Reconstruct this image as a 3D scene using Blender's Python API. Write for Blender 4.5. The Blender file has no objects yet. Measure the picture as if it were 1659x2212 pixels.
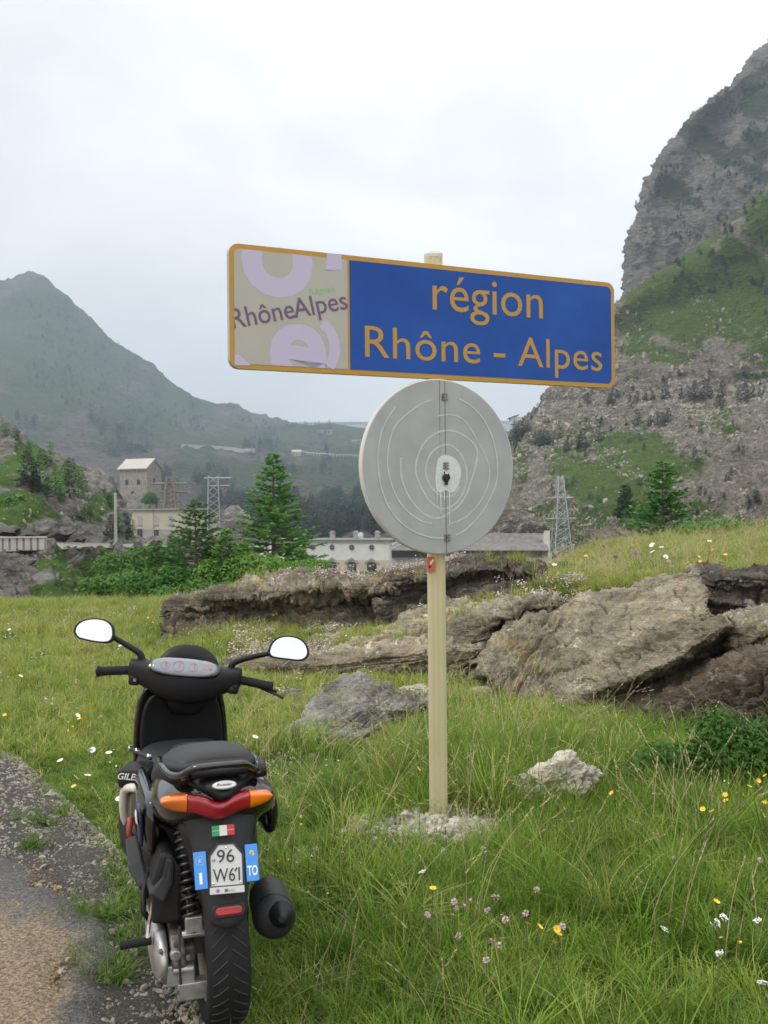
import bpy, bmesh, math, random
import numpy as np
from mathutils import Vector, Matrix
from mathutils.bvhtree import BVHTree

SC = bpy.context.scene
COL = SC.collection
R = math.radians
random.seed(7)

# ------------------------------------------------------------------ camera
EYE = 1.55                    # eye height over the verge, metres
FPX = 2365.0                  # focal length for a picture 1659 x 2212
ROLL = R(0.53)
cd = bpy.data.cameras.new('camera')
cam = bpy.data.objects.new('camera', cd)
COL.objects.link(cam)
cd.sensor_fit = 'VERTICAL'
cd.sensor_height = 36.0
cd.lens = 36.0 * FPX / 2212.0
cd.clip_start = 0.05
cd.clip_end = 9000
cr, sr = math.cos(ROLL), math.sin(ROLL)
cam.matrix_world = Matrix(((cr, sr, 0, 0), (0, 0, -1, 0), (-sr, cr, 0, EYE), (0, 0, 0, 1)))
cd.dof.use_dof = True
cd.dof.focus_distance = 5.6
cd.dof.aperture_fstop = 9.0
SC.camera = cam
SC.render.resolution_x = 768
SC.render.resolution_y = 1024

# ------------------------------------------------------------------ sky, sun, exposure
SUN_EL, SUN_AZ = 48.0, -105.0     # azimuth from +Y (view direction), clockwise positive
W = bpy.data.worlds.new('World')
SC.world = W
W.use_nodes = True
wn, wl = W.node_tree.nodes, W.node_tree.links
wn.clear()
wo = wn.new('ShaderNodeOutputWorld')
sky = wn.new('ShaderNodeTexSky')
sky.sky_type = 'NISHITA'
sky.sun_disc = False
sky.sun_elevation = R(SUN_EL)
sky.sun_rotation = R(SUN_AZ)
sky.altitude = 1900
sky.dust_density = 2.0
bg_sky = wn.new('ShaderNodeBackground')
bg_sky.inputs['Strength'].default_value = 0.12
wl.new(sky.outputs[0], bg_sky.inputs['Color'])
# the cloud deck: pale grey to white, broad soft shapes
tc = wn.new('ShaderNodeTexCoord')
mp = wn.new('ShaderNodeMapping')
mp.inputs['Scale'].default_value = (1.0, 1.0, 2.2)
mp.inputs['Location'].default_value = (0.35, 0.1, 0.75)
wl.new(tc.outputs['Generated'], mp.inputs['Vector'])
n1 = wn.new('ShaderNodeTexNoise')
n1.inputs['Scale'].default_value = 2.6
n1.inputs['Detail'].default_value = 7
n1.inputs['Roughness'].default_value = 0.5
n1.inputs['Distortion'].default_value = 0.35
wl.new(mp.outputs[0], n1.inputs['Vector'])
cramp = wn.new('ShaderNodeValToRGB')
e = cramp.color_ramp.elements
e[0].position, e[0].color = 0.36, (1.02, 1.005, 1.01, 1)
e[1].position, e[1].color = 0.62, (1.45, 1.435, 1.42, 1)
m = cramp.color_ramp.elements.new(0.49)
m.color = (1.20, 1.18, 1.175, 1)
wl.new(n1.outputs['Fac'], cramp.inputs['Fac'])
bg_cloud = wn.new('ShaderNodeBackground')
wl.new(cramp.outputs['Color'], bg_cloud.inputs['Color'])
# an overcast deck is brighter overhead than at the horizon
sep = wn.new('ShaderNodeSeparateXYZ')
wl.new(tc.outputs['Generated'], sep.inputs[0])
mr = wn.new('ShaderNodeMapRange')
mr.inputs['From Min'].default_value = 0.38
mr.inputs['From Max'].default_value = 1.0
mr.inputs['To Min'].default_value = 1.0
mr.inputs['To Max'].default_value = 2.1
wl.new(sep.outputs['Z'], mr.inputs['Value'])
wl.new(mr.outputs[0], bg_cloud.inputs['Strength'])
n2 = wn.new('ShaderNodeTexNoise')
n2.inputs['Scale'].default_value = 3.1
n2.inputs['Detail'].default_value = 5
wl.new(mp.outputs[0], n2.inputs['Vector'])
cover = wn.new('ShaderNodeMapRange')
cover.inputs['From Min'].default_value = 0.30
cover.inputs['From Max'].default_value = 0.42
cover.inputs['To Min'].default_value = 0.90
cover.inputs['To Max'].default_value = 1.0
wl.new(n2.outputs['Fac'], cover.inputs['Value'])
wmix = wn.new('ShaderNodeMixShader')
wl.new(cover.outputs[0], wmix.inputs[0])
wl.new(bg_sky.outputs[0], wmix.inputs[1])
wl.new(bg_cloud.outputs[0], wmix.inputs[2])
wl.new(wmix.outputs[0], wo.inputs['Surface'])

sd = bpy.data.lights.new('sun', 'SUN')
sd.energy = 1.5
sd.angle = R(11)
sd.color = (1.0, 0.95, 0.87)
sun = bpy.data.objects.new('sun', sd)
COL.objects.link(sun)
az, el = R(SUN_AZ), R(SUN_EL)
to_sun = Vector((math.sin(az) * math.cos(el), math.cos(az) * math.cos(el), math.sin(el)))
sun.rotation_euler = to_sun.to_track_quat('Z', 'Y').to_euler()
sun.location = (0, 0, 60)

vs = SC.view_settings
vs.view_transform = 'Standard'
vs.look = 'None'
vs.exposure = 0.0
vs.gamma = 1.0
vs.use_curve_mapping = False
SC.cycles.max_bounces = 6
SC.cycles.diffuse_bounces = 3
SC.cycles.glossy_bounces = 3
SC.cycles.transmission_bounces = 3
SC.cycles.transparent_max_bounces = 8
SC.cycles.volume_bounces = 0
SC.cycles.use_denoising = True
SC.cycles.sample_clamp_indirect = 6

# ------------------------------------------------------------------ helpers
def P(u, v, Y):
    """the point at distance Y whose sight line passes (u, v) of a 1659 x 2212 picture"""
    a, b = (u - 829.5) / FPX, (1106.0 - v) / FPX
    return ((a * cr + b * sr) * Y, Y, EYE + (-a * sr + b * cr) * Y)

def tag(o, label=None, cat=None, group=None, kind=None):
    if label: o['label'] = label
    if cat: o['category'] = cat
    if group: o['group'] = group
    if kind: o['kind'] = kind
    return o

def empty(name, loc=(0, 0, 0), rot=(0, 0, 0), parent=None):
    o = bpy.data.objects.new(name, None)
    o.empty_display_size = 0.1
    COL.objects.link(o)
    o.location = loc
    o.rotation_euler = rot
    o.parent = parent
    return o

def mk(name, verts, faces, mat=None, parent=None, smooth=False, link=True):
    me = bpy.data.meshes.new(name)
    me.from_pydata([tuple(map(float, v)) for v in verts], [], [tuple(map(int, f)) for f in faces])
    if smooth:
        me.polygons.foreach_set('use_smooth', [True] * len(me.polygons))
    me.update()
    o = bpy.data.objects.new(name, me)
    if mat: me.materials.append(mat)
    if link: COL.objects.link(o)
    if parent: o.parent = parent
    return o

def inst(name, me, parent=None, loc=(0, 0, 0), rot=(0, 0, 0), sc=(1, 1, 1)):
    o = bpy.data.objects.new(name, me)
    COL.objects.link(o)
    o.parent = parent
    o.location, o.rotation_euler, o.scale = loc, rot, sc
    return o

def copy_tree(o, parent=None):
    c = o.copy()
    COL.objects.link(c)
    c.parent = parent
    for ch in list(o.children):
        copy_tree(ch, c)
    return c

class MB:
    """collects simple shapes into one mesh"""
    def __init__(s): s.v, s.f = [], []
    def add(s, v, f):
        n = len(s.v)
        s.v += [tuple(map(float, p)) for p in v]
        s.f += [tuple(int(i) + n for i in q) for q in f]
        return s
    def box(s, c, d, rot=None):
        x, y, z = d[0] / 2, d[1] / 2, d[2] / 2
        vs_ = [Vector(p) for p in ((-x, -y, -z), (x, -y, -z), (x, y, -z), (-x, y, -z), (-x, -y, z), (x, -y, z), (x, y, z), (-x, y, z))]
        if rot is not None:
            vs_ = [rot @ p for p in vs_]
        return s.add([p + Vector(c) for p in vs_], ((0, 3, 2, 1), (4, 5, 6, 7), (0, 1, 5, 4), (1, 2, 6, 5), (2, 3, 7, 6), (3, 0, 4, 7)))
    def hexa(s, p):
        return s.add(p, ((0, 3, 2, 1), (4, 5, 6, 7), (0, 1, 5, 4), (1, 2, 6, 5), (2, 3, 7, 6), (3, 0, 4, 7)))
    def tube(s, pts, r, n=8, cap=True):
        pts = [Vector(p) for p in pts]
        rs = r if hasattr(r, '__len__') else [r] * len(pts)
        rings = []
        up = None
        for i, p in enumerate(pts):
            d = (pts[min(i + 1, len(pts) - 1)] - pts[max(i - 1, 0)]).normalized()
            if up is None:
                up = Vector((0, 0, 1)) if abs(d.z) < .9 else Vector((1, 0, 0))
            a = d.cross(up).normalized()
            b = a.cross(d).normalized()
            up = b
            rings.append([p + (a * math.cos(t) + b * math.sin(t)) * rs[i] for t in (2 * math.pi * k / n for k in range(n))])
        return s.loft(rings, cap)
    def loft(s, rings, cap=True, closed=True):
        n = len(rings[0])
        v = [p for rg in rings for p in rg]
        f = []
        for i in range(len(rings) - 1):
            for k in range(n if closed else n - 1):
                k2 = (k + 1) % n
                f.append((i * n + k, i * n + k2, (i + 1) * n + k2, (i + 1) * n + k))
        if cap:
            f.append(tuple(range(n - 1, -1, -1)))
            f.append(tuple((len(rings) - 1) * n + k for k in range(n)))
        return s.add(v, f)
    def lathe(s, prof, c=(0, 0, 0), axis='z', n=24, cap=True):
        rings = []
        for (r, h) in prof:
            rg = []
            for k in range(n):
                t = 2 * math.pi * k / n
                a, b = r * math.cos(t), r * math.sin(t)
                q = {'z': (a, b, h), 'y': (a, h, b), 'x': (h, a, b)}[axis]
                rg.append((q[0] + c[0], q[1] + c[1], q[2] + c[2]))
            rings.append(rg)
        return s.loft(rings, cap)
    def build(s, name, mat=None, parent=None, smooth=False, bevel=0, sub=0):
        o = mk(name, s.v, s.f, mat, parent, smooth)
        fix_normals(o.data)
        if bevel:
            b = o.modifiers.new('bevel', 'BEVEL'); b.width = bevel; b.segments = 2; b.limit_method = 'ANGLE'; b.angle_limit = R(35)
        if sub:
            q = o.modifiers.new('subdivision', 'SUBSURF'); q.levels = q.render_levels = sub
        return o

def fix_normals(me):
    bm = bmesh.new(); bm.from_mesh(me)
    bmesh.ops.recalc_face_normals(bm, faces=bm.faces)
    bm.to_mesh(me); bm.free()

# ------------------------------------------------------------------ vector noise
_rs = np.random.RandomState(11)
_perm = np.concatenate([_rs.permutation(256)] * 3)
_g = _rs.normal(size=(256, 3)); _g /= np.linalg.norm(_g, axis=1)[:, None]
def noise3(p):
    p = np.asarray(p, float)
    i = np.floor(p).astype(int); f = p - i; i &= 255
    w = f * f * f * (f * (f * 6 - 15) + 10)
    out = np.zeros(len(p))
    for a in (0, 1):
        wa = w[:, 0] if a else 1 - w[:, 0]
        for b in (0, 1):
            wb = w[:, 1] if b else 1 - w[:, 1]
            for c in (0, 1):
                wc = w[:, 2] if c else 1 - w[:, 2]
                h = _perm[_perm[_perm[(i[:, 0] + a) & 255] + ((i[:, 1] + b) & 255)] + ((i[:, 2] + c) & 255)]
                g = _g[h]
                out += wa * wb * wc * (g[:, 0] * (f[:, 0] - a) + g[:, 1] * (f[:, 1] - b) + g[:, 2] * (f[:, 2] - c))
    return out * 1.5
def fbm(p, octaves=4, gain=.5, ridged=False):
    p = np.asarray(p, float); s = np.zeros(len(p)); a = 1.
    for k in range(octaves):
        n = noise3(p * 2.0 ** k + 17.3 * k)
        s += a * ((1 - 2 * np.abs(n)) - .5 if ridged else n)
        a *= gain
    return s
def sstep(a, b, x):
    t = np.clip((x - a) / (b - a), 0, 1)
    return t * t * (3 - 2 * t)

def catmull(pts, m):
    """resample the first axis of pts (k, ...) to m samples through a Catmull-Rom curve"""
    pts = np.asarray(pts, float); k = len(pts)
    t = np.linspace(0, k - 1, m); i = np.clip(np.floor(t).astype(int), 0, k - 2); f = (t - i).reshape((-1,) + (1,) * (pts.ndim - 1))
    g = lambda j: pts[np.clip(j, 0, k - 1)]
    p0, p1, p2, p3 = g(i - 1), g(i), g(i + 1), g(i + 2)
    return .5 * ((2 * p1) + (-p0 + p2) * f + (2 * p0 - 5 * p1 + 4 * p2 - p3) * f * f + (-p0 + 3 * p1 - 3 * p2 + p3) * f ** 3)

def row(pts, m):
    """one row of (u, v, Y) points, to m world points spread evenly along the row"""
    w = np.array([P(*p) for p in pts])
    q = np.array([[p[0], p[1], p[2]] for p in pts], float)
    d = np.concatenate([[0], np.cumsum(np.hypot(*(np.diff(q[:, :2], axis=0).T)) + 1e-6)]); d /= d[-1]
    fine = catmull(w, 40 * len(w))
    ti = np.interp(np.linspace(0, len(w) - 1, 40 * len(w)), np.arange(len(w)), d)
    s = np.linspace(0, 1, m)
    return np.stack([np.interp(s, ti, fine[:, c]) for c in range(3)], 1)

def grid_normals(G):
    du = np.gradient(G, axis=1); dv = np.gradient(G, axis=0)
    n = np.cross(du, dv); l = np.linalg.norm(n, axis=2, keepdims=True); l[l == 0] = 1
    return n / l

def grid_mesh(name, G, mat, parent=None, attrs=None, smooth=False, flip=False):
    a, b = G.shape[:2]
    me = bpy.data.meshes.new(name)
    me.vertices.add(a * b)
    me.vertices.foreach_set('co', G.reshape(-1).astype(np.float32))
    i = np.arange(a * b).reshape(a, b)
    q = np.stack([i[:-1, :-1], i[1:, :-1], i[1:, 1:], i[:-1, 1:]], -1).reshape(-1, 4)
    if flip: q = q[:, ::-1]
    me.loops.add(q.size); me.polygons.add(len(q))
    me.loops.foreach_set('vertex_index', q.reshape(-1).astype(np.int32))
    me.polygons.foreach_set('loop_start', (np.arange(len(q)) * 4).astype(np.int32))
    me.update(calc_edges=True)
    if smooth: me.polygons.foreach_set('use_smooth', np.ones(len(q), bool))
    for k, val in (attrs or {}).items():
        at = me.attributes.new(k, 'FLOAT', 'POINT')
        at.data.foreach_set('value', val.reshape(-1).astype(np.float32))
    if mat: me.materials.append(mat)
    me.validate()
    o = bpy.data.objects.new(name, me); COL.objects.link(o)
    if parent: o.parent = parent
    return o

def to_uv(p):
    """world points (n,3) back to the 1659 x 2212 picture"""
    a = p[:, 0] / np.maximum(p[:, 1], .01); b = (p[:, 2] - EYE) / np.maximum(p[:, 1], .01)
    x = a * cr - b * sr; y = a * sr + b * cr
    return 829.5 + x * FPX, 1106 - y * FPX

def blobs(p, items, rough=.35, scale=.05, soft=.25):
    """a patchy mask: union of ellipses (u, v, ru, rv, angle) with a ragged rim"""
    u, v = to_uv(p); out = np.full(len(p), -9.)
    for (cu, cv, ru, rv, an) in items:
        c, s = math.cos(R(an)), math.sin(R(an)); x, y = u - cu, v - cv
        d = 1 - np.hypot((x * c - y * s) / ru, (x * s + y * c) / rv)
        out = np.maximum(out, d)
    out += rough * fbm(p * scale, 4)
    return sstep(-soft, soft, out)

# ------------------------------------------------------------------ materials
def newmat(name):
    m = bpy.data.materials.new(name); m.use_nodes = True
    nt = m.node_tree
    return m, nt.nodes, nt.links, nt.nodes['Principled BSDF']

def plain(name, col, rough=.5, metal=0., spec=.5, coat=0., noise=0., nscale=30., bump=0., trans=0.):
    m, N, L, b = newmat(name)
    b.inputs['Base Color'].default_value = (*col, 1)
    b.inputs['Roughness'].default_value = rough
    b.inputs['Metallic'].default_value = metal
    b.inputs['Specular IOR Level'].default_value = spec
    b.inputs['Coat Weight'].default_value = coat
    if noise or bump:
        t = N.new('ShaderNodeTexCoord'); n = N.new('ShaderNodeTexNoise')
        n.inputs['Scale'].default_value = nscale; n.inputs['Detail'].default_value = 5
        L.new(t.outputs['Object'], n.inputs['Vector'])
        if noise:
            r = N.new('ShaderNodeValToRGB')
            r.color_ramp.elements[0].position = .3; r.color_ramp.elements[1].position = .7
            r.color_ramp.elements[0].color = (*[c * (1 - noise) for c in col], 1)
            r.color_ramp.elements[1].color = (*[min(1, c * (1 + noise)) for c in col], 1)
            L.new(n.outputs['Fac'], r.inputs['Fac']); L.new(r.outputs['Color'], b.inputs['Base Color'])
            q = N.new('ShaderNodeMapRange'); q.inputs['To Min'].default_value = max(0, rough - .1); q.inputs['To Max'].default_value = min(1, rough + .15)
            L.new(n.outputs['Fac'], q.inputs['Value']); L.new(q.outputs[0], b.inputs['Roughness'])
        if bump:
            bp = N.new('ShaderNodeBump'); bp.inputs['Strength'].default_value = bump; bp.inputs['Distance'].default_value = .01
            L.new(n.outputs['Fac'], bp.inputs['Height']); L.new(bp.outputs[0], b.inputs['Normal'])
    return m

def tex(N, L, kind, scale, vec=None, detail=5., rough=.55, dist=0.):
    n = N.new('ShaderNodeTex' + kind)
    n.inputs['Scale'].default_value = scale
    if 'Detail' in n.inputs: n.inputs['Detail'].default_value = detail
    if 'Roughness' in n.inputs: n.inputs['Roughness'].default_value = rough
    if 'Distortion' in n.inputs: n.inputs['Distortion'].default_value = dist
    if vec is not None: L.new(vec, n.inputs['Vector'])
    return n

def ramp(N, L, fac, stops, interp='LINEAR'):
    r = N.new('ShaderNodeValToRGB'); cr_ = r.color_ramp; cr_.interpolation = interp
    while len(cr_.elements) > 1: cr_.elements.remove(cr_.elements[-1])
    cr_.elements[0].position = stops[0][0]; cr_.elements[0].color = (*stops[0][1], 1)
    for p, c in stops[1:]:
        e_ = cr_.elements.new(p); e_.color = (*c, 1)
    L.new(fac, r.inputs['Fac'])
    return r.outputs['Color']

def mixc(N, L, fac, a, b, mode='MIX'):
    m = N.new('ShaderNodeMix'); m.data_type = 'RGBA'; m.blend_type = mode
    for idx, val in ((0, fac), (6, a), (7, b)):
        if hasattr(val, 'links'): L.new(val, m.inputs[idx])
        elif idx == 0: m.inputs[0].default_value = val
        else: m.inputs[idx].default_value = (*val, 1)
    return m.outputs[2]

def mth(N, L, op, a, b=None, c=None):
    m = N.new('ShaderNodeMath'); m.operation = op
    for i, val in enumerate((a, b, c)):
        if val is None: continue
        if hasattr(val, 'links'): L.new(val, m.inputs[i])
        else: m.inputs[i].default_value = val
    return m.outputs[0]

def attr(N, name, kind='GEOMETRY'):
    a = N.new('ShaderNodeAttribute'); a.attribute_type = kind; a.attribute_name = name
    return a.outputs['Fac']

def worldpos(N, L, rot=(0, 0, 0), scale=(1, 1, 1)):
    g = N.new('ShaderNodeNewGeometry'); mp_ = N.new('ShaderNodeMapping')
    mp_.inputs['Rotation'].default_value = rot; mp_.inputs['Scale'].default_value = scale
    L.new(g.outputs['Position'], mp_.inputs['Vector'])
    return mp_.outputs[0]

def bump(N, L, b, h, strength, dist):
    n = N.new('ShaderNodeBump'); n.inputs['Strength'].default_value = strength; n.inputs['Distance'].default_value = dist
    L.new(h, n.inputs['Height']); L.new(n.outputs[0], b.inputs['Normal'])
    return n

def rock_mat(name, base, dark, light, rot=(0, 0, 0), lichen=.5, scale=1., rust=.5):
    """layered schist: banding along the bedding, speckle, pale and orange lichen"""
    m, N, L, b = newmat(name)
    pos = worldpos(N, L, rot, (1, 1, 1)); band = worldpos(N, L, rot, (.8, .8, 9))
    n1_ = tex(N, L, 'Noise', 1.6 * scale, band, 8, .65, .4)
    n2_ = tex(N, L, 'Noise', 14 * scale, pos, 8, .7)
    n3_ = tex(N, L, 'Noise', 1.1 * scale, pos, 6, .6, .5)
    c = ramp(N, L, n1_.outputs['Fac'], [(.32, dark), (.46, base), (.58, base), (.72, light)])
    c = mixc(N, L, .5, c, ramp(N, L, n2_.outputs['Fac'], [(.32, tuple(x * .55 for x in dark)), (.5, base), (.7, light)]), 'MIX')
    c = mixc(N, L, ramp(N, L, n3_.outputs['Fac'], [(.42, (0, 0, 0)), (.62, (.7, .7, .7))]), c, tuple(x * .62 for x in base))
    sp = tex(N, L, 'Noise', 5.5 * scale, pos, 6, .75, .6)
    c = mixc(N, L, ramp(N, L, sp.outputs['Fac'], [(.58, (0, 0, 0)), (.62, (lichen, lichen, lichen))]), c, (.55, .53, .43))
    sp2 = tex(N, L, 'Noise', 3.3 * scale, worldpos(N, L, (1, 2, 3), (1, 1, 1)), 7, .7, .5)
    c = mixc(N, L, ramp(N, L, sp2.outputs['Fac'], [(.61, (0, 0, 0)), (.66, (rust, rust, rust))]), c, (.46, .20, .05))
    sp3 = tex(N, L, 'Noise', 2.3 * scale, worldpos(N, L, (3, 1, 2), (1, 1, 1)), 7, .7, .8)
    c = mixc(N, L, ramp(N, L, sp3.outputs['Fac'], [(.57, (0, 0, 0)), (.64, (lichen * .9,) * 3)]), c, (.38, .28, .08))
    big = tex(N, L, 'Noise', .55 * scale, worldpos(N, L, (2, 1, 1), (1, 1, 1.6)), 9, .68, .6)
    c = mixc(N, L, 1., c, ramp(N, L, big.outputs['Fac'], [(.34, (.48, .46, .44)), (.46, (1.0, .99, .97)), (.55, (1.35, 1.34, 1.30)), (.66, (1.75, 1.72, 1.62))]), 'MULTIPLY')
    vb = tex(N, L, 'Voronoi', 2.0 * scale, worldpos(N, L, rot, (.35, .35, 3.4))); vb.feature = 'DISTANCE_TO_EDGE'
    c = mixc(N, L, ramp(N, L, mth(N, L, 'ADD', vb.outputs['Distance'], mth(N, L, 'MULTIPLY', mth(N, L, 'SUBTRACT', n2_.outputs['Fac'], .5), .09)), [(.0, (.38, .38, .38)), (.018, (0, 0, 0))]), c, tuple(x * .35 for x in dark))
    L.new(c, b.inputs['Base Color']); b.inputs['Roughness'].default_value = .85
    b.inputs['Specular IOR Level'].default_value = .25
    h = mth(N, L, 'ADD', mth(N, L, 'MULTIPLY', n1_.outputs['Fac'], 1.6), n2_.outputs['Fac'])
    bump(N, L, b, h, 1., .05 / scale)
    return m

def terrain_mat(name, rock_a, rock_b, rock_c, grass_a, grass_b, s=1., veg='grass', strat=None, bd=1.):
    """mountain side: grass and rock split by the mesh's own cover attribute"""
    m, N, L, b = newmat(name)
    pos = worldpos(N, L)
    ps = worldpos(N, L, strat or (0, 0, 0), (1, 1, 3.5))
    r1 = tex(N, L, 'Noise', .09 * s, ps, 10, .72, .3)
    r2 = tex(N, L, 'Voronoi', .55 * s, ps)
    r3 = tex(N, L, 'Noise', .5 * s, ps, 8, .75)
    c = ramp(N, L, r1.outputs['Fac'], [(.3, rock_b), (.5, rock_a), (.68, rock_c)])
    c = mixc(N, L, .55, c, ramp(N, L, r3.outputs['Fac'], [(.35, tuple(x * .4 for x in rock_b)), (.5, rock_a), (.66, rock_c)]))
    g1 = tex(N, L, 'Noise', .06 * s, pos, 8, .7)
    g2 = tex(N, L, 'Noise', .9 * s, pos, 8, .8)
    g = ramp(N, L, g1.outputs['Fac'], [(.35, grass_a), (.65, grass_b)])
    g = mixc(N, L, .6, g, ramp(N, L, g2.outputs['Fac'], [(.36, tuple(x * .45 for x in grass_a)), (.6, grass_b)]))
    r4 = tex(N, L, 'Noise', .13 * s, pos, 9, .75)
    f = mth(N, L, 'ADD', attr(N, veg), mth(N, L, 'MULTIPLY', mth(N, L, 'SUBTRACT', r3.outputs['Fac'], .5), 1.7))
    f = mth(N, L, 'ADD', f, mth(N, L, 'MULTIPLY', mth(N, L, 'SUBTRACT', r4.outputs['Fac'], .5), 2.2))
    mask = ramp(N, L, f, [(.38, (0, 0, 0)), (.64, (1, 1, 1))])
    L.new(mixc(N, L, mask, c, g), b.inputs['Base Color'])
    b.inputs['Roughness'].default_value = .95; b.inputs['Specular IOR Level'].default_value = .1
    h = mth(N, L, 'ADD', r3.outputs['Fac'], mth(N, L, 'MULTIPLY', r2.outputs['Distance'], .35))
    bump(N, L, b, h, 1., bd * 1.6 / s)
    return m

# ------------------------------------------------------------------ scatter (stuff)
_protos = {}
def proto_collection(name, objs):
    c = bpy.data.collections.new(name)
    for o in objs: c.objects.link(o)
    return c

def scatter(name, pts, rot, scl, protos, label=None):
    """one object whose points each carry one of the small prototype meshes"""
    pts = np.asarray(pts, np.float32)
    me = bpy.data.meshes.new(name)
    me.vertices.add(len(pts)); me.vertices.foreach_set('co', pts.reshape(-1))
    a = me.attributes.new('rot', 'FLOAT_VECTOR', 'POINT'); a.data.foreach_set('vector', np.asarray(rot, np.float32).reshape(-1))
    a = me.attributes.new('scl', 'FLOAT_VECTOR', 'POINT'); a.data.foreach_set('vector', np.asarray(scl, np.float32).reshape(-1))
    a = me.attributes.new('which', 'INT', 'POINT'); a.data.foreach_set('value', np.random.RandomState(len(pts)).randint(0, len(protos), len(pts)).astype(np.int32))
    o = bpy.data.objects.new(name, me); COL.objects.link(o)
    col = proto_collection(name + '_kinds', protos)
    ng = bpy.data.node_groups.new(name, 'GeometryNodeTree')
    ng.interface.new_socket('Geometry', in_out='INPUT', socket_type='NodeSocketGeometry')
    ng.interface.new_socket('Geometry', in_out='OUTPUT', socket_type='NodeSocketGeometry')
    N, L = ng.nodes, ng.links
    gi, go = N.new('NodeGroupInput'), N.new('NodeGroupOutput')
    m2p = N.new('GeometryNodeMeshToPoints')
    ci = N.new('GeometryNodeCollectionInfo'); ci.inputs['Collection'].default_value = col
    ci.inputs['Separate Children'].default_value = True; ci.inputs['Reset Children'].default_value = True
    ip = N.new('GeometryNodeInstanceOnPoints'); ip.inputs['Pick Instance'].default_value = True
    def na(n, t):
        x = N.new('GeometryNodeInputNamedAttribute'); x.data_type = t; x.inputs['Name'].default_value = n
        return x.outputs['Attribute']
    L.new(gi.outputs[0], m2p.inputs['Mesh']); L.new(m2p.outputs[0], ip.inputs['Points'])
    L.new(ci.outputs[0], ip.inputs['Instance']); L.new(na('which', 'INT'), ip.inputs['Instance Index'])
    e2r = N.new('FunctionNodeEulerToRotation'); L.new(na('rot', 'FLOAT_VECTOR'), e2r.inputs[0])
    L.new(e2r.outputs[0], ip.inputs['Rotation']); L.new(na('scl', 'FLOAT_VECTOR'), ip.inputs['Scale'])
    L.new(ip.outputs[0], go.inputs[0])
    md = o.modifiers.new('scatter', 'NODES'); md.node_group = ng
    o['kind'] = 'stuff'
    if label: o['label'] = label
    return o
# ================================================================== SETTING
BVHS = []
def reg(G):
    a, b = G.shape[:2]
    i = np.arange(a * b).reshape(a, b)
    q = np.stack([i[:-1, :-1], i[1:, :-1], i[1:, 1:], i[:-1, 1:]], -1).reshape(-1, 4)
    t = BVHTree.FromPolygons(G.reshape(-1, 3).tolist(), q.tolist())
    BVHS.append(t)
    return t

def sight(u, v, trees=None):
    """where the sight line through (u, v) meets the land"""
    o = Vector((0, 0, EYE)); d = (Vector(P(u, v, 100.)) - o).normalized(); best = None
    for t in (trees or BVHS):
        h = t.ray_cast(o, d)
        if h[0] is not None and (best is None or h[3] < best[1]): best = (h[0], h[3], h[1])
    return best

def sheet(name, rows, nu, nv, mat, amp=0., freq=.05, octv=5, ridged=False, amp2=0., freq2=.2, veg=None, back=True, register=True, vrough=.35, vscale=.05, kind='structure', label=None, fstretch=(1, 1, 1), layer=0., lstep=0., dip=0.):
    G = catmull(np.stack([row(r, nu) for r in rows]), nv)
    flat = G.reshape(-1, 3); n = grid_normals(G).reshape(-1, 3)
    flip = np.mean((n * (flat - np.array([0, 0, EYE]))).sum(1)) > 0
    if flip: n = -n
    m = veg(flat) if veg is not None else np.zeros(len(flat))
    st = np.array(fstretch)
    d = amp * fbm(flat * freq * st, octv, .55, ridged) + amp2 * fbm(flat * freq2 * st + 31, 4, .6, True) * (1 - .75 * m)
    if layer:
        q = (flat @ np.array([-math.sin(R(dip)), .15, math.cos(R(dip))]) + layer * 1.2 * fbm(flat * .25 / layer, 3)) / layer
        k = np.floor(q); fr = q - k
        hs = lambda kk: noise3(np.stack([kk * 7.31, flat[:, 0] * .12 / layer + kk * 3.7, flat[:, 1] * .1 / layer], 1)) * 1.6
        w = sstep(.75, 1., fr); d = d + lstep * (hs(k) * (1 - w) + hs(k + 1) * w - .5 * np.exp(-((fr - .88) / .1) ** 2)) * (1 - .85 * m)
    G = (flat + n * d[:, None]).reshape(G.shape)
    o = grid_mesh(name, G, mat, attrs={'grass': m}, flip=not flip)
    if register: reg(G)
    if kind: o['kind'] = kind
    return o, G

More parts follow.
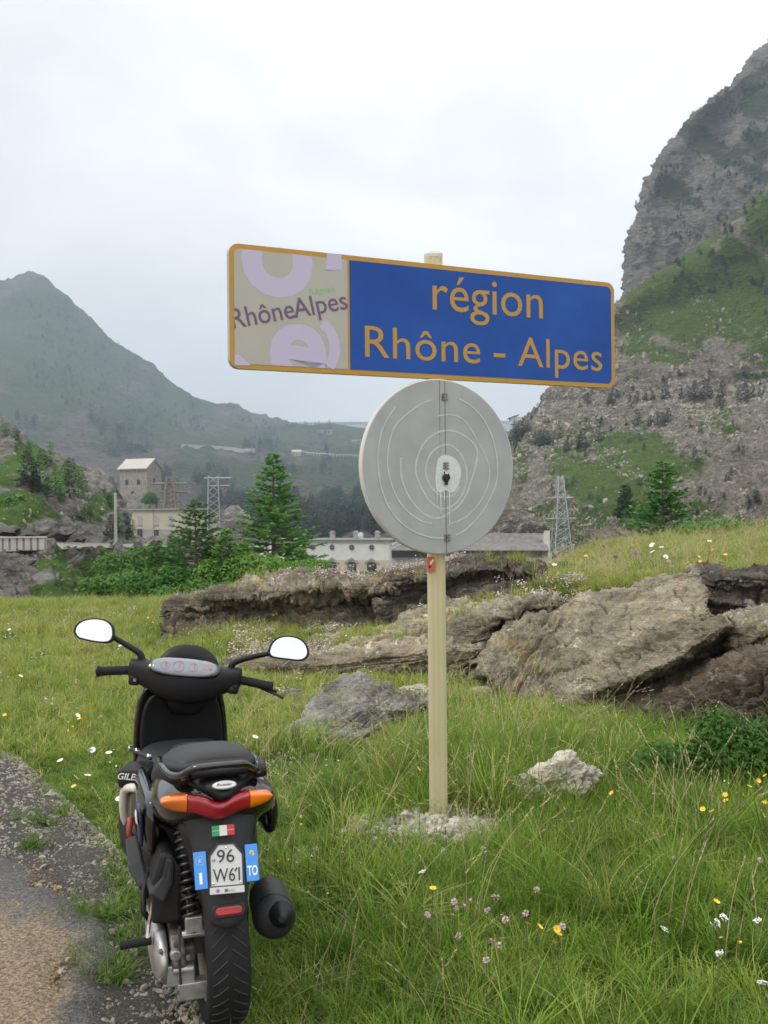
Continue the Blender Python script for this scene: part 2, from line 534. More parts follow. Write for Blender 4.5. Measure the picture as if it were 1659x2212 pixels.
# ---- the verge and the valley floor: one sheet out to the horizon
def edge_x(y):
    """where the grass starts to the right of the road, at distance y"""
    e_ = np.interp(y, [-60, -5, 2.3, 3.3, 4.6, 5.6, 6.9, 10, 20, 40], [14, 3.0, -.32, -.64, -1.12, -1.68, -2.42, -5.0, -16, -40])
    return e_
def H(x, y):
    x = np.asarray(x, float); y = np.asarray(y, float)
    p = np.stack([x, y, np.zeros_like(x)], -1).reshape(-1, 3)
    und = (.05 * noise3(p * .45) + .02 * noise3(p * 1.7)).reshape(x.shape)
    near_road = sstep(-.3, 1.2, x - edge_x(y))
    z = und * near_road + .05 * near_road
    # rise behind the outcrop
    y0 = np.interp(x, [-3, 0, .8, 1.4, 2.2, 3.5, 6], [13.3, 12.9, 12.3, 11.0, 10.2, 9.8, 9.6])
    m = sstep(-3.0, -1.6, x + .1 * (y - 13)) * sstep(y0, y0 + 1.1, y)
    xc = np.clip(x, 0, 9)
    top = .66 + .04 * sstep(.5, 1.6, x) + .015 * xc + .0080 * xc ** 2 - .065 * np.clip(y - 13, 0, 8) * (1 - sstep(2.4, 4.0, x)) + .05 * noise3(p * .9 + 3).reshape(x.shape) * sstep(1.5, 3, x)
    z = z + .17 * sstep(10.2, 12., y) * sstep(-2.6, -1.6, x) * (1 - sstep(.6, 1.6, x))
    z = z * (1 - m) + m * (top + und)
    # slight climb to the right in front of the rocks
    z += .10 * sstep(1.0, 4, x) * sstep(5, 8, y) * (1 - m)
    # the land falls away to the valley
    drop_start = 18.3 + 1.5 * sstep(2, 5, x)
    d = np.clip(y - drop_start, 0, None)
    fall = -3.2 * sstep(0, 16, d) - 8.3 * sstep(14, 60, d)
    side = sstep(25, 90, np.abs(x)) * -6 * sstep(20, 60, y)
    z = z + fall + side
    far = sstep(60, 160, y)
    z = z + far * 1.5 * (fbm(p * .01, 3)).reshape(x.shape)
    return z
def spaced(a, b, step, lo, hi, g=1.13):
    c = list(np.arange(a, b, step)); s = step; x = c[-1]
    while x < hi: s *= g; x += s; c.append(x)
    s = step; x = c[0]; l = []
    while x > lo: s *= g; x -= s; l.append(x)
    return np.array(l[::-1] + c)
gx = spaced(-4.5, 5.5, .07, -2500, 2500); gy = spaced(1.8, 13., .07, -70, 3200)
GX, GY = np.meshgrid(gx, gy)
GZ = H(GX, GY) - .02
G0 = np.stack([GX, GY, GZ], -1)

m_ground, N, L, b = newmat('turf_soil')
pos = worldpos(N, L)
t1 = tex(N, L, 'Noise', 1.2, pos, 8, .7); t2 = tex(N, L, 'Noise', 26, pos, 8, .75); t3 = tex(N, L, 'Noise', .02, pos, 8, .7)
c = ramp(N, L, t2.outputs['Fac'], [(.3, (.018, .024, .008)), (.5, (.045, .058, .014)), (.7, (.12, .115, .04))])
c = mixc(N, L, ramp(N, L, t1.outputs['Fac'], [(.45, (0, 0, 0)), (.65, (.6, .6, .6))]), c, (.12, .085, .035))
sx = N.new('ShaderNodeSeparateXYZ'); L.new(pos, sx.inputs[0])
fy = N.new('ShaderNodeMapRange'); fy.inputs['From Min'].default_value = 40; fy.inputs['From Max'].default_value = 120; L.new(sx.outputs['Y'], fy.inputs['Value'])
c = mixc(N, L, fy.outputs[0], c, ramp(N, L, t3.outputs['Fac'], [(.35, (.03, .05, .018)), (.5, (.06, .085, .025)), (.65, (.12, .10, .065))]))
L.new(c, b.inputs['Base Color']); b.inputs['Roughness'].default_value = 1; b.inputs['Specular IOR Level'].default_value = .05
bump(N, L, b, t2.outputs['Fac'], 1., .03)
ground = grid_mesh('ground', G0, m_ground, flip=True)
ground['kind'] = 'structure'
ground_bvh = reg(G0)

# ---- the road at lower left: gravel verge, broken asphalt lip, worn tan surface
def road_point(s, t):
    """s metres along, t metres to the left of the grass edge"""
    y = s; x = edge_x(y) - t * 1.12
    return x, y
ss = spaced(2.2, 9, .025, -40, 45, 1.18); tt = np.concatenate([np.arange(-.22, 2.0, .018), 2.6 + np.cumsum(.03 * 1.12 ** np.arange(38))])
S_, T_ = np.meshgrid(ss, tt)
X_ = edge_x(S_) - T_ * 1.12; Y_ = S_
fp = np.stack([X_, Y_, np.zeros_like(X_)], -1).reshape(-1, 3)
wob = (.16 * noise3(fp * 1.3) + .07 * noise3(fp * 4.1)).reshape(X_.shape)
Te = T_ + wob
lip = np.interp(S_, [3, 3.7, 4.3, 4.9, 6, 8], [.15, .19, .26, .42, .62, .72]) + .10 * noise3(np.stack([S_.ravel() * 1.1, S_.ravel() * 0, S_.ravel() * 0], 1)).reshape(S_.shape)
asph = sstep(-.03, .05, Te - lip - .03 * noise3(fp * 9).reshape(S_.shape))
rz = H(X_, Y_) + .006 + .024 * asph + (.011 * noise3(fp * 14) + .006 * noise3(fp * 40)).reshape(S_.shape) * (1 - .55 * asph)
rz += .010 * sstep(-.12, .05, Te) - .05 * (1 - sstep(-.16, -.02, Te))
rz -= .02 * np.exp(-((Te - lip - .16) / .05) ** 2) * sstep(-.2, .5, noise3(fp * 2.2).reshape(S_.shape))
m_road, N, L, b = newmat('road_surface')
pos = worldpos(N, L)
v1_ = tex(N, L, 'Voronoi', 95, pos); v2_ = tex(N, L, 'Noise', 70, pos, 4, .8); v3_ = tex(N, L, 'Noise', 2.6, pos, 6, .65, .4)
peb = ramp(N, L, v1_.outputs['Color'], [(0, (.16, .15, .135)), (.4, (.33, .30, .26)), (.75, (.48, .44, .38)), (1, (.24, .21, .19))])
crk = ramp(N, L, v1_.outputs['Distance'], [(.35, (1, 1, 1)), (.75, (.25, .25, .25))])
peb = mixc(N, L, 1., peb, crk, 'MULTIPLY')
asp = ramp(N, L, v2_.outputs['Fac'], [(.3, (.050, .050, .050)), (.5, (.14, .135, .13)), (.68, (.34, .32, .29))])
tan = mixc(N, L, ramp(N, L, v2_.outputs['Fac'], [(.4, (0, 0, 0)), (.62, (1, 1, 1))]), (.15, .11, .075), (.50, .38, .24))
c = mixc(N, L, attr(N, 'asph'), peb, asp)
c = mixc(N, L, mth(N, L, 'MULTIPLY', attr(N, 'tan'), .9), c, tan)
c = mixc(N, L, mth(N, L, 'MULTIPLY', attr(N, 'dark'), .75), c, mixc(N, L, .5, asp, (.035, .035, .036)))
L.new(c, b.inputs['Base Color']); b.inputs['Roughness'].default_value = .9; b.inputs['Specular IOR Level'].default_value = .3
bump(N, L, b, mth(N, L, 'ADD', v1_.outputs['Distance'], v2_.outputs['Fac']), 1., .008)
tanv = sstep(.02, .50, Te - lip - .45 * (S_ - 4.15) + .22 * noise3(fp * 2.7).reshape(S_.shape) + .22 * noise3(fp * 9).reshape(S_.shape)) * sstep(.05, .15, Te - lip)
darkv = np.exp(-((Te - lip - .06) / .06) ** 2) * sstep(-.5, .3, noise3(fp * 3.1 + 5).reshape(S_.shape))
roadG = np.stack([X_, Y_, rz], -1)
road = grid_mesh('road', roadG, m_road, attrs={'asph': asph, 'tan': tanv, 'dark': darkv}, flip=False)
road['kind'] = 'structure'
fix_n = road.data
if fix_n.polygons[500].normal.z < 0:
    fix_n.flip_normals()
if ground.data.polygons[500].normal.z < 0:
    ground.data.flip_normals()

# ---- left hill and the terraced valley head
m_hill = terrain_mat('hill_side', (.17, .140, .115), (.085, .070, .060), (.28, .235, .20), (.038, .070, .020), (.095, .140, .038), s=.32, bd=2.)
hill_rows = [
    [(-400, 900, 2000), (0, 900, 2000), (400, 1050, 2000), (800, 1060, 2000), (1250, 1060, 2000)],
    [(-400, 420, 1400), (-150, 555, 1400), (-50, 610, 1400), (0, 622, 1400), (40, 614, 1400), (80, 611, 1400), (130, 645, 1400), (200, 708, 1400), (280, 772, 1400), (350, 822, 1400), (420, 872, 1400), (470, 890, 1400), (500, 893, 1400), (560, 915, 1400), (640, 930, 1400), (720, 938, 1400), (800, 942, 1400), (950, 946, 1400), (1250, 950, 1400)],
    [(-400, 620, 1200), (-150, 690, 1150), (0, 730, 1130), (130, 760, 1150), (260, 840, 1150), (400, 905, 1180), (500, 935, 1150), (600, 950, 1150), (800, 957, 1150), (1250, 962, 1150)],
    [(-400, 800, 1000), (-150, 860, 950), (0, 870, 900), (200, 900, 900), (330, 950, 920), (400, 968, 900), (500, 974, 900), (600, 978, 900), (700, 984, 900), (800, 987, 900), (1250, 992, 900)],
    [(-400, 900, 850), (0, 970, 760), (200, 985, 760), (330, 1000, 780), (400, 990, 790), (500, 1000, 790), (600, 1000, 780), (800, 1010, 780), (1250, 1010, 780)],
    [(-400, 980, 700), (0, 1030, 640), (200, 1040, 640), (400, 1045, 640), (600, 1040, 640), (800, 1045, 650), (1250, 1050, 640)],
    [(-400, 1060, 520), (0, 1090, 500), (400, 1100, 500), (600, 1100, 500), (800, 1102, 500), (1250, 1105, 500)],
    [(-400, 1120, 380), (0, 1140, 370), (400, 1150, 370), (800, 1155, 370), (1250, 1160, 370)],
    [(-400, 1230, 240), (0, 1230, 240), (400, 1230, 240), (800, 1225, 240), (1250, 1225, 240)]]
hill_green = lambda p: .30 + .7 * blobs(p, [(60, 700, 190, 55, 25), (230, 800, 210, 45, 35), (380, 890, 170, 40, 28), (120, 640, 90, 40, 20), (560, 945, 260, 26, 3), (700, 1012, 150, 22, 0), (540, 1020, 110, 34, 0), (430, 1010, 60, 35, 0), (700, 1130, 220, 36, 0), (900, 1000, 200, 60, 0), (-250, 700, 250, 200, 0), (160, 860, 60, 30, 20), (20, 880, 60, 40, 0), (180, 760, 200, 70, 35), (330, 870, 120, 40, 30)], .5, .006, .6)
hill, _ = sheet('hill', hill_rows, 420, 260, m_hill, amp=8, freq=.010, octv=6, amp2=7, freq2=.022, veg=hill_green)

# ---- the long flat-topped dam closing the valley
m_dam = plain('dam_stone', (.20, .20, .21), .95, noise=.25, nscale=.02)
dam, _ = sheet('dam', [
    [(520, 1000, 2750), (900, 1000, 2750), (1400, 1000, 2750)],
    [(520, 922, 2620), (800, 920, 2620), (1100, 918, 2620), (1400, 914, 2620)],
    [(520, 923, 2600), (800, 921, 2600), (1100, 919, 2600), (1400, 915, 2600)],
    [(520, 1000, 2350), (900, 1000, 2350), (1400, 1000, 2350)]], 40, 30, m_dam, veg=None)
dam['label'] = 'long grey dam with a level crest closing the far end of the valley'; dam['category'] = 'dam'

# ---- right mountain: the cliff, then the green and stony slope under it
m_cliff = terrain_mat('cliff_rock', (.30, .27, .23), (.13, .118, .105), (.46, .42, .355), (.05, .075, .036), (.085, .11, .048), s=.75, strat=(0, R(18), 0), bd=1.6)
cliff_rows = [
    [(1430, 730, 560), (1356, 700, 402), (1500, 690, 380), (1700, 640, 350), (1950, 560, 330)],
    [(1430, 620, 560), (1352, 600, 408), (1480, 560, 395), (1600, 520, 380), (1750, 460, 360), (1950, 400, 340)],
    [(1440, 530, 560), (1362, 515, 412), (1480, 470, 400), (1600, 430, 385), (1750, 380, 365), (1950, 300, 345)],
    [(1460, 450, 570), (1386, 430, 418), (1480, 400, 410), (1600, 350, 392), (1750, 280, 375), (1950, 200, 355)],
    [(1490, 380, 580), (1415, 362, 424), (1500, 330, 415), (1600, 280, 402), (1750, 200, 385), (1950, 100, 365)],
    [(1560, 300, 590), (1478, 292, 430), (1540, 262, 424), (1600, 225, 415), (1750, 120, 400), (1950, 20, 380)],
    [(1630, 230, 600), (1555, 215, 436), (1595, 168, 432), (1625, 125, 430), (1660, 92, 430), (1760, 10, 428), (1950, -110, 420)],
    [(1640, 235, 620), (1600, 230, 620), (1640, 200, 620), (1680, 150, 620), (1720, 120, 620), (1800, 80, 620), (1990, -40, 620)]]
cliff, _ = sheet('cliff', cliff_rows, 330, 300, m_cliff, amp=3.2, freq=.045, octv=6, amp2=2.2, freq2=.12, fstretch=(1, 1, .5), layer=5., lstep=.7, dip=-12,
    veg=lambda p: blobs(p, [(1640, 215, 50, 60, 0), (1560, 330, 120, 28, -30), (1475, 420, 60, 22, -30), (1640, 310, 50, 50, 0), (1500, 300, 70, 16, -35)], .6, .03, .5) * .75)

m_slope = terrain_mat('mountain_slope', (.33, .29, .235), (.15, .13, .105), (.48, .435, .365), (.058, .115, .016), (.135, .200, .032), s=1.1, strat=(0, R(8), 0), bd=1.3)
slope_rows = [
    [(1440, 740, 420), (1400, 720, 400), (1480, 660, 390), (1600, 560, 380), (1750, 420, 360), (1900, 280, 340)],
    [(1395, 715, 350), (1325, 676, 300), (1400, 612, 292), (1480, 558, 286), (1560, 500, 278), (1659, 402, 265), (1850, 230, 250)],
    [(1330, 800, 360), (1262, 765, 290), (1400, 700, 280), (1560, 640, 268), (1659, 590, 258), (1850, 500, 240)],
    [(1270, 880, 350), (1190, 842, 275), (1400, 800, 262), (1560, 760, 250), (1659, 730, 245), (1850, 660, 225)],
    [(1240, 910, 340), (1167, 893, 266), (1300, 868, 258), (1480, 852, 246), (1659, 835, 236), (1850, 800, 215)],
    [(1235, 915, 335), (1150, 905, 262), (1300, 882, 246), (1480, 866, 232), (1659, 850, 222), (1850, 820, 200)],
    [(1200, 960, 320), (1112, 948, 250), (1300, 935, 232), (1480, 905, 214), (1659, 872, 200), (1850, 850, 185)],
    [(1180, 1010, 300), (1090, 1025, 228), (1300, 1000, 200), (1480, 965, 182), (1659, 930, 168), (1850, 900, 155)],
    [(1150, 1100, 260), (1062, 1102, 202), (1200, 1090, 178), (1400, 1080, 150), (1659, 1040, 130), (1850, 1020, 120)],
    [(1130, 1180, 240), (1050, 1160, 195), (1200, 1185, 165), (1400, 1180, 130), (1659, 1130, 105), (1850, 1100, 95)],
    [(1130, 1290, 230), (1055, 1290, 185), (1200, 1300, 140), (1400, 1340, 95), (1659, 1400, 70), (1850, 1400, 60)]]
def slope_green(p):
    u, v = to_uv(p); talus = sstep(1440, 1520, u + .5 * (v - 1000)) * sstep(900, 950, v + .25 * (u - 1550)) * sstep(1150, 1110, v)
    return .26 * (1 - talus) + .80 * blobs(p, [(1420, 668, 130, 42, -33), (1560, 590, 150, 55, -38), (1659, 480, 100, 60, -45), (1640, 680, 90, 26, 5), (1600, 560, 90, 40, -30), (1350, 700, 60, 30, -30),
                     (1300, 1060, 130, 50, -28), (1420, 985, 130, 40, -22), (1540, 905, 80, 18, -28), (1260, 1010, 70, 22, -20), (1250, 1120, 80, 26, -10), (1600, 1130, 170, 26, -5), (1440, 1130, 140, 26, -5), (1190, 960, 40, 10, -20), (1390, 1040, 90, 40, -30), (1640, 820, 60, 8, -5), (1230, 1175, 60, 20, 0), (1120, 1000, 20, 40, 0), (1330, 980, 120, 14, -22), (1480, 620, 200, 60, -38), (1400, 760, 120, 16, -8)], .5, .05, .6)
slope, slopeG = sheet('mountain_slope', slope_rows, 470, 380, m_slope, amp=1.7, freq=.05, octv=6, amp2=1.8, freq2=.16, veg=slope_green, layer=3.2, lstep=1.0, dip=-14)

# ---- left side: bank of the side valley, road bench, wooded rocky hillside
m_left = terrain_mat('rocky_hillside', (.20, .185, .165), (.07, .064, .056), (.34, .32, .29), (.035, .075, .013), (.085, .150, .024), s=2.2, bd=.5)
hillside_rows = [
    [(-300, 700, 210), (0, 980, 200), (200, 1080, 190), (260, 1170, 180), (450, 1190, 170)],
    [(-300, 760, 135), (-60, 880, 130), (0, 908, 128), (40, 945, 126), (90, 975, 124), (125, 990, 122), (170, 1010, 120), (222, 1030, 120), (244, 1046, 118), (262, 1090, 116), (282, 1168, 116), (300, 1182, 116), (450, 1188, 120)],
    [(-300, 900, 105), (0, 985, 100), (60, 1010, 98), (130, 1050, 98), (200, 1065, 98), (240, 1100, 100), (262, 1150, 104), (285, 1184, 108), (450, 1190, 116)],
    [(-300, 1000, 85), (0, 1045, 78), (60, 1052, 76), (110, 1068, 78), (150, 1085, 82), (220, 1125, 90), (262, 1165, 96), (285, 1184, 100), (450, 1190, 110)],
    [(-300, 1060, 70), (0, 1060, 68), (60, 1068, 68), (105, 1075, 72), (150, 1105, 76), (200, 1140, 84), (262, 1172, 90), (285, 1184, 94), (450, 1190, 104)],
    [(-300, 1150, 58), (0, 1150, 58), (60, 1152, 60), (110, 1165, 64), (160, 1172, 70), (220, 1177, 78), (262, 1180, 84), (285, 1186, 88), (450, 1192, 100)]]
left_green = lambda p: blobs(p, [(20, 1105, 75, 34, 0), (60, 990, 60, 30, 30), (130, 1040, 50, 20, 30), (230, 1090, 60, 14, 45), (10, 1020, 60, 30, 0), (270, 1160, 50, 10, 0), (330, 1150, 60, 10, 0), (100, 960, 60, 20, 40), (190, 1100, 50, 14, 40)], .6, .12, .6)
hillside, hsG = sheet('hillside', hillside_rows, 230, 170, m_left, amp=1.0, freq=.12, octv=5, amp2=.7, freq2=.3, veg=left_green)
bench_rows = [
    [(-300, 1148, 62), (0, 1148, 62), (110, 1163, 68), (220, 1173, 82), (300, 1175, 92), (400, 1177, 108), (560, 1180, 135)],
    [(-300, 1186, 50), (0, 1186, 50), (110, 1184, 55), (220, 1181, 66), (300, 1180, 76), (400, 1181, 92), (560, 1184, 120)],
    [(-300, 1190, 49.6), (0, 1190, 49.6), (110, 1188, 54.6), (220, 1186, 65.4), (300, 1186, 75), (400, 1187, 91), (560, 1190, 119)]]
m_track = plain('road_gravel', (.20, .18, .15), .95, noise=.3, nscale=3)
track, _ = sheet('gravel_track', bench_rows, 80, 14, m_track, amp=.05, freq=.5)
bank_rows = [
    [(-300, 1188, 50), (0, 1188, 50), (60, 1188, 52), (110, 1187, 55), (170, 1187, 60), (220, 1185, 66), (260, 1185, 71), (300, 1185, 76), (400, 1186, 92), (560, 1190, 119)],
    [(-300, 1225, 48), (0, 1222, 47.5), (55, 1215, 50), (110, 1192, 53), (160, 1200, 58), (200, 1204, 62), (225, 1206, 63), (270, 1207, 68), (310, 1202, 74), (400, 1205, 88), (560, 1215, 110)],
    [(-300, 1260, 46), (0, 1262, 46), (60, 1250, 47), (110, 1222, 49), (170, 1245, 53), (210, 1236, 62), (240, 1232, 69), (280, 1228, 74), (320, 1232, 74), (400, 1240, 80), (560, 1260, 95)],
    [(-300, 1310, 42), (0, 1302, 42), (60, 1292, 42), (110, 1270, 42), (170, 1285, 46), (230, 1275, 50), (300, 1278, 56), (400, 1290, 64), (560, 1320, 80)],
    [(-300, 1380, 33), (0, 1372, 33), (110, 1370, 33), (230, 1370, 35), (330, 1350, 42), (560, 1370, 60)]]
bank_green = lambda p: blobs(p, [(180, 1250, 90, 40, 28), (120, 1215, 40, 22, 30), (230, 1290, 120, 26, 5), (350, 1270, 110, 46, 0), (130, 1290, 60, 20, 0), (160, 1188, 40, 5, 0), (480, 1290, 120, 70, 0), (300, 1235, 26, 16, 0)], .35, .2, .2)
bank, bkG = sheet('river_bank', bank_rows, 260, 110, m_left, amp=.5, freq=.25, octv=5, amp2=.7, freq2=.5, veg=bank_green)

# ------------------------------------------------------------------ haze
m_haze = bpy.data.materials.new('haze'); m_haze.use_nodes = True
N, L = m_haze.node_tree.nodes, m_haze.node_tree.links
N.clear(); out = N.new('ShaderNodeOutputMaterial'); pv = N.new('ShaderNodeVolumePrincipled')
pv.inputs['Color'].default_value = (.68, .84, 1.0, 1); pv.inputs['Density'].default_value = .00042; pv.inputs['Anisotropy'].default_value = .25
L.new(pv.outputs[0], out.inputs['Volume'])
hz = MB(); hz.box((0, 1560, 215), (5200, 3300, 490))
haze = hz.build('haze', m_haze); haze['kind'] = 'stuff'
haze['label'] = 'thin blue haze filling the valley'
# ================================================================== ROCKS
m_rock_a = rock_mat('schist_brown', (.27, .235, .175), (.085, .072, .055), (.42, .38, .31), (0, R(-6), 0), .55, 1.1, .45)
m_rock_b = rock_mat('schist_dark', (.135, .118, .098), (.045, .040, .036), (.27, .245, .21), (0, R(-4), 0), .35, 1.1, .5)
m_rock_c = rock_mat('schist_tan', (.31, .275, .20), (.125, .105, .078), (.42, .385, .30), (0, R(-24), 0), .6, 1.0, .3)
m_rock_d = rock_mat('schist_rust', (.150, .115, .085), (.075, .058, .046), (.24, .20, .16), (0, R(-24), 0), .3, .9, .75)
m_rock_e = rock_mat('schist_grey', (.31, .30, .275), (.10, .098, .092), (.43, .42, .39), (0, R(-35), 0), .5, 1.2, .3)
m_white = rock_mat('limestone', (.52, .48, .42), (.30, .26, .21), (.74, .72, .67), (0, R(20), 0), .7, 2.2, .3)
ROCK_BVH = []
def rock(rows, mat, label, nu=240, nv=130, strata=6., layer=.07, step=.05, lump=.09, fine=.012, group='rocks of the outcrop', end=.6, seed=0., name='rock', cracks=.03, reg_=True):
    rr = []
    for r in rows:
        f, l = r[0], r[-1]
        rr.append([(f[0] + 14, f[1] + 4, f[2] + end)] + list(r) + [(l[0] - 14, l[1] + 4, l[2] + end)])
    G = catmull(np.stack([row(r, nu) for r in rr]), nv)
    F = G.reshape(-1, 3); n = grid_normals(G).reshape(-1, 3)
    flip = np.mean((n * (F - np.array([0, 0, EYE]))).sum(1)) > 0
    if flip: n = -n
    sn = np.array([-math.sin(R(strata)), .25, math.cos(R(strata))]); sn /= np.linalg.norm(sn)
    q = (F @ sn + .05 * fbm(F * 1.3 + seed, 3)) / layer
    k = np.floor(q); fr = q - k
    hs = lambda kk: noise3(np.stack([kk * 7.31 + seed, F[:, 0] * .55 + kk * 3.7, F[:, 1] * .4], 1)) * 1.3
    a, b2 = hs(k), hs(k + 1)
    w = sstep(.78, 1., fr)
    lay = a * (1 - w) + b2 * w - 1.1 * np.exp(-((fr - .9) / .08) ** 2) * sstep(-.05, .15, hs(k + 50))
    q2 = (F @ sn + .02 * fbm(F * 4 + seed, 3)) / (layer * .24); fr2 = q2 - np.floor(q2)
    lay2 = (fr2 - .5)
    cr_ = fbm(F * np.array([1.4, 1.4, 1.4]) + 50 + seed, 3)
    crack = -cracks * 1.7 * np.exp(-(cr_ / .022) ** 2)
    d = lump * fbm(F * .9 + seed, 3) + step * lay + .30 * step * lay2 + 1.25 * fine * fbm(F * 7 + seed, 5, .62, True) + .55 * fine * fbm(F * 30, 3, .65) + crack
    tq = F @ sn; along = F - tq[:, None] * sn
    sv = along * .9 + (tq[:, None] * 4.5) * sn
    q1 = fbm(sv * 1.1 + seed + 7, 2, .45) * 7; d = d + step * .30 * (np.floor(q1) + sstep(.86, 1., q1 - np.floor(q1))) / 3.
    q3 = fbm(sv * 4.2 + seed + 3, 3, .55) * 6; d = d + fine * .8 * (np.floor(q3) + sstep(.8, 1., q3 - np.floor(q3))) / 2.
    F2 = F + n * d[:, None]
    o = grid_mesh(name, F2.reshape(G.shape), mat, flip=not flip)
    if reg_:
        F3 = F2.reshape(G.shape)[::3, ::3]; a_, b_ = F3.shape[:2]; i = np.arange(a_ * b_).reshape(a_, b_)
        qq = np.stack([i[:-1, :-1], i[1:, :-1], i[1:, 1:], i[:-1, 1:]], -1).reshape(-1, 4)
        ROCK_BVH.append(BVHTree.FromPolygons(F3.reshape(-1, 3).tolist(), qq.tolist()))
    return tag(o, label, 'rock', group)

# long ledge at the back left
rock([
    [(352, 1360, 14.2), (450, 1340, 14.4), (560, 1300, 14.6), (700, 1290, 14.8), (850, 1280, 14.8)],
    [(372, 1310, 13.5), (449, 1290, 13.7), (504, 1276, 13.8), (559, 1266, 13.9), (668, 1253, 13.9), (740, 1249, 13.9), (850, 1248, 13.8)],
    [(362, 1307, 12.9), (400, 1299, 12.9), (449, 1295, 12.9), (504, 1286, 12.9), (559, 1280, 12.9), (668, 1268, 12.7), (740, 1264, 12.6), (850, 1262, 12.4)],
    [(350, 1318, 12.7), (385, 1316, 12.6), (449, 1302, 12.7), (504, 1296, 12.7), (559, 1284, 12.7), (668, 1274, 12.5), (740, 1271, 12.4), (850, 1270, 12.2)],
    [(352, 1345, 12.7), (385, 1338, 12.65), (449, 1340, 12.8), (504, 1322, 12.95), (559, 1312, 13.0), (668, 1300, 12.9), (740, 1300, 12.8), (850, 1300, 12.7)],
    [(352, 1378, 12.4), (400, 1378, 12.4), (449, 1372, 12.4), (504, 1366, 12.6), (559, 1360, 12.8), (668, 1340, 12.7), (740, 1338, 12.6), (850, 1335, 12.5)],
    [(340, 1425, 12.2), (400, 1430, 12.1), (449, 1425, 12.1), (504, 1415, 12.4), (559, 1400, 12.6), (668, 1390, 12.5), (740, 1385, 12.4), (850, 1380, 12.4)]],
    m_rock_a, 'long low rock ledge with a rounded nose at its left end', nu=420, nv=200, strata=5, layer=.075, step=.09, lump=.11, fine=.035, seed=3)
# dark block behind the pole
rock([
    [(815, 1330, 13.6), (900, 1280, 13.8), (1000, 1270, 13.8), (1080, 1262, 13.8), (1165, 1262, 13.6)],
    [(822, 1250, 12.9), (870, 1232, 13.0), (924, 1226, 13.0), (1000, 1218, 13.0), (1080, 1218, 12.9), (1160, 1230, 12.7)],
    [(826, 1262, 12.3), (870, 1245, 12.3), (924, 1238, 12.2), (1000, 1230, 12.1), (1080, 1228, 12.0), (1160, 1240, 12.0)],
    [(818, 1300, 12.2), (870, 1292, 12.4), (924, 1282, 12.4), (1000, 1262, 12.3), (1080, 1250, 12.2), (1160, 1252, 12.2)],
    [(808, 1328, 12.0), (850, 1335, 12.1), (924, 1312, 12.1), (1000, 1290, 12.0), (1080, 1278, 11.9), (1160, 1276, 11.9)],
    [(800, 1400, 12.0), (870, 1400, 11.9), (924, 1380, 11.8), (1000, 1360, 11.7), (1080, 1350, 11.6), (1160, 1340, 11.6)]],
    m_rock_b, 'dark layered rock block behind the sign pole, topmost on the outcrop', nu=300, nv=150, strata=12, layer=.06, step=.07, lump=.10, fine=.02, seed=9)
# long sloping slabs in the middle
rock([
    [(590, 1430, 12.6), (705, 1400, 12.6), (815, 1375, 12.7), (930, 1330, 12.7), (1000, 1310, 12.6)],
    [(565, 1404, 12.0), (640, 1386, 12.0), (705, 1376, 12.0), (815, 1352, 12.0), (880, 1330, 12.0), (930, 1306, 12.0), (1010, 1290, 12.0)],
    [(560, 1412, 11.5), (640, 1398, 11.4), (705, 1388, 11.3), (815, 1372, 11.2), (880, 1356, 11.2), (930, 1340, 11.2), (1020, 1318, 11.2)],
    [(560, 1422, 11.2), (640, 1412, 11.0), (705, 1404, 10.9), (815, 1398, 10.8), (880, 1388, 10.8), (930, 1376, 10.8), (1020, 1356, 10.8)],
    [(560, 1470, 11.1), (640, 1460, 10.9), (705, 1450, 10.8), (815, 1450, 10.8), (880, 1440, 10.7), (930, 1430, 10.7), (1020, 1420, 10.7)]],
    m_rock_a, 'middle slab of the outcrop, sloping gently and split by thin cracks, left of the pole', nu=360, nv=150, strata=14, layer=.05, step=.06, lump=.07, fine=.016, seed=21)
rock([
    [(480, 1450, 11.6), (600, 1440, 11.6), (705, 1430, 11.4), (815, 1410, 11.3), (1000, 1390, 11.2)],
    [(470, 1428, 11.0), (530, 1412, 10.9), (600, 1412, 10.8), (705, 1402, 10.7), (815, 1396, 10.6), (920, 1390, 10.5), (1040, 1370, 10.4)],
    [(480, 1444, 10.6), (530, 1434, 10.5), (600, 1432, 10.3), (705, 1426, 10.2), (815, 1412, 10.1), (920, 1408, 10.0), (1040, 1396, 9.9)],
    [(490, 1462, 10.4), (530, 1460, 10.3), (600, 1452, 10.2), (705, 1444, 10.1), (815, 1430, 10.0), (920, 1424, 9.9), (1040, 1414, 9.8)],
    [(500, 1510, 10.4), (530, 1510, 10.3), (600, 1500, 10.2), (705, 1490, 10.1), (815, 1480, 10.0), (920, 1474, 9.9), (1040, 1464, 9.8)]],
    m_rock_a, 'lowest long slab of the outcrop, running from behind the right mirror to the pole', nu=360, nv=120, strata=10, layer=.045, step=.05, lump=.07, fine=.014, seed=33)
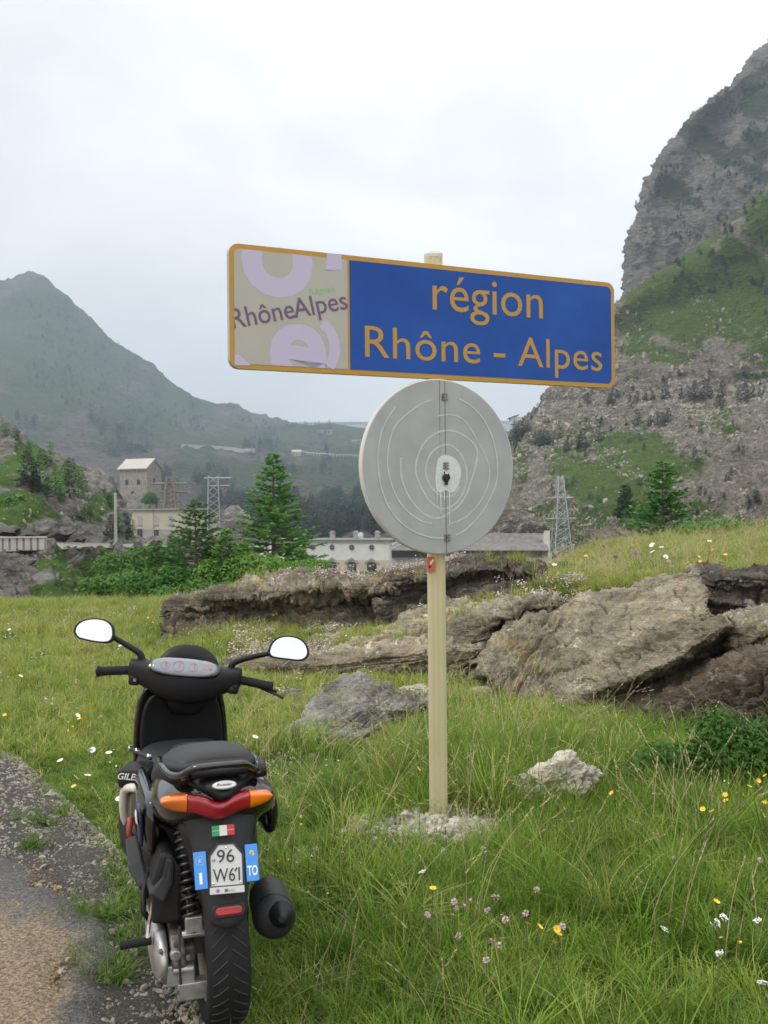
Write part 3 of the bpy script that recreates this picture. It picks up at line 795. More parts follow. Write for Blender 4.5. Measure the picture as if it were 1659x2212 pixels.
# slab right of the pole
rock([
    [(960, 1350, 11.8), (1060, 1320, 11.8), (1140, 1310, 11.8), (1210, 1310, 11.6)],
    [(955, 1345, 11.2), (1000, 1318, 11.2), (1060, 1294, 11.1), (1140, 1284, 11.0), (1200, 1290, 10.9)],
    [(955, 1362, 10.6), (1000, 1340, 10.4), (1060, 1312, 10.3), (1130, 1298, 10.3), (1205, 1302, 10.3)],
    [(960, 1392, 10.2), (1000, 1380, 10.0), (1050, 1352, 10.0), (1110, 1318, 10.1), (1208, 1312, 10.2)],
    [(965, 1412, 10.1), (1000, 1408, 9.95), (1044, 1398, 9.95), (1100, 1345, 10.2), (1206, 1322, 10.35)],
    [(970, 1470, 10.2), (1000, 1470, 10.2), (1044, 1450, 10.3), (1100, 1400, 10.5), (1200, 1370, 10.7)]],
    m_rock_c, 'rounded tan slab right of the pole with a tuft of grass on top', nu=260, nv=150, strata=22, layer=.07, step=.07, lump=.06, fine=.013, seed=41)
# upright block under it
rock([
    [(1080, 1370, 11.2), (1130, 1350, 11.2), (1190, 1350, 11.2)],
    [(1088, 1342, 10.2), (1130, 1330, 10.2), (1180, 1326, 10.2), (1230, 1345, 10.1)],
    [(1072, 1370, 9.7), (1120, 1365, 9.6), (1180, 1365, 9.6), (1238, 1390, 9.6)],
    [(1052, 1410, 9.3), (1110, 1420, 9.1), (1180, 1430, 9.1), (1245, 1440, 9.1)],
    [(1046, 1450, 9.0), (1110, 1470, 8.8), (1180, 1480, 8.7), (1260, 1500, 8.6)],
    [(1060, 1500, 8.9), (1120, 1525, 8.6), (1180, 1545, 8.4), (1270, 1560, 8.3)],
    [(1070, 1590, 9.0), (1120, 1620, 8.6), (1180, 1640, 8.4), (1270, 1650, 8.3)]],
    m_rock_c, 'upright brown rock at the lower left of the big tilted slab', nu=220, nv=170, strata=50, layer=.13, step=.05, lump=.10, fine=.014, seed=52)
# big tilted slab
rock([
    [(1190, 1400, 11.5), (1300, 1370, 11.5), (1400, 1340, 11.5), (1500, 1300, 11.2)],
    [(1178, 1342, 10.4), (1215, 1318, 10.4), (1255, 1296, 10.4), (1310, 1288, 10.3), (1358, 1280, 10.2), (1400, 1250, 10.1), (1450, 1240, 10.0), (1505, 1234, 9.9)],
    [(1180, 1362, 10.0), (1225, 1345, 9.9), (1270, 1326, 9.8), (1330, 1312, 9.7), (1380, 1298, 9.6), (1430, 1276, 9.5), (1475, 1262, 9.5), (1516, 1262, 9.5)],
    [(1195, 1400, 9.5), (1240, 1385, 9.4), (1290, 1372, 9.25), (1340, 1356, 9.15), (1390, 1338, 9.1), (1440, 1318, 9.05), (1485, 1302, 9.05), (1524, 1300, 9.1)],
    [(1215, 1436, 9.1), (1250, 1432, 9.0), (1290, 1418, 8.85), (1340, 1396, 8.75), (1390, 1376, 8.7), (1440, 1352, 8.65), (1485, 1336, 8.65), (1530, 1328, 8.75)],
    [(1225, 1458, 9.05), (1250, 1452, 8.95), (1290, 1440, 8.8), (1340, 1416, 8.75), (1390, 1396, 8.7), (1440, 1372, 8.65), (1485, 1356, 8.7), (1530, 1348, 8.8)],
    [(1235, 1500, 9.4), (1290, 1490, 9.2), (1390, 1450, 9.1), (1485, 1410, 9.1), (1530, 1400, 9.2)]],
    m_rock_c, 'largest tilted slab of the outcrop, tan with yellow lichen', nu=420, nv=240, strata=25, layer=.16, step=.035, lump=.06, fine=.016, seed=63)
# slab below the crack, its underside in shade
rock([
    [(1200, 1560, 9.3), (1340, 1480, 9.2), (1480, 1400, 9.1), (1600, 1360, 9.0)],
    [(1205, 1480, 8.9), (1240, 1462, 8.75), (1290, 1440, 8.6), (1358, 1404, 8.45), (1437, 1367, 8.35), (1505, 1336, 8.3), (1550, 1322, 8.3), (1590, 1330, 8.4)],
    [(1200, 1500, 8.6), (1240, 1490, 8.45), (1290, 1466, 8.3), (1358, 1436, 8.15), (1437, 1402, 8.0), (1505, 1370, 7.95), (1550, 1342, 7.95), (1588, 1342, 8.1)],
    [(1198, 1526, 8.4), (1240, 1512, 8.25), (1288, 1492, 8.1), (1358, 1466, 7.9), (1437, 1434, 7.75), (1501, 1398, 7.7), (1550, 1362, 7.72), (1584, 1352, 7.9)],
    [(1205, 1550, 8.5), (1240, 1535, 8.4), (1290, 1506, 8.35), (1358, 1478, 8.25), (1437, 1450, 8.15), (1501, 1420, 8.15), (1550, 1390, 8.2), (1584, 1372, 8.3)],
    [(1220, 1620, 8.9), (1290, 1560, 8.9), (1358, 1520, 8.8), (1437, 1490, 8.8), (1501, 1470, 8.8), (1584, 1430, 8.8)]],
    m_rock_c, 'tilted slab below the long crack, its lower edge overhanging in shade', nu=380, nv=200, strata=25, layer=.12, step=.035, lump=.05, fine=.015, seed=71)
# dark rock at the top right
rock([
    [(1500, 1300, 11.5), (1600, 1300, 11.5), (1750, 1290, 11.5), (1900, 1290, 11.5)],
    [(1505, 1240, 10.4), (1540, 1232, 10.4), (1600, 1230, 10.3), (1659, 1230, 10.2), (1760, 1236, 10.0), (1900, 1250, 9.8)],
    [(1512, 1250, 9.9), (1545, 1246, 9.8), (1600, 1242, 9.7), (1659, 1244, 9.6), (1760, 1250, 9.4), (1900, 1266, 9.2)],
    [(1520, 1268, 9.8), (1550, 1276, 9.8), (1600, 1284, 9.7), (1659, 1288, 9.6), (1760, 1296, 9.4), (1900, 1306, 9.2)],
    [(1528, 1292, 9.6), (1560, 1300, 9.6), (1600, 1312, 9.5), (1659, 1320, 9.3), (1760, 1330, 9.2), (1900, 1340, 9.0)],
    [(1530, 1380, 9.7), (1600, 1390, 9.7), (1659, 1390, 9.6), (1900, 1400, 9.3)]],
    m_rock_b, 'dark grey rock at the right end of the outcrop, behind the big slab', nu=260, nv=130, strata=-8, layer=.10, step=.05, lump=.10, fine=.018, seed=84)
rock([
    [(1560, 1380, 9.4), (1640, 1360, 9.4), (1760, 1370, 9.4), (1900, 1380, 9.3)],
    [(1570, 1340, 8.8), (1600, 1328, 8.8), (1640, 1318, 8.8), (1680, 1326, 8.7), (1760, 1330, 8.6), (1900, 1340, 8.4)],
    [(1575, 1356, 8.2), (1610, 1345, 8.1), (1650, 1342, 8.0), (1690, 1345, 8.0), (1760, 1350, 7.9), (1900, 1362, 7.7)],
    [(1580, 1378, 8.0), (1615, 1376, 7.9), (1650, 1382, 7.9), (1690, 1378, 7.8), (1760, 1384, 7.7), (1900, 1396, 7.5)],
    [(1585, 1430, 8.3), (1650, 1430, 8.3), (1760, 1440, 8.2), (1900, 1450, 8.0)]],
    m_rock_c, 'lumpy tan rock at the right edge, above the rust brown face', nu=200, nv=110, strata=18, layer=.09, step=.06, lump=.12, fine=.016, seed=91)
# rust-brown face low on the right
rock([
    [(1290, 1560, 8.9), (1400, 1500, 8.8), (1500, 1460, 8.7), (1640, 1420, 8.5), (1900, 1430, 8.2)],
    [(1300, 1508, 8.4), (1340, 1492, 8.3), (1400, 1476, 8.1), (1470, 1450, 8.0), (1530, 1420, 7.9), (1600, 1392, 7.8), (1680, 1386, 7.7), (1760, 1396, 7.5), (1900, 1410, 7.3)],
    [(1300, 1530, 8.1), (1360, 1520, 7.9), (1430, 1500, 7.7), (1500, 1470, 7.55), (1560, 1440, 7.4), (1620, 1420, 7.3), (1690, 1412, 7.2), (1900, 1440, 7.0)],
    [(1290, 1560, 7.9), (1360, 1560, 7.7), (1430, 1545, 7.5), (1500, 1520, 7.3), (1560, 1500, 7.15), (1620, 1480, 7.05), (1690, 1480, 6.95), (1900, 1500, 6.8)],
    [(1290, 1600, 7.8), (1360, 1600, 7.6), (1430, 1595, 7.4), (1500, 1580, 7.2), (1560, 1575, 7.0), (1620, 1570, 6.9), (1690, 1570, 6.8), (1900, 1590, 6.6)],
    [(1290, 1680, 7.7), (1430, 1680, 7.4), (1560, 1680, 7.0), (1900, 1700, 6.6)]],
    m_rock_d, 'rust brown rock face at the lower right, with orange lichen along a crack', nu=400, nv=220, strata=26, layer=.14, step=.05, lump=.10, fine=.018, seed=103, cracks=.04)
# boulder slab between scooter and pole
rock([
    [(640, 1560, 9.0), (740, 1500, 9.0), (860, 1520, 8.9)],
    [(680, 1508, 8.3), (730, 1470, 8.3), (800, 1464, 8.2), (845, 1480, 8.2), (925, 1512, 8.2)],
    [(650, 1540, 7.8), (710, 1492, 7.9), (780, 1482, 7.8), (830, 1496, 7.8), (900, 1520, 7.9)],
    [(612, 1570, 7.5), (680, 1530, 7.5), (750, 1522, 7.4), (815, 1530, 7.4), (890, 1532, 7.7)],
    [(606, 1590, 7.3), (670, 1575, 7.2), (740, 1560, 7.2), (800, 1548, 7.3), (870, 1545, 7.65)],
    [(620, 1625, 7.1), (680, 1615, 7.0), (740, 1610, 7.0), (800, 1600, 7.1), (860, 1585, 7.5)],
    [(630, 1700, 7.1), (680, 1700, 7.0), (740, 1700, 7.0), (860, 1670, 7.4)]],
    m_rock_e, 'grey split boulder in the grass between the scooter seat and the pole', nu=280, nv=190, strata=33, layer=.07, step=.04, lump=.03, fine=.012, seed=117, end=.4)

def boulder(name, c, size, mat, label, seed, group=None, rot=0., amp=.25, sub=4, layer=None):
    """a rough free-standing stone"""
    bm = bmesh.new(); bmesh.ops.create_icosphere(bm, subdivisions=sub, radius=1)
    v = np.array([x.co[:] for x in bm.verts])
    v = np.sign(v) * np.abs(v) ** .8
    d = 1 + amp * fbm(v * 1.2 + seed, 3) + amp * .45 * fbm(v * 4 + seed, 4, .6, True)
    v = v * d[:, None] * np.array(size)
    c_, s_ = math.cos(R(rot)), math.sin(R(rot))
    v = np.stack([v[:, 0] * c_ - v[:, 2] * s_, v[:, 1], v[:, 0] * s_ + v[:, 2] * c_], 1)
    for x, p in zip(bm.verts, v): x.co = p
    me = bpy.data.meshes.new(name); bm.to_mesh(me); bm.free(); me.materials.append(mat)
    o = bpy.data.objects.new(name, me); COL.objects.link(o); o.location = c
    return tag(o, label, 'rock', group) if label else o
def gp(u, v, dz=0.):
    """the spot on the verge seen at (u, v)"""
    h = sight(u, v, [ground_bvh]); return Vector(h[0]) + Vector((0, 0, dz))
boulder('rock', gp(1192, 1752, .12), (.215, .15, .115), m_white, 'white pitted limestone rock lying in the grass right of the pole', 5, rot=24, amp=.32, sub=5)
boulder('rock', gp(900, 1510, .05), (.13, .09, .065), m_white, 'small white rock just left of the pole, beside the grey boulder', 8, amp=.35)
boulder('rock', gp(636, 1512, .04), (.08, .06, .05), m_rock_e, 'small dark stone below the right handlebar grip', 12)
boulder('rock', gp(1040, 1512, .05), (.10, .07, .05), m_rock_c, 'low pale stone half hidden in grass right of the pole', 15)
# ================================================================== SIGN
def text_mesh(txt, weight=0., shear=0., space=1.):
    """text as flat mesh data in x (right) and z (up)"""
    cu = bpy.data.curves.new('text', 'FONT'); cu.body = txt; cu.offset = weight; cu.shear = shear
    cu.space_character = space; cu.resolution_u = 4; cu.fill_mode = 'FRONT'
    o = bpy.data.objects.new('text', cu); COL.objects.link(o)
    dg = bpy.context.evaluated_depsgraph_get(); dg.update()
    me = bpy.data.meshes.new_from_object(o.evaluated_get(dg))
    bpy.data.objects.remove(o); bpy.data.curves.remove(cu)
    v = np.array([x.co[:2] for x in me.vertices]); f = [tuple(p.vertices) for p in me.polygons]
    bpy.data.meshes.remove(me)
    return v, f
def lettering(name, txt, x0, x1, zb, h, mat, parent, y=0., rot=0., thick=.0006, ref='x', weight=0., shear=0., clip=None, space=1., to=None):
    """text spanning x0..x1 on baseline zb; h = height of the reference letter"""
    v, f = text_mesh(txt, weight, shear, space)
    rv, _ = text_mesh(ref, weight)
    w = v[:, 0].max() - v[:, 0].min()
    v = np.stack([(v[:, 0] - v[:, 0].min()) / w * (x1 - x0), v[:, 1] / max(rv[:, 1].max(), .01) * h], 1)
    c_, s_ = math.cos(R(rot)), math.sin(R(rot))
    v = np.stack([v[:, 0] * c_ - v[:, 1] * s_ + x0, v[:, 0] * s_ + v[:, 1] * c_ + zb], 1)
    bm = bmesh.new(); bv = [bm.verts.new((a, 0, b_)) for a, b_ in v]
    for q in f:
        try: bm.faces.new([bv[i] for i in q])
        except ValueError: pass
    bmesh.ops.remove_doubles(bm, verts=bm.verts, dist=1e-6)
    if clip:
        for co, no in clip:
            bmesh.ops.bisect_plane(bm, geom=bm.verts[:] + bm.edges[:] + bm.faces[:], plane_co=co, plane_no=no, clear_outer=True)
    if thick:
        r_ = bmesh.ops.extrude_face_region(bm, geom=bm.faces[:])
        for g in r_['geom']:
            if isinstance(g, bmesh.types.BMVert): g.co.y -= thick
    bmesh.ops.recalc_face_normals(bm, faces=bm.faces)
    for q in bm.verts: q.co.y += y
    if to:
        for q in bm.verts: q.co = to(q.co)
    me = bpy.data.meshes.new(name); bm.to_mesh(me); bm.free(); me.materials.append(mat)
    o = bpy.data.objects.new(name, me); COL.objects.link(o); o.parent = parent
    return o
def rrect(w, h, r, n=6):
    p = []
    for (cx, cz, a0) in ((w / 2 - r, h / 2 - r, 0), (-w / 2 + r, h / 2 - r, 90), (-w / 2 + r, -h / 2 + r, 180), (w / 2 - r, -h / 2 + r, 270)):
        for k in range(n + 1):
            a = R(a0 + 90 * k / n); p.append((cx + r * math.cos(a), cz + r * math.sin(a)))
    return p
def prism(mb, poly, y0, y1, c=(0, 0)):
    return mb.loft([[(x + c[0], y, z + c[1]) for x, z in poly] for y in (y0, y1)])

m_post = plain('post_paint', (.50, .455, .27), .38, noise=.05, nscale=3)
m_amber = plain('amber_sheeting', (.46, .255, .028), .35, noise=.06, nscale=12)
m_blue, N, L, b = newmat('blue_sheeting')
b.inputs['Base Color'].default_value = (.022, .085, .33, 1); b.inputs['Roughness'].default_value = .3; b.inputs['Specular IOR Level'].default_value = .2
n_ = tex(N, L, 'Noise', 2.2, None, 3); tco = N.new('ShaderNodeTexCoord'); L.new(tco.outputs['Object'], n_.inputs['Vector'])
L.new(ramp(N, L, n_.outputs['Fac'], [(.3, (.010, .062, .30)), (.7, (.017, .088, .38))]), b.inputs['Base Color'])
bump(N, L, b, n_.outputs['Fac'], .3, .05)
m_square = plain('greige_film', (.42, .405, .355), .4, noise=.04, nscale=4)
m_lilac = plain('lilac_print', (.50, .46, .62), .4)
m_purple = plain('purple_print', (.14, .085, .17), .4)
m_green_print = plain('green_print', (.22, .55, .28), .4)
m_alu = plain('sheet_metal', (.42, .43, .43), .45, metal=.3, noise=.05, nscale=6)
m_disc = plain('grey_sheet', (.37, .38, .38), .42, noise=.10, nscale=7, bump=.06)
m_rim = plain('pale_rim', (.60, .59, .53), .45)
m_chalk = plain('white_paint', (.50, .54, .57), .8, noise=.06, nscale=40)
m_chalk2 = plain('white_paint_thick', (.62, .66, .67), .7, noise=.10, nscale=60)
m_steel = plain('dull_steel', (.22, .21, .20), .4, metal=.6, noise=.2, nscale=80)
m_dark = plain('black_gap', (.03, .03, .03), .7)
m_sticker = plain('red_sticker', (.62, .11, .05), .5, noise=.15, nscale=40)
m_paper = plain('sticker_white', (.75, .75, .73), .5)

base = Vector(P(948, 1812, 5.30)); topp = Vector(P(936, 552, 5.30))
post = empty('sign_post', (base.x, base.y, base.z))
tag(post, 'pale yellow ribbed metal post standing in a patch of rubble and carrying both signs', 'post')
mbp = MB(); rw, rd = .044, .032; ln = (topp - base).length + .15
prof = []
for k in range(48):
    a = 2 * math.pi * k / 48; c_, s_ = math.cos(a), math.sin(a)
    x = rw * math.copysign(abs(c_) ** .55, c_); y = rd * math.copysign(abs(s_) ** .55, s_)
    prof.append((x, y))
for side in (-1, 1):
    pass
def post_prof():
    q = []
    for x, y in prof:
        g = 1.
        if y < 0 and abs(x) < rw * .8:
            g -= .09 * math.exp(-((abs(x) - .012) / .004) ** 2)
        q.append((x, y * g))
    return q
pp = post_prof()
direc = (topp - base)
mbp.loft([[(x + direc.x * t, y, z0) for x, y in pp] for t, z0 in ((-.11, -.15), (0, 0), (.5, direc.z * .5), (1, direc.z))])
shaft = mbp.build('shaft', m_post, post, smooth=False)
for m_ in [shaft.modifiers.new('bevel', 'BEVEL')]: m_.width = .0015; m_.segments = 1; m_.angle_limit = R(20)
cap = MB().loft([[(x * s + direc.x, y * s, z) for x, y in prof] for s, z in ((1.01, direc.z - .012), (1.03, direc.z + .004), (.9, direc.z + .014), (.3, direc.z + .019))]).build('post_cap', m_rim, post)
yaw = R(26.4)
# region sign
sg = [Vector(P(497, 525, 4.776)), Vector(P(1328, 612, 5.707)), Vector(P(1325, 838, 5.707)), Vector(P(495, 795, 4.776))]
cen = sum(sg, Vector()) / 4
SW, SH = 2.095, .548
sign = empty('region_sign', cen, (0, 0, yaw))
tag(sign, 'wide blue and grey regional border sign with amber rim and lettering, on the post', 'road sign')
inv = sign_inv = (Matrix.Translation(cen) @ Matrix.Rotation(yaw, 4, 'Z')).inverted()
def S(u, v):
    """picture point onto the sign's face, local (x, z)"""
    o = inv @ Vector((0, 0, EYE)); q = inv @ Vector(P(u, v, 5.)); d = q - o
    t = (-.0 - o.y) / d.y; r_ = o + d * t
    return r_.x, r_.z
pl = MB(); prism(pl, rrect(SW, SH, .045), .004, .028)
pl.build('back_plate', m_alu, sign)
rim = MB(); prism(rim, rrect(SW, SH, .045), -.001, .0035); rim.build('rim', m_amber, sign)
xs = S(752, 680)[0]
def poly_sheet(name, poly, y0, y1, mat, parent):
    mb = MB(); prism(mb, poly, y0, y1); return mb.build(name, mat, parent)
bw = .0225
# blue field and greige square inside the rim, rounded at the outer corners
def half(x0, x1, left):
    z0, z1, r_ = -SH / 2 + bw, SH / 2 - bw, .028
    p = []
    if left:
        p = [(x1, z0), (x1, z1)]
        for k in range(6): a = R(90 + 18 * k); p.append((x0 + r_ + r_ * math.cos(a), z1 - r_ + r_ * math.sin(a)))
        for k in range(6): a = R(180 + 18 * k); p.append((x0 + r_ + r_ * math.cos(a), z0 + r_ + r_ * math.sin(a)))
    else:
        p = [(x0, z1), (x0, z0)]
        for k in range(6): a = R(270 + 18 * k); p.append((x1 - r_ + r_ * math.cos(a), z0 + r_ + r_ * math.sin(a)))
        for k in range(6): a = R(0 + 18 * k); p.append((x1 - r_ + r_ * math.cos(a), z1 - r_ + r_ * math.sin(a)))
    return p
poly_sheet('grey_square', half(-SW / 2 + bw, xs - .004, True), -.0025, -.0012, m_square, sign)
poly_sheet('blue_field', half(xs + .008, SW / 2 - bw, False), -.0025, -.0012, m_blue, sign)
x0, zb0 = S(934, 668); x1, zb1 = S(1172, 689); xh = S(1160, 640)[1] - S(1160, 688)[1]
lettering('lettering', 'région', x0, x1, (zb0 + zb1) / 2, S(1160, 639)[1] - S(1160, 688)[1], m_amber, sign, -.0027, weight=.0)
x0, zb0 = S(788, 770); x1, zb1 = S(1300, 802)
for wd_, u0_, u1_ in (('Rhône', 788, 1037), ('-', 1066, 1091), ('Alpes', 1118, 1300)):
    lettering('lettering', wd_, S(u0_, 770)[0], S(u1_, 790)[0], (zb0 + zb1) / 2, S(795, 702)[1] - S(795, 769)[1], m_amber, sign, -.0027, weight=.0, ref='R', space=1.03)
# the square: pale giant letters cut off by its edges, then the slanting regional logo
sx0, sx1, sz0, sz1 = -SW / 2 + bw, xs - .004, -SH / 2 + bw, SH / 2 - bw
clipq = [((sx0, 0, 0), (-1, 0, 0)), ((sx1, 0, 0), (1, 0, 0)), ((0, 0, sz0), (0, 0, -1)), ((0, 0, sz1), (0, 0, 1))]
U = lambda x, y: S(473 + .541 * x, 497.3 + .541 * y)
a_, b_ = U(88, 240), U(375, 240)
lettering('giant_letter', 'o', a_[0], b_[0], a_[1] + .005, .30, m_lilac, sign, -.0027, thick=.0003, clip=clipq, weight=.03)
a_, b_ = U(195, 590), U(400, 590)
lettering('giant_letter', 'e', a_[0], b_[0] + .03, a_[1] + .0, .255, m_lilac, sign, -.0027, thick=.0003, clip=clipq, weight=.03, rot=-4)
def arc(name, pts, w, mat, parent, y=-.0027, th=.0003):
    mb = MB(); p = [Vector((q[0], 0, q[1])) for q in pts]
    rings = []
    for i, q in enumerate(p):
        d = (p[min(i + 1, len(p) - 1)] - p[max(i - 1, 0)]).normalized(); nrm = Vector((-d.z, 0, d.x)) * (w[i] if hasattr(w, '__len__') else w) / 2
        rings.append([(q.x + nrm.x, y, q.z + nrm.z), (q.x - nrm.x, y, q.z - nrm.z), (q.x - nrm.x, y - th, q.z - nrm.z), (q.x + nrm.x, y - th, q.z + nrm.z)])
    mb.loft(rings); return mb.build(name, mat, parent)
arc('giant_letter_stroke', [U(412, 372), U(440, 400), U(458, 440), U(462, 480), U(455, 515), U(440, 548)], [.05, .05, .052, .054, .052, .046], m_lilac, sign)
arc('giant_letter_stroke', [U(425, 160), U(490, 158)], .004, m_lilac, sign)
poly_sheet('giant_letter_stroke', [U(424, 162), U(430, 92), U(488, 96), U(491, 158)][::-1], -.0030, -.0027, m_lilac, sign)
poly_sheet('giant_letter_stroke', [U(62, 497), U(78, 497), U(128, 540), U(62, 540)], -.0030, -.0027, m_lilac, sign)
a_ = U(57, 398); b_ = U(285, 345)
ang = 13.0
lettering('logo_lettering', 'Rhône', a_[0] + .0, a_[0] + .300, a_[1] + .006, .086, m_purple, sign, -.0031, rot=ang, clip=clipq, weight=.006, ref='R')
a2 = U(312, 340)
lettering('logo_lettering', 'Alpes', a_[0] + .288, a_[0] + .560, a_[1] + .072, .086, m_purple, sign, -.0031, rot=ang, clip=clipq, weight=.006, ref='A')
a3 = U(372, 266)
lettering('logo_lettering', 'Région', a3[0] - .01, a3[0] + .115, a3[1] + .01, .026, m_green_print, sign, -.0031, rot=ang - 1, clip=clipq, weight=.006, ref='R', space=1.25)
# brackets holding it to the post
for zz in (.19, -.19):
    MB().box((.0, .04, zz), (.30, .022, .035)).build('bracket', m_alu, sign).location.x = (inv @ Vector((topp.x, topp.y, cen.z))).x

# round plate seen from its back, below
dyaw = R(27.5)
dc = Vector(P(951, 1008, 5.222))
disc = empty('round_sign', dc, (0, 0, dyaw))
tag(disc, 'round grey folded plate below the blue sign, sprayed with white paint spirals', 'road sign')
dinv = (Matrix.Translation(dc) @ Matrix.Rotation(dyaw, 4, 'Z')).inverted()
def D(x, y):
    u, v = 727.7 + .2924 * x, 788.4 + .2924 * y
    o = dinv @ Vector((0, 0, EYE)); q = dinv @ Vector(P(u, v, 5.)); d = q - o
    r_ = o + d * (-o.y / d.y); return r_.x, r_.z
RD = .413
for sgn in (-1, 1):   # the two hinged halves
    hp = [(0, -RD + .0002), ] + [(sgn * RD * math.cos(a), RD * math.sin(a)) for a in np.linspace(-math.pi / 2 + .004, math.pi / 2 - .004, 50)]
    mb = MB(); prism(mb, hp, 0., .012); hf = mb.build('half_plate', m_disc, disc)
rimm = MB().lathe([(RD - .002, .0015), (RD + .004, .0025), (RD + .006, .010), (RD + .004, .034), (RD - .004, .036), (RD - .004, .013)], axis='y', n=96, cap=False)
rimm.v = [v for v in rimm.v]; ro = rimm.build('rim', m_rim, disc, smooth=True)
sx_ = D(803, 700)[0]
poly_sheet('seam', [(sx_ - .0022, -RD + .003), (sx_ + .0022, -RD + .003), (sx_ + .0012, RD - .003), (sx_ - .0022, RD - .003)], -.0014, 0, m_steel, disc)
def smooth_pts(l, k=6):
    q = catmull(np.array([D(*p) for p in l]), len(l) * k); return [tuple(p) for p in q]
def wob_w(n, w): return [w * (1 + .3 * math.sin(i * .9) * math.sin(i * .23)) for i in range(n)]
rings_ = [
    [(905, 900), (870, 950), (800, 975), (720, 930), (668, 850), (657, 760), (690, 660), (760, 602), (830, 590), (900, 640), (945, 720), (960, 820), (940, 920), (890, 1010), (820, 1055), (760, 1055), (690, 1010), (620, 900), (582, 780), (600, 670), (650, 570), (740, 500), (830, 485), (920, 510), (1000, 570), (1038, 640), (1025, 740), (990, 860), (955, 960), (900, 1040), (840, 1085), (760, 1130), (680, 1120), (600, 1060), (520, 950), (477, 820), (472, 680)],
    [(740, 375), (850, 370), (940, 410), (1010, 510), (1070, 620), (1120, 740), (1122, 860), (1070, 990), (980, 1100), (900, 1150), (840, 1170)],
    [(700, 260), (620, 290), (510, 370), (430, 450), (390, 560), (373, 700), (390, 830), (440, 970), (520, 1080), (620, 1150), (700, 1170)],
    [(900, 250), (1000, 310), (1080, 400), (1140, 520), (1175, 650), (1185, 800), (1160, 920), (1090, 1060), (1010, 1160), (930, 1230), (880, 1255)],
    [(430, 310), (340, 460), (303, 640), (308, 800), (340, 950), (400, 1080), (490, 1180), (590, 1240), (700, 1275), (790, 1278)]]
for i, rg in enumerate(rings_):
    q = smooth_pts(rg); arc('paint_ring', q, wob_w(len(q), (.0085, .006, .0075, .0075, .007)[i]), m_chalk, disc, y=-.0002 - .0003 * i, th=.0006)
blob = [(740, 720), (760, 680), (800, 665), (860, 685), (900, 730), (915, 790), (905, 860), (880, 920), (845, 945), (800, 925), (765, 945), (735, 920), (728, 850), (730, 780)]
q = catmull(np.array([D(*p) for p in blob + blob[:1]]), 60)[:-1]
poly_sheet('paint_blot', [tuple(p) for p in q][::-1], -.0022, -.0002, m_chalk2, disc)
for x_, y0_, y1_ in ((735, 930, 1020), (762, 940, 1100), (828, 935, 1185), (790, 930, 1000)):
    arc('paint_drip', [D(x_, y0_), D(x_ + 3, (y0_ + y1_) / 2), D(x_ + 2, y1_)], [.008, .005, .003], m_chalk2, disc, y=-.0026, th=.0008)
for (x_, y_) in ((795, 235), (803, 745), (815, 1275)):
    hx, hz = D(x_, y_); mb = MB()
    mb.box((hx, -.005, hz), (.012, .008, .034))
    for s_ in (-1, 1):
        for k in (-1, 0, 1): mb.box((hx + s_ * .010, -.004, hz + k * .012), (.012, .005, .006))
    mb.build('hinge', m_steel, disc)
hx, hz = D(802, 835); mb = MB()
mb.lathe([(.004, -.012), (.017, -.012), (.019, -.008), (.019, -.001), (.016, 0)], c=(hx, 0, hz), axis='y', n=18)
mb.tube([(hx - .012, -.012, hz + .03), (hx - .014, -.018, hz), (hx, -.022, hz - .018), (hx + .014, -.018, hz), (hx + .01, -.012, hz + .02)], .003, 6)
mb.box((hx, -.008, hz - .024), (.014, .008, .018)); mb.build('latch', m_dark, disc)
# torn bit of trim at the right rim
hx, hz = D(1320, 790); MB().box((RD + .008, .01, hz), (.012, .012, .05)).build('latch_tab', m_steel, disc)
for zz in (.2, -.2):
    MB().box((0, .045, zz), (.20, .02, .035)).build('bracket', m_alu, disc)
# small red sticker on the post
st = empty('sticker', P(932, 1219, 5.26), (0, 0, 0)); st.parent = None
sti = MB(); sti.loft([[(x, y, z) for x, y in ((-.022, .012), (-.021, -.001), (-.013, -.003), (.016, -.003), (.016, -.0022), (-.012, -.0022), (-.0202, .0), (-.0212, .012))] for z in (-.036, .036)])
bpy.data.objects.remove(st)
so = sti.build('sticker', m_sticker, post); so.location = Vector(P(932, 1219, 5.2655)) - base
MB().add([(-.008, -.0036, .010), (.004, -.0036, .022), (.010, -.0036, .026), (.012, -.0036, .018), (.002, -.0036, .004), (-.004, -.0036, -.004)], [(0, 5, 4, 3, 2, 1)]).build('sticker_mark', m_paper, so)
MB().add([(-.016, -.0036, -.012), (-.004, -.0036, -.003), (.0, -.0036, -.010), (-.010, -.0036, -.022)], [(0, 3, 2, 1)]).build('sticker_mark', m_dark, so)
# ================================================================== SCOOTER
m_black = plain('matt_black_plastic', (.009, .009, .010), .45, spec=.28, noise=.15, nscale=60)
m_trim = plain('charcoal_plastic', (.022, .023, .025), .5, spec=.32, noise=.10, nscale=90, bump=.15)
m_gloss = plain('black_lacquer', (.008, .009, .008), .10, spec=.5, coat=.5)
m_seat = plain('seat_vinyl', (.018, .018, .019), .48, spec=.4, noise=.08, nscale=200, bump=.12)
m_seat2 = plain('seat_vinyl_dark', (.010, .010, .011), .6)
m_rubber = plain('tyre_rubber', (.013, .013, .014), .75, spec=.3, noise=.25, nscale=30, bump=.1)
m_silver = plain('cast_alloy', (.42, .42, .41), .38, metal=.7, noise=.30, nscale=25, bump=.15)
m_dirty = plain('oily_alloy', (.16, .15, .14), .55, metal=.5, noise=.5, nscale=40, bump=.5)
m_chrome = plain('bright_steel', (.70, .71, .72), .15, metal=1.)
m_mirror = plain('mirror_glass', (.70, .71, .73), .01, metal=1.)
m_white_trim = plain('cream_lacquer', (.62, .60, .54), .3)
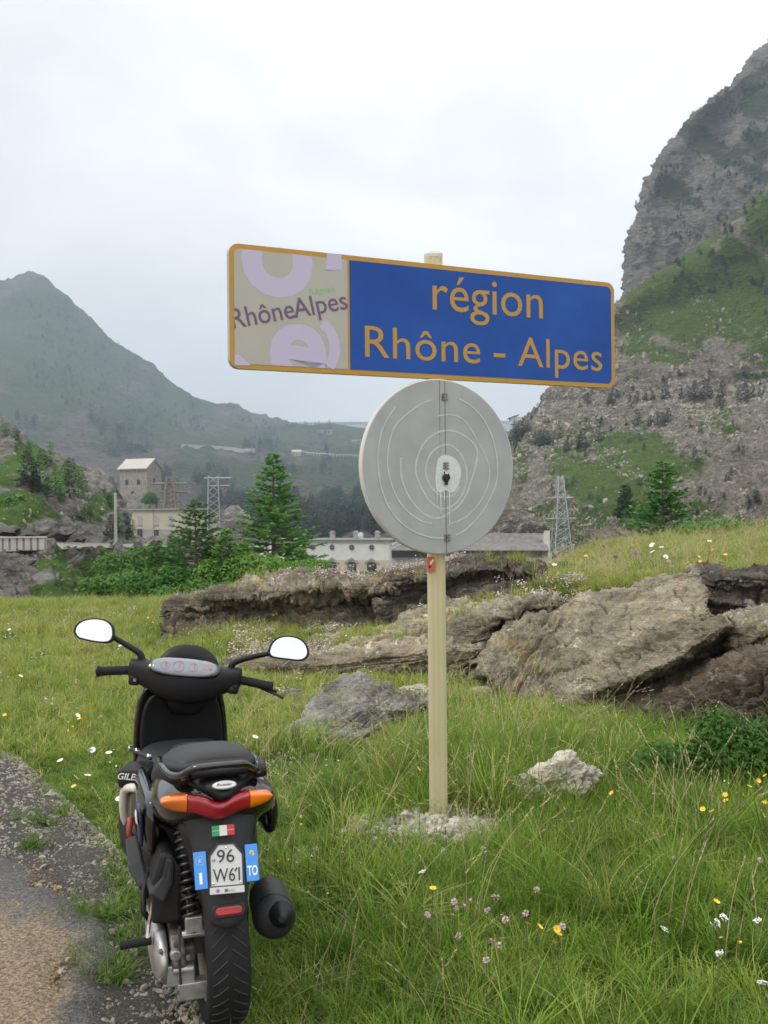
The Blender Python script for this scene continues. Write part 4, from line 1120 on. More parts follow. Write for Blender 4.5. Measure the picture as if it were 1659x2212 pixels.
m_blue_tape = plain('plate_blue', (.055, .29, .78), .4)
m_plate = plain('plate_white', (.56, .57, .57), .4, noise=.05, nscale=30)
m_ink = plain('plate_ink', (.03, .03, .03), .5)
m_white_ink = plain('white_ink', (.82, .82, .80), .5)
m_yellow_ink = plain('yellow_ink', (.70, .55, .10), .5)
m_flag_g = plain('flag_green', (.02, .27, .09), .4)
m_flag_w = plain('flag_white', (.68, .66, .62), .4)
m_flag_r = plain('flag_red', (.50, .035, .04), .4)
m_blue_sheen = plain('painted_blue_sheen', (.012, .018, .06), .18, coat=.5)  # blue sheen of the glossy side panel, put into the colour
m_badge = plain('silver_badge', (.62, .62, .62), .3, metal=.5)
m_spring = plain('spring_black', (.02, .02, .02), .3, spec=.6)
def lens(name, col, rough=.12):
    m, N, L, b = newmat(name)
    t = N.new('ShaderNodeTexCoord'); w_ = tex(N, L, 'Wave', 90, t.outputs['Object'], 0); w_.bands_direction = 'Z'
    w_.inputs['Distortion'].default_value = 0
    n_ = tex(N, L, 'Noise', 9, t.outputs['Object'], 2)
    L.new(ramp(N, L, n_.outputs['Fac'], [(.35, tuple(x * .45 for x in col)), (.62, col)]), b.inputs['Base Color'])
    b.inputs['Roughness'].default_value = rough; b.inputs['Coat Weight'].default_value = .6; b.inputs['Coat Roughness'].default_value = .04
    bump(N, L, b, w_.outputs['Fac'], .12, .003)
    return m
m_red_lens = lens('red_lens', (.34, .008, .02))
m_amber_lens = lens('amber_lens', (.85, .20, .006))
m_reflector = lens('red_reflector', (.55, .012, .015))

HEAD = 17.0
scoot = empty('scooter', (-.500, 3.27, .035), (0, R(-1.2), R(HEAD)))
tag(scoot, 'black motor scooter parked at the verge, seen from behind, leaning on its stand', 'scooter')

def ring(y, cx, cz, a, b, pw=2.5, n=28, top=1., bot=1., lean=0.):
    """superellipse section across x and z at distance y; top/bot narrow it"""
    p = []
    for k in range(n):
        t = 2 * math.pi * k / n; c_, s_ = math.cos(t), math.sin(t)
        x = math.copysign(abs(c_) ** (2 / pw), c_); z = math.copysign(abs(s_) ** (2 / pw), s_)
        wd = (top if z > 0 else bot); wd = 1 + (wd - 1) * abs(z)
        p.append((cx + a * x * wd, y + lean * z * b, cz + b * z))
    return p
def body(name, rings, mat, parent, sub=1, smooth=True):
    return MB().loft(rings).build(name, mat, parent, smooth=smooth, sub=sub)

# ---- wheels
def wheel(y, r, w, parent, rot=None):
    wh = empty('wheel', (0, y, r), parent=parent)
    prof = []
    for k in range(13):
        a = math.pi * k / 12 - math.pi / 2
        prof.append((r - .040 + .040 * math.cos(a) ** .75 if abs(math.cos(a)) > 1e-3 else r - .040, w / 2 * math.sin(a)))
    prof = [(r - .075, -w / 2 * .78), (r - .06, -w / 2 * .97)] + prof[1:-1] + [(r - .06, w / 2 * .97), (r - .075, w / 2 * .78)]
    t_ = MB().lathe(prof, axis='x', n=72, cap=False).build('tyre', m_rubber, wh, smooth=True)
    g = MB()
    for k in range(40):
        a0 = 2 * math.pi * k / 40
        for s_ in (-1, 1):
            pts = []
            for j in range(4):
                x = s_ * w * (.06 + .11 * j); a = a0 + .05 * j + (0.04 if s_ > 0 else 0)
                rr = r - .040 + .040 * max(.05, math.cos(math.asin(min(.99, 2 * abs(x) / w)))) ** .75 + .0006
                pts.append((x, rr * math.cos(a), rr * math.sin(a)))
            g.tube(pts, .0018, 4)
    g.build('tread_groove', m_dark, wh)['kind'] = 'stuff'
    rm = MB().lathe([(.02, -.05), (r - .13, -.03), (r - .085, -.045), (r - .07, -.05), (r - .07, .05), (r - .085, .045), (r - .13, .03), (.02, .05)], axis='x', n=36).build('rim', m_silver, wh)
    return wh
wheel(0, .235, .124, scoot)

# ---- drive unit
def ell_disc(x0, x1, prof, yz):   # lathe about x
    return MB().lathe(prof, axis='x', c=yz, n=32)
eng = MB()
rings = []
for x, s in ((-.198, .50), (-.196, .78), (-.188, .93), (-.175, 1.0), (-.150, 1.0)):
    rg = []
    for k in range(36):
        t = 2 * math.pi * k / 36
        yy = .150 * math.cos(t); zz = .084 * math.sin(t)
        yy = yy + (.16 if yy > 0 else 0) * (abs(math.cos(t)) ** .5)
        rg.append((x, .02 + yy * s + .06 * (1 - s), .235 + zz * s))
    rings.append(rg)
MB().loft(rings).build('engine_cover', m_silver, scoot, smooth=True, sub=1)
mb = MB()
mb.loft([[(x, .03 + 1.0 * (p[1] - .02) * 1., .235 + (p[2] - .235) * 1.) for p in rings[3]] for x in (-.151, -.11)])
mb.box((-.105, .03, .20), (.055, .20, .13)); mb.box((-.09, .16, .26), (.10, .28, .12))
mb.build('crankcase', m_dirty, scoot, bevel=.008)
mb = MB(); mb.box((-.112, -.075, .175), (.05, .08, .085)); mb.box((-.150, -.088, .20), (.03, .05, .06)); mb.box((-.095, -.10, .155), (.085, .05, .05)); mb.lathe([(.0, -.012), (.016, -.012), (.016, .012), (0, .012)], c=(-.14, -.12, .265), axis='y', n=12)
mb.lathe([(.0, -.03), (.012, -.03), (.012, .03), (0, .03)], c=(-.118, -.11, .215), axis='x', n=10)
mb.build('gearbox_housing', m_silver, scoot, bevel=.006)
mb = MB()
for k, (x, y, z) in enumerate(((-.18, -.105, .275), (-.18, -.09, .19), (-.14, -.10, .295), (-.105, -.125, .255), (-.14, -.12, .16))):
    MB().lathe([(0, -.014), (.005, -.014), (.007, -.008), (.007, 0.004), (0, .004)], c=(x, y, z), axis='y', n=6).build('bolt', m_dirty, scoot)
mb = MB(); mb.tube([(-.125, -.11, .34), (-.13, -.125, .26), (-.128, -.12, .16)], .004, 6); mb.tube([(-.10, -.10, .42), (-.10, -.105, .35)], .004, 6)
mb.build('brake_cable', m_dark, scoot)
mb = MB().tube([(-.19, -.03, .40), (-.205, -.035, .33), (-.212, -.04, .285)], [.005, .006, .009], 8)
mb.build('kick_start_arm', m_chrome, scoot)
MB().tube([(-.20, -.04, .285), (-.29, -.045, .283)], [.013, .012], 10).build('kick_start_pedal', m_rubber, scoot, bevel=.002)
# air filter box
mb = MB().loft([[(-.200, -.06, .335), (-.115, -.075, .335), (-.110, -.075, .49), (-.135, -.06, .535), (-.165, -.05, .535), (-.192, -.05, .46)],
                [(-.200, .16, .335), (-.115, .18, .335), (-.110, .18, .49), (-.135, .17, .55), (-.165, .17, .55), (-.192, .17, .46)]])
mb.build('air_filter_box', m_black, scoot, bevel=.012)
MB().loft([[(-.208, -.068, .425), (-.165, -.082, .395), (-.135, -.082, .45), (-.130, -.078, .52), (-.150, -.072, .528), (-.165, -.068, .47)],
           [(-.208, .10, .425), (-.165, .10, .395), (-.135, .10, .45), (-.130, .10, .52), (-.150, .10, .528), (-.165, .10, .47)]]).build('air_filter_lid', m_trim, scoot, bevel=.010)
# shock absorber
sa, sb = Vector((-.085, -.110, .315)), Vector((-.098, .0, .64))
shock = MB().tube([sa, sa.lerp(sb, .45)], .013, 12).tube([sa.lerp(sb, .4), sb], .022, 12).build('shock_absorber', m_black, scoot, smooth=True)
pts = []; ax = (sb - sa).normalized(); e1 = ax.cross(Vector((0, 1, 0))).normalized(); e2 = ax.cross(e1)
for k in range(11 * 14 + 1):
    t = k / (11 * 14); a = 2 * math.pi * 11 * t
    pts.append(sa.lerp(sb, .14 + .74 * t) + (e1 * math.cos(a) + e2 * math.sin(a)) * .026)
MB().tube(pts, .0052, 8).build('spring', m_spring, shock, smooth=True)
MB().lathe([(0, -.035), (.011, -.035), (.011, .035), (0, .035)], c=tuple(sa), axis='x', n=12).box(tuple(sa + Vector((0, 0, .025))), (.05, .022, .05)).build('shock_mount', m_silver, shock, bevel=.004)

# ---- exhaust
exd = empty('exhaust', (.160, -.01, .322), (R(-6), 0, R(-7)), parent=scoot)
exd.scale = (.88, 1.0, .88)
MB().lathe([(.0, -.155), (.018, -.153), (.050, -.145), (.066, -.132), (.070, -.115), (.0705, -.10), (.0705, .12), (.064, .16), (.040, .20), (.018, .23), (0, .23)], axis='y', n=36, cap=False).build('muffler', m_trim, exd, smooth=True)
MB().lathe([(.0, -.200), (.0125, -.200), (.0135, -.196), (.024, -.168), (.040, -.150), (.046, -.140), (0, -.140)], c=(.018, 0, .012), axis='y', n=26, cap=False).build('tail_cone', m_black, exd, smooth=True)
MB().lathe([(.0715, -.108), (.0725, -.106), (.0725, -.094), (.0715, -.092)], axis='y', n=36, cap=False).build('muffler_band', m_black, exd, smooth=True)
MB().lathe([(.009, -.199), (.0, -.199), (0, -.192), (.009, -.192)], c=(.018, -.0015, .012), axis='y', n=16).build('tail_pipe_mouth', m_dark, exd)
MB().loft([[(.07, .05, .25), (.10, .05, .25), (.10, .05, .33), (.07, .05, .33)], [(.07, .26, .22), (.11, .26, .22), (.11, .26, .31), (.07, .26, .31)]]).build('exhaust_bracket', m_black, scoot, bevel=.004)

# ---- hugger with the number plate, tail lamp
def panel(name, stations, mat, parent, th=.012, sub=1, n=9, bulge=.012):
    """stations from top to bottom: (z, y, half width, x centre); a curved shell"""
    outer, inner = [], []
    rings = []
    for (z, y, hw, cx) in stations:
        fr = [(cx + hw * t, y + bulge * (abs(t) ** 2.4) * 3.2, z) for t in np.linspace(-1, 1, n)]
        bk = [(x, yy + th, zz) for x, yy, zz in fr[::-1]]
        rings.append(fr + bk)
    return MB().loft(rings).build(name, mat, parent, smooth=True, sub=sub)
hug = panel('mudguard', [(.695, -.150, .118, .0), (.665, -.170, .110, 0), (.635, -.188, .100, .0), (.60, -.203, .090, 0), (.56, -.218, .084, .0), (.515, -.232, .078, .0), (.47, -.247, .068, 0), (.43, -.258, .062, 0), (.40, -.266, .060, .0), (.378, -.268, .052, 0), (.370, -.262, .036, 0)], m_trim, scoot)
panel('mudguard_side', [(.665, -.145, .135, .0), (.60, -.172, .108, .0), (.52, -.196, .090, .0), (.44, -.220, .072, .0), (.38, -.222, .058, .0)], m_black, hug, th=.07, bulge=.010)
hug.location = (-.006, 0, 0)
# reflector
rf = MB(); prism(rf, rrect(.074, .022, .0108, 6), 0, .010)
rfo = rf.build('reflector', m_reflector, hug, bevel=.003); rfo.location = (0, -.270, .424); rfo.rotation_euler = (R(-15), 0, 0)
rh_ = MB().loft([[(x * 1.1, .004, z * 1.25) for x, z in rrect(.080, .026, .0125, 6)], [(x * 1.1 + .0, .012, z * 1.3) for x, z in rrect(.084, .030, .0145, 6)]]).build('reflector_housing', m_trim, hug)
rh_.location = (0, -.270, .424); rh_.rotation_euler = (R(-15), 0, 0)
# plate frame: a tilted flat group of parts
plt = empty('plate_holder', (-.008, -.258, .545), (R(-17), R(2.5), 0), parent=scoot)
plt.scale = (.86, 1, .86)
hexp = [(-.052, -.062), (.052, -.062), (.052, .032), (.024, .066), (-.024, .066), (-.052, .032)]
pm = MB(); prism(pm, hexp, 0, .003); nplate = pm.build('number_plate', m_plate, plt, bevel=.001)
edge = MB()
for i in range(6):
    p0, p1 = hexp[i], hexp[(i + 1) % 6]
    edge.tube([(p0[0] * .985, -.0006, p0[1] * .985), (p1[0] * .985, -.0006, p1[1] * .985)], .0011, 5)
edge.build('plate_edge', m_ink, plt)
MB().loft([[(x, y, z) for x, z in ((-.055, -.085), (.055, -.085), (.055, -.064), (-.055, -.064))] for y in (-.002, .004)]).build('plate_frame', m_plate, plt, bevel=.001)
mb = MB().loft([[(x, y, z) for x, z in ((-.057, -.087), (.057, -.087), (.057, .034), (.028, .069), (-.028, .069), (-.057, .034))] for y in (.002, .006)]); mb.build('plate_backing', m_ink, plt)
lettering('plate_characters', '96', -.030, .026, .010, .040, m_ink, plt, -.0008, ref='9')
lettering('plate_characters', 'W61', -.044, .042, -.048, .040, m_ink, plt, -.0008, ref='W')
arc('plate_characters', [(.0265, -.019), (.033, -.009)], .005, m_ink, plt, y=-.0008, th=.0006)
lettering('plate_crest', 'o', -.045, -.035, .014, .008, m_ink, plt, -.0008)
MB().lathe([(0, -.001), (.0055, -.001), (.0055, 0), (0, 0)], c=(-.030, -.0022, -.0745), axis='y', n=16).build('dealer_mark', m_flag_r, plt)
MB().lathe([(0, -.001), (.003, -.001), (.003, 0), (0, 0)], c=(-.0315, -.0032, -.0735), axis='y', n=12).build('dealer_mark', m_blue_tape, plt)
lettering('dealer_lettering', 'Bi', -.008, .002, -.079, .0085, m_ink, plt, -.0024, ref='B', weight=.03)
lettering('dealer_lettering', 'm o t o', .004, .024, -.078, .0035, m_steel, plt, -.0024)
for x, z in ((-.043, -.052), (.043, -.052), (0, .056)):
    MB().lathe([(0, -.003), (.003, -.003), (.004, 0), (0, 0)], c=(x, 0, z), axis='y', n=10).build('screw', m_chrome, plt, smooth=True)
def band(x0, top, bot, txt, tilt):
    o = empty('province_band' if txt == 'TO' else 'country_band', (x0, .0, 0), (0, R(tilt), 0), parent=plt)
    q = MB().loft([[(x, y, z) for x, z in ((-.020, bot), (.020, bot), (.020, top), (-.020, top))] for y in (.001, .0045)]).build('band_plate', m_blue_tape, o, bevel=.001)
    return o
lb = band(-.083, .048, -.066, 'I', -2.5)
v_, f_ = None, None
lettering('band_lettering', 'I', -.0055, .0035, -.050, .034, m_white_ink, lb, .0004, ref='I', weight=.02)
st_ = MB()
for k in range(12):
    a = 2 * math.pi * k / 12; st_.lathe([(0, -.0006), (.0016, -.0006), (.0016, 0), (0, 0)], c=(.0135 * math.cos(a), .001, .020 + .0135 * math.sin(a)), axis='y', n=5)
st_.build('star_ring', m_yellow_ink, lb)
lettering('band_lettering', 'E', -.004, .004, .0155, .009, m_white_ink, lb, .0004, ref='E')
rb = band(.083, .060, -.054, 'TO', -1.5)
lettering('band_lettering', 'TO', -.0165, .0165, -.036, .030, m_white_ink, rb, .0004, ref='T', weight=.02)
arc('province_crest', [(-.006, .030), (-.002, .040), (.004, .038), (.006, .030), (.001, .024)], .0055, m_yellow_ink, rb, y=.0004)
for o_ in (lb, rb):     # bands become plain parts of the holder
    m_b = Matrix.LocRotScale(o_.location, o_.rotation_euler, None)
    for ch in list(o_.children): ch.matrix_basis = m_b @ ch.matrix_basis; ch.parent = plt
    bpy.data.objects.remove(o_)
# flag sticker
fl = empty('flag_sticker', (-.008, -.212, .630), (R(-18), 0, 0), parent=scoot)
for i, mm in enumerate((m_flag_g, m_flag_w, m_flag_r)):
    MB().box((-.0233 + .0233 * i, 0, 0), (.0230, .003, .031)).build('flag_stripe', mm, fl)
MB().box((0, -.0019, 0), (.068, .0006, .0012)).build('flag_seam', m_flag_w, fl)
fl.rotation_euler = (R(-18), R(1), 0); fl.location.y = -.214; fl.scale = (.9, 1, .9)

# tail lamp: stations across x: (x, z top, z bottom); it wraps forward at the ends
def lamp_y(x): return -.205 + 1.5 * abs(x) ** 1.9
def lamp(name, st, mat, parent, proud=.014, n=7):
    rings = []
    for (x, zt, zb) in st:
        y0 = lamp_y(x); rg = []
        for k in range(n):
            t = k / (n - 1); z = zb + (zt - zb) * t
            rg.append((x, y0 - proud * (1 - (2 * t - 1) ** 4) - .010 * (t - .5), z))
        for k in range(n - 1, -1, -1):
            t = k / (n - 1); rg.append((x, y0 + .03, zb + (zt - zb) * t))
        rings.append(rg)
    return MB().loft(rings).build(name, mat, parent, smooth=False, bevel=.002)
tl = empty('tail_lamp', (-.044, 0, -.004), (0, R(2.3), 0), parent=scoot)
def interp_st(xs_, pts):
    a = np.array(pts); return [(x, float(np.interp(x, a[:, 0], a[:, 1])), float(np.interp(x, a[:, 0], a[:, 2]))) for x in xs_]
full = [(-.158, .716, .706), (-.147, .724, .694), (-.122, .730, .686), (-.088, .734, .683), (-.060, .732, .680), (-.035, .725, .669), (-.015, .714, .662), (0, .711, .661), (.015, .714, .662), (.035, .725, .669), (.060, .732, .680), (.088, .734, .683), (.122, .730, .686), (.147, .724, .694), (.158, .716, .706)]
o = lamp('red_lens', interp_st(np.linspace(-.0865, .0865, 33), full), m_red_lens, tl)
for p in o.data.polygons: p.use_smooth = True
for s_ in (-1, 1):
    o = lamp('indicator_lens', interp_st(np.linspace(.0885 * s_, .158 * s_, 15), full), m_amber_lens, tl)
    for p in o.data.polygons: p.use_smooth = True

# ---- tail bodywork
bodyw = body('rear_body', [
    ring(-.178, 0, .695, .090, .036, 2.2, 40), ring(-.150, 0, .692, .138, .058, 2.4, 40, top=.90), ring(-.10, 0, .685, .170, .080, 2.5, 40, top=.84, bot=.92),
    ring(-.02, 0, .668, .185, .102, 2.6, 40, top=.78, bot=.88), ring(.10, 0, .655, .190, .118, 2.8, 40, top=.76, bot=.86), ring(.28, 0, .625, .180, .115, 3, 40, top=.80, bot=.85),
    ring(.42, 0, .60, .160, .105, 3, 40, top=.85, bot=.85), ring(.54, 0, .57, .135, .10, 3, 40)], m_gloss, scoot)
# lower left flank with its glints
MB().loft([[(-.165, y, .70), (-.205 + .02 * abs(y - .3), y, .66), (-.212 + .02 * abs(y - .3), y, .58), (-.196, y + .01, .50), (-.170, y + .02, .46), (-.150, y, .60)] for y in (.02, .12, .28, .42, .52)]).build('side_panel', m_gloss, scoot, smooth=True, sub=1)
MB().loft([[(.165, y, .70), (.200, y, .66), (.205, y, .58), (.190, y + .01, .52), (.165, y + .02, .50), (.150, y, .60)] for y in (.0, .12, .28, .42, .52)]).build('side_panel', m_gloss, scoot, smooth=True, sub=1)
MB().loft([[(-.214, y, .665), (-.222, y, .64), (-.222, y, .53), (-.205, y, .50), (-.200, y, .60)] for y in (.06, .10, .15)]).build('blue_reflection', m_blue_sheen, scoot, smooth=True, sub=1)  # reflection on the left side panel, painted as a raised blue piece
MB().loft([[(-.224, y, .632), (-.2265, y, .62), (-.226, y, .598), (-.222, y, .595)] for y in (.065, .085, .105)]).build('helmet_sticker', m_white_ink, scoot)
# upper tail cover, a shield shape pointing down into the lamp
cov = []
for y, hw, z, dz in ((-.222, .010, .714, .006), (-.216, .038, .731, .012), (-.206, .075, .745, .014), (-.188, .105, .760, .016), (-.150, .120, .774, .018), (-.08, .126, .782, .02), (.0, .12, .78, .02)):
    cov.append([(hw * t, y + .10 * (abs(t) ** 2.5) * (hw / .13), z - .010 * abs(t) ** 2) for t in np.linspace(-1, 1, 13)] + [(hw * t, y + .05 + .06 * (abs(t) ** 2.5), z - dz - .02) for t in np.linspace(1, -1, 13)])
MB().loft(cov).build('tail_cover', m_black, scoot, smooth=True, sub=1)
bd = empty('badge', (0, -.209, .7545), (R(-45), 0, 0), parent=scoot)
MB().lathe([(0, -.004), (.030, -.004), (.0335, -.002), (.035, 0), (0, 0)], axis='y', n=32).build('badge_plate', m_badge, bd, smooth=True).scale = (1, 1, .40)
lettering('badge_lettering', 'Runner', -.023, .023, -.004, .008, m_ink, bd, -.0042, ref='R', shear=.4)
# grab rail
gr = [(-.150, .14, .765), (-.155, .02, .772), (-.143, -.09, .772), (-.118, -.165, .782), (-.085, -.200, .804), (-.05, -.212, .810), (.05, -.212, .810), (.085, -.200, .804), (.118, -.165, .782), (.143, -.09, .772), (.155, .02, .772), (.150, .14, .765)]
gq = catmull(np.array(gr), 60)
grl = MB().tube([tuple(p) for p in gq], .0105, 12).build('grab_rail', m_gloss, scoot, smooth=True); grl.scale = (.88, 1, 1); grl.location = (-.014, -.012, .004)
MB().box((0, -.165, .782), (.17, .03, .022)).build('grab_rail_bridge', m_black, scoot, bevel=.009)
for s_ in (-1, 1):
    MB().lathe([(0, -.004), (.007, -.004), (.008, 0), (0, 0)], c=(s_ * .108, -.150, .770), axis='z', n=12).build('screw', m_steel, scoot)
    MB().loft([ring(-.155, s_ * .11, .767, .022, .014), ring(-.06, s_ * .125, .775, .02, .012)]).build('grab_rail_foot', m_black, scoot, smooth=True)

# ---- seat
seat = body('seat', [
    ring(-.135, 0, .808, .082, .024, 2.6, 36), ring(-.120, 0, .811, .110, .036, 2.8, 36, top=.86), ring(-.07, 0, .800, .130, .052, 3, 36, top=.84), ring(.02, 0, .788, .140, .062, 3, 36, top=.82),
    ring(.12, 0, .765, .146, .068, 3, 36, top=.78), ring(.20, 0, .732, .150, .068, 3, 36, top=.76), ring(.30, 0, .702, .150, .066, 3, 36, top=.74), ring(.40, 0, .690, .134, .060, 3, 36, top=.70),
    ring(.48, 0, .700, .096, .045, 2.8, 36, top=.70), ring(.54, 0, .698, .06, .035, 2.4, 36), ring(.56, 0, .698, .03, .02, 2.2, 36)], m_seat, scoot)
seat.location = (-.014, 0, -.018)
body('seat_rear_pad', [ring(-.143, 0, .808, .078, .017, 2.6, 24), ring(-.139, 0, .808, .097, .022, 2.8, 24), ring(-.10, 0, .806, .125, .027, 3, 24), ring(.0, 0, .795, .141, .026, 3, 24), ring(.06, 0, .785, .141, .022, 3, 24)], m_seat2, seat)
sl_ = lettering('seat_lettering', 'GILERA', -.050, .050, .802, .012, m_steel, seat, 0, ref='G', weight=.01, to=lambda c: Vector((c.x, -.1462 + 1.2 * abs(c.x) ** 2 + .45 * (c.z - .808), c.z)))
sl_.data.materials[0] = plain('faint_print', (.10, .10, .10), .5)
body('fuel_hump', [ring(.50, 0, .665, .05, .05, 2.5), ring(.58, 0, .675, .07, .045, 2.5), ring(.68, 0, .665, .068, .035, 2.5), ring(.76, 0, .64, .04, .03, 2.5)], m_trim, scoot)

# ---- step-through tunnel, floor and front shield
body('tunnel', [ring(.38, 0, .53, .13, .15, 3.5, 28), ring(.44, 0, .53, .145, .165, 4, 28), ring(.62, 0, .51, .155, .165, 4, 28), ring(.82, 0, .49, .172, .165, 4, 28), ring(.95, 0, .50, .185, .20, 4, 28)], m_trim, scoot)
body('belly', [ring(.20, 0, .30, .10, .06, 3, 24), ring(.40, 0, .29, .17, .07, 3, 24), ring(.80, 0, .29, .19, .08, 3, 24), ring(1.02, 0, .33, .16, .10, 3, 24)], m_black, scoot)
shl = []
for z, y, hw, th_ in ((.36, .95, .150, .05), (.44, .965, .180, .05), (.54, .985, .196, .05), (.64, .975, .200, .05), (.74, .955, .192, .05), (.82, .935, .178, .045), (.865, .925, .160, .04), (.885, .922, .120, .03)):
    shl.append([(hw * t, y - .055 * abs(t) ** 3, z) for t in np.linspace(-1, 1, 15)] + [(hw * t * .97, y + th_ + .10 * (1 - abs(t) ** 2), z) for t in np.linspace(1, -1, 15)])
shield = MB().loft(shl).build('leg_shield', m_gloss, scoot, smooth=True, sub=1); shield.scale = (.92, 1, 1); shield.location = (.008, 0, 0)
shl = []
for z, y, hw in ((.45, .90, .06), (.55, .935, .16), (.64, .935, .175), (.74, .922, .168), (.82, .905, .152), (.855, .900, .11)):
    shl.append([(hw * t, y - .040 * abs(t) ** 3 + .03 * math.exp(-(t / .3) ** 2), z) for t in np.linspace(-1, 1, 15)] + [(hw * t, y + .05, z) for t in np.linspace(1, -1, 15)])
MB().loft(shl).build('glove_box_panel', m_black, shield, smooth=True, sub=1)
pts_rail = [(-.184, .90, .645), (-.176, .80, .662), (-.162, .62, .682), (-.148, .44, .706)]
MB().tube(pts_rail, .007, 8).build('edge_rail', m_trim, scoot, smooth=True)
for t in (0.03, .48, .93):
    p = Vector(catmull(np.array(pts_rail), 101)[int(t * 100)]); rc_ = MB().box((0, 0, 0), (.018, .018, .012)).build('rail_clip', m_chrome, scoot, bevel=.004)
    rc_.location = p + Vector((0, -.003, .005)); rc_.rotation_euler = (.5, .3, .2)
# outer side fairing under the floor, black above, cream band curling down
def flank(name, st, mat, par=scoot):
    return MB().loft([[(x, y, z0), (x + .012, y + .006, z0), (x + .012, y + .006, z1), (x, y, z1)] for x, y, z0, z1 in st]).build(name, mat, par, smooth=False, bevel=.003)
for s_ in (-1, 1):
    body('side_fairing', [ring(y, s_ * cx, z, .045, h, 2.6, 24) for y, cx, z, h in ((.40, .150, .49, .08), (.52, .165, .51, .095), (.66, .180, .52, .105), (.80, .188, .515, .110), (.90, .180, .50, .11), (.97, .15, .49, .08))], m_gloss, scoot)
    body('side_skirt', [ring(y, s_ * cx, z, .030, h, 2.6, 20) for y, cx, z, h in ((.30, .15, .40, .05), (.50, .185, .39, .07), (.75, .215, .38, .085), (.92, .205, .40, .085), (1.0, .17, .42, .05))], m_black, scoot)
cb = catmull(np.array([(-.130, .46, .588), (-.180, .50, .592), (-.212, .55, .588), (-.226, .60, .565), (-.230, .63, .51), (-.222, .66, .45), (-.205, .68, .41)]), 40)
MB().tube([tuple(p) for p in cb], list(np.interp(np.linspace(0, 1, 40), [0, .15, .45, .8, 1], [.013, .015, .015, .016, .009])), 12).build('cream_stripe', m_white_trim, scoot, smooth=True)
cb2 = cb * np.array([-1, 1, 1]); MB().tube([tuple(p) for p in cb2], .013, 10).build('cream_stripe', m_white_trim, scoot, smooth=True)
lettering('fairing_lettering', 'GILERA', -.250, -.160, .618, .022, m_white_ink, scoot, 0, ref='G', weight=.03, shear=.35, to=lambda c: Vector((c.x, .498 + (-.160 - c.x) * .75, c.z)))
MB().loft([[(x, y, z) for x, y, z in ((-.256, .575, .648), (-.150, .500, .655), (-.145, .505, .575), (-.256, .58, .58))], [(x, y, z) for x, y, z in ((-.205, .70, .65), (-.11, .62, .66), (-.11, .62, .56), (-.21, .70, .57))]]).build('fairing_nose', m_black, scoot, bevel=.02)
MB().tube([(-.215, .50, .50), (-.222, .50, .45), (-.21, .50, .42)], .010, 8).build('hose', plain('red_hose', (.35, .05, .04), .5), scoot, smooth=True)
# pillion peg folded on the left
MB().loft([[(-.255, .20, .52), (-.215, .20, .53), (-.205, .20, .50), (-.240, .20, .485)], [(-.255, .11, .46), (-.205, .11, .47), (-.195, .11, .41), (-.215, .11, .40)], [(-.225, .06, .41), (-.195, .06, .42), (-.190, .06, .37), (-.205, .06, .365)]]).build('foot_peg', m_trim, scoot, bevel=.008)
MB().tube([(-.19, .09, .45), (-.215, .02, .40), (-.218, -.01, .36), (-.20, .0, .33)], .009, 8).build('foot_peg_arm', m_black, scoot, smooth=True)
# side stand
MB().tube([(-.08, .62, .28), (-.12, .62, .12), (-.15, .62, -.015)], .010, 8).box((-.155, .62, -.012), (.05, .05, .012)).build('side_stand', m_black, scoot)

# ---- front wheel, fork, front mudguard (hidden behind the shield from here)
steer = empty('steering', (0, .985, .70), (0, 0, 0), parent=scoot)
RK = 27.; AX = Vector((0, -math.sin(R(RK)), math.cos(R(RK))))
steer.matrix_local = Matrix.Translation((0, .985, .70)) @ Matrix.Rotation(R(-16), 4, AX)
fw = wheel(0, .235, .115, steer); fw.location = (0, .33, -.465)
for s_ in (-1, 1):
    MB().tube([(s_ * .075, .05, -.13), (s_ * .08, .29, -.46)], .018, 10).build('fork_leg', m_black, steer, smooth=True)
rg = []
for a in np.linspace(R(10), R(165), 12):
    rr = .262; rg.append([(x, .33 + (rr - .02 * (abs(x) / .07) ** 2) * math.cos(a), -.465 + (rr - .02 * (abs(x) / .07) ** 2) * math.sin(a)) for x in np.linspace(-.075, .075, 7)] + [(x, .33 + .24 * math.cos(a), -.465 + .24 * math.sin(a)) for x in np.linspace(.07, -.07, 7)])
MB().loft(rg).build('front_mudguard', m_gloss, steer, smooth=True)

# ---- handlebar cover; coordinates relative to (0, .985, .70), built facing straight ahead
hb = empty('handlebar', (.022, -.085, .197), (0, 0, 0), parent=steer)
def xring(x, cy, cz, a, b, pw=2.4, n=28, tilt=0.):
    p = []
    for k in range(n):
        t = 2 * math.pi * k / n; c_, s_ = math.cos(t), math.sin(t)
        y = a * math.copysign(abs(c_) ** (2 / pw), c_); z = b * math.copysign(abs(s_) ** (2 / pw), s_)
        y, z = y * math.cos(tilt) - z * math.sin(tilt), y * math.sin(tilt) + z * math.cos(tilt)
        p.append((x, cy + y, cz + z))
    return p
hr = []
for x, cy, cz, a, b in ((-.212, .0, .022, .028, .030), (-.205, .0, .020, .036, .041), (-.17, .0, .012, .044, .046), (-.13, .0, .0, .056, .056), (-.08, .0, -.008, .072, .078), (0, .0, -.012, .080, .088),
                        (.08, .0, -.008, .072, .078), (.13, .0, .0, .056, .056), (.17, .0, .012, .044, .046), (.205, .0, .020, .036, .041), (.212, .0, .022, .028, .030)):
    hr.append(xring(x, cy, cz, a, b, 2.6))
MB().loft(hr).build('handlebar_cover', m_black, hb, smooth=True, sub=1)
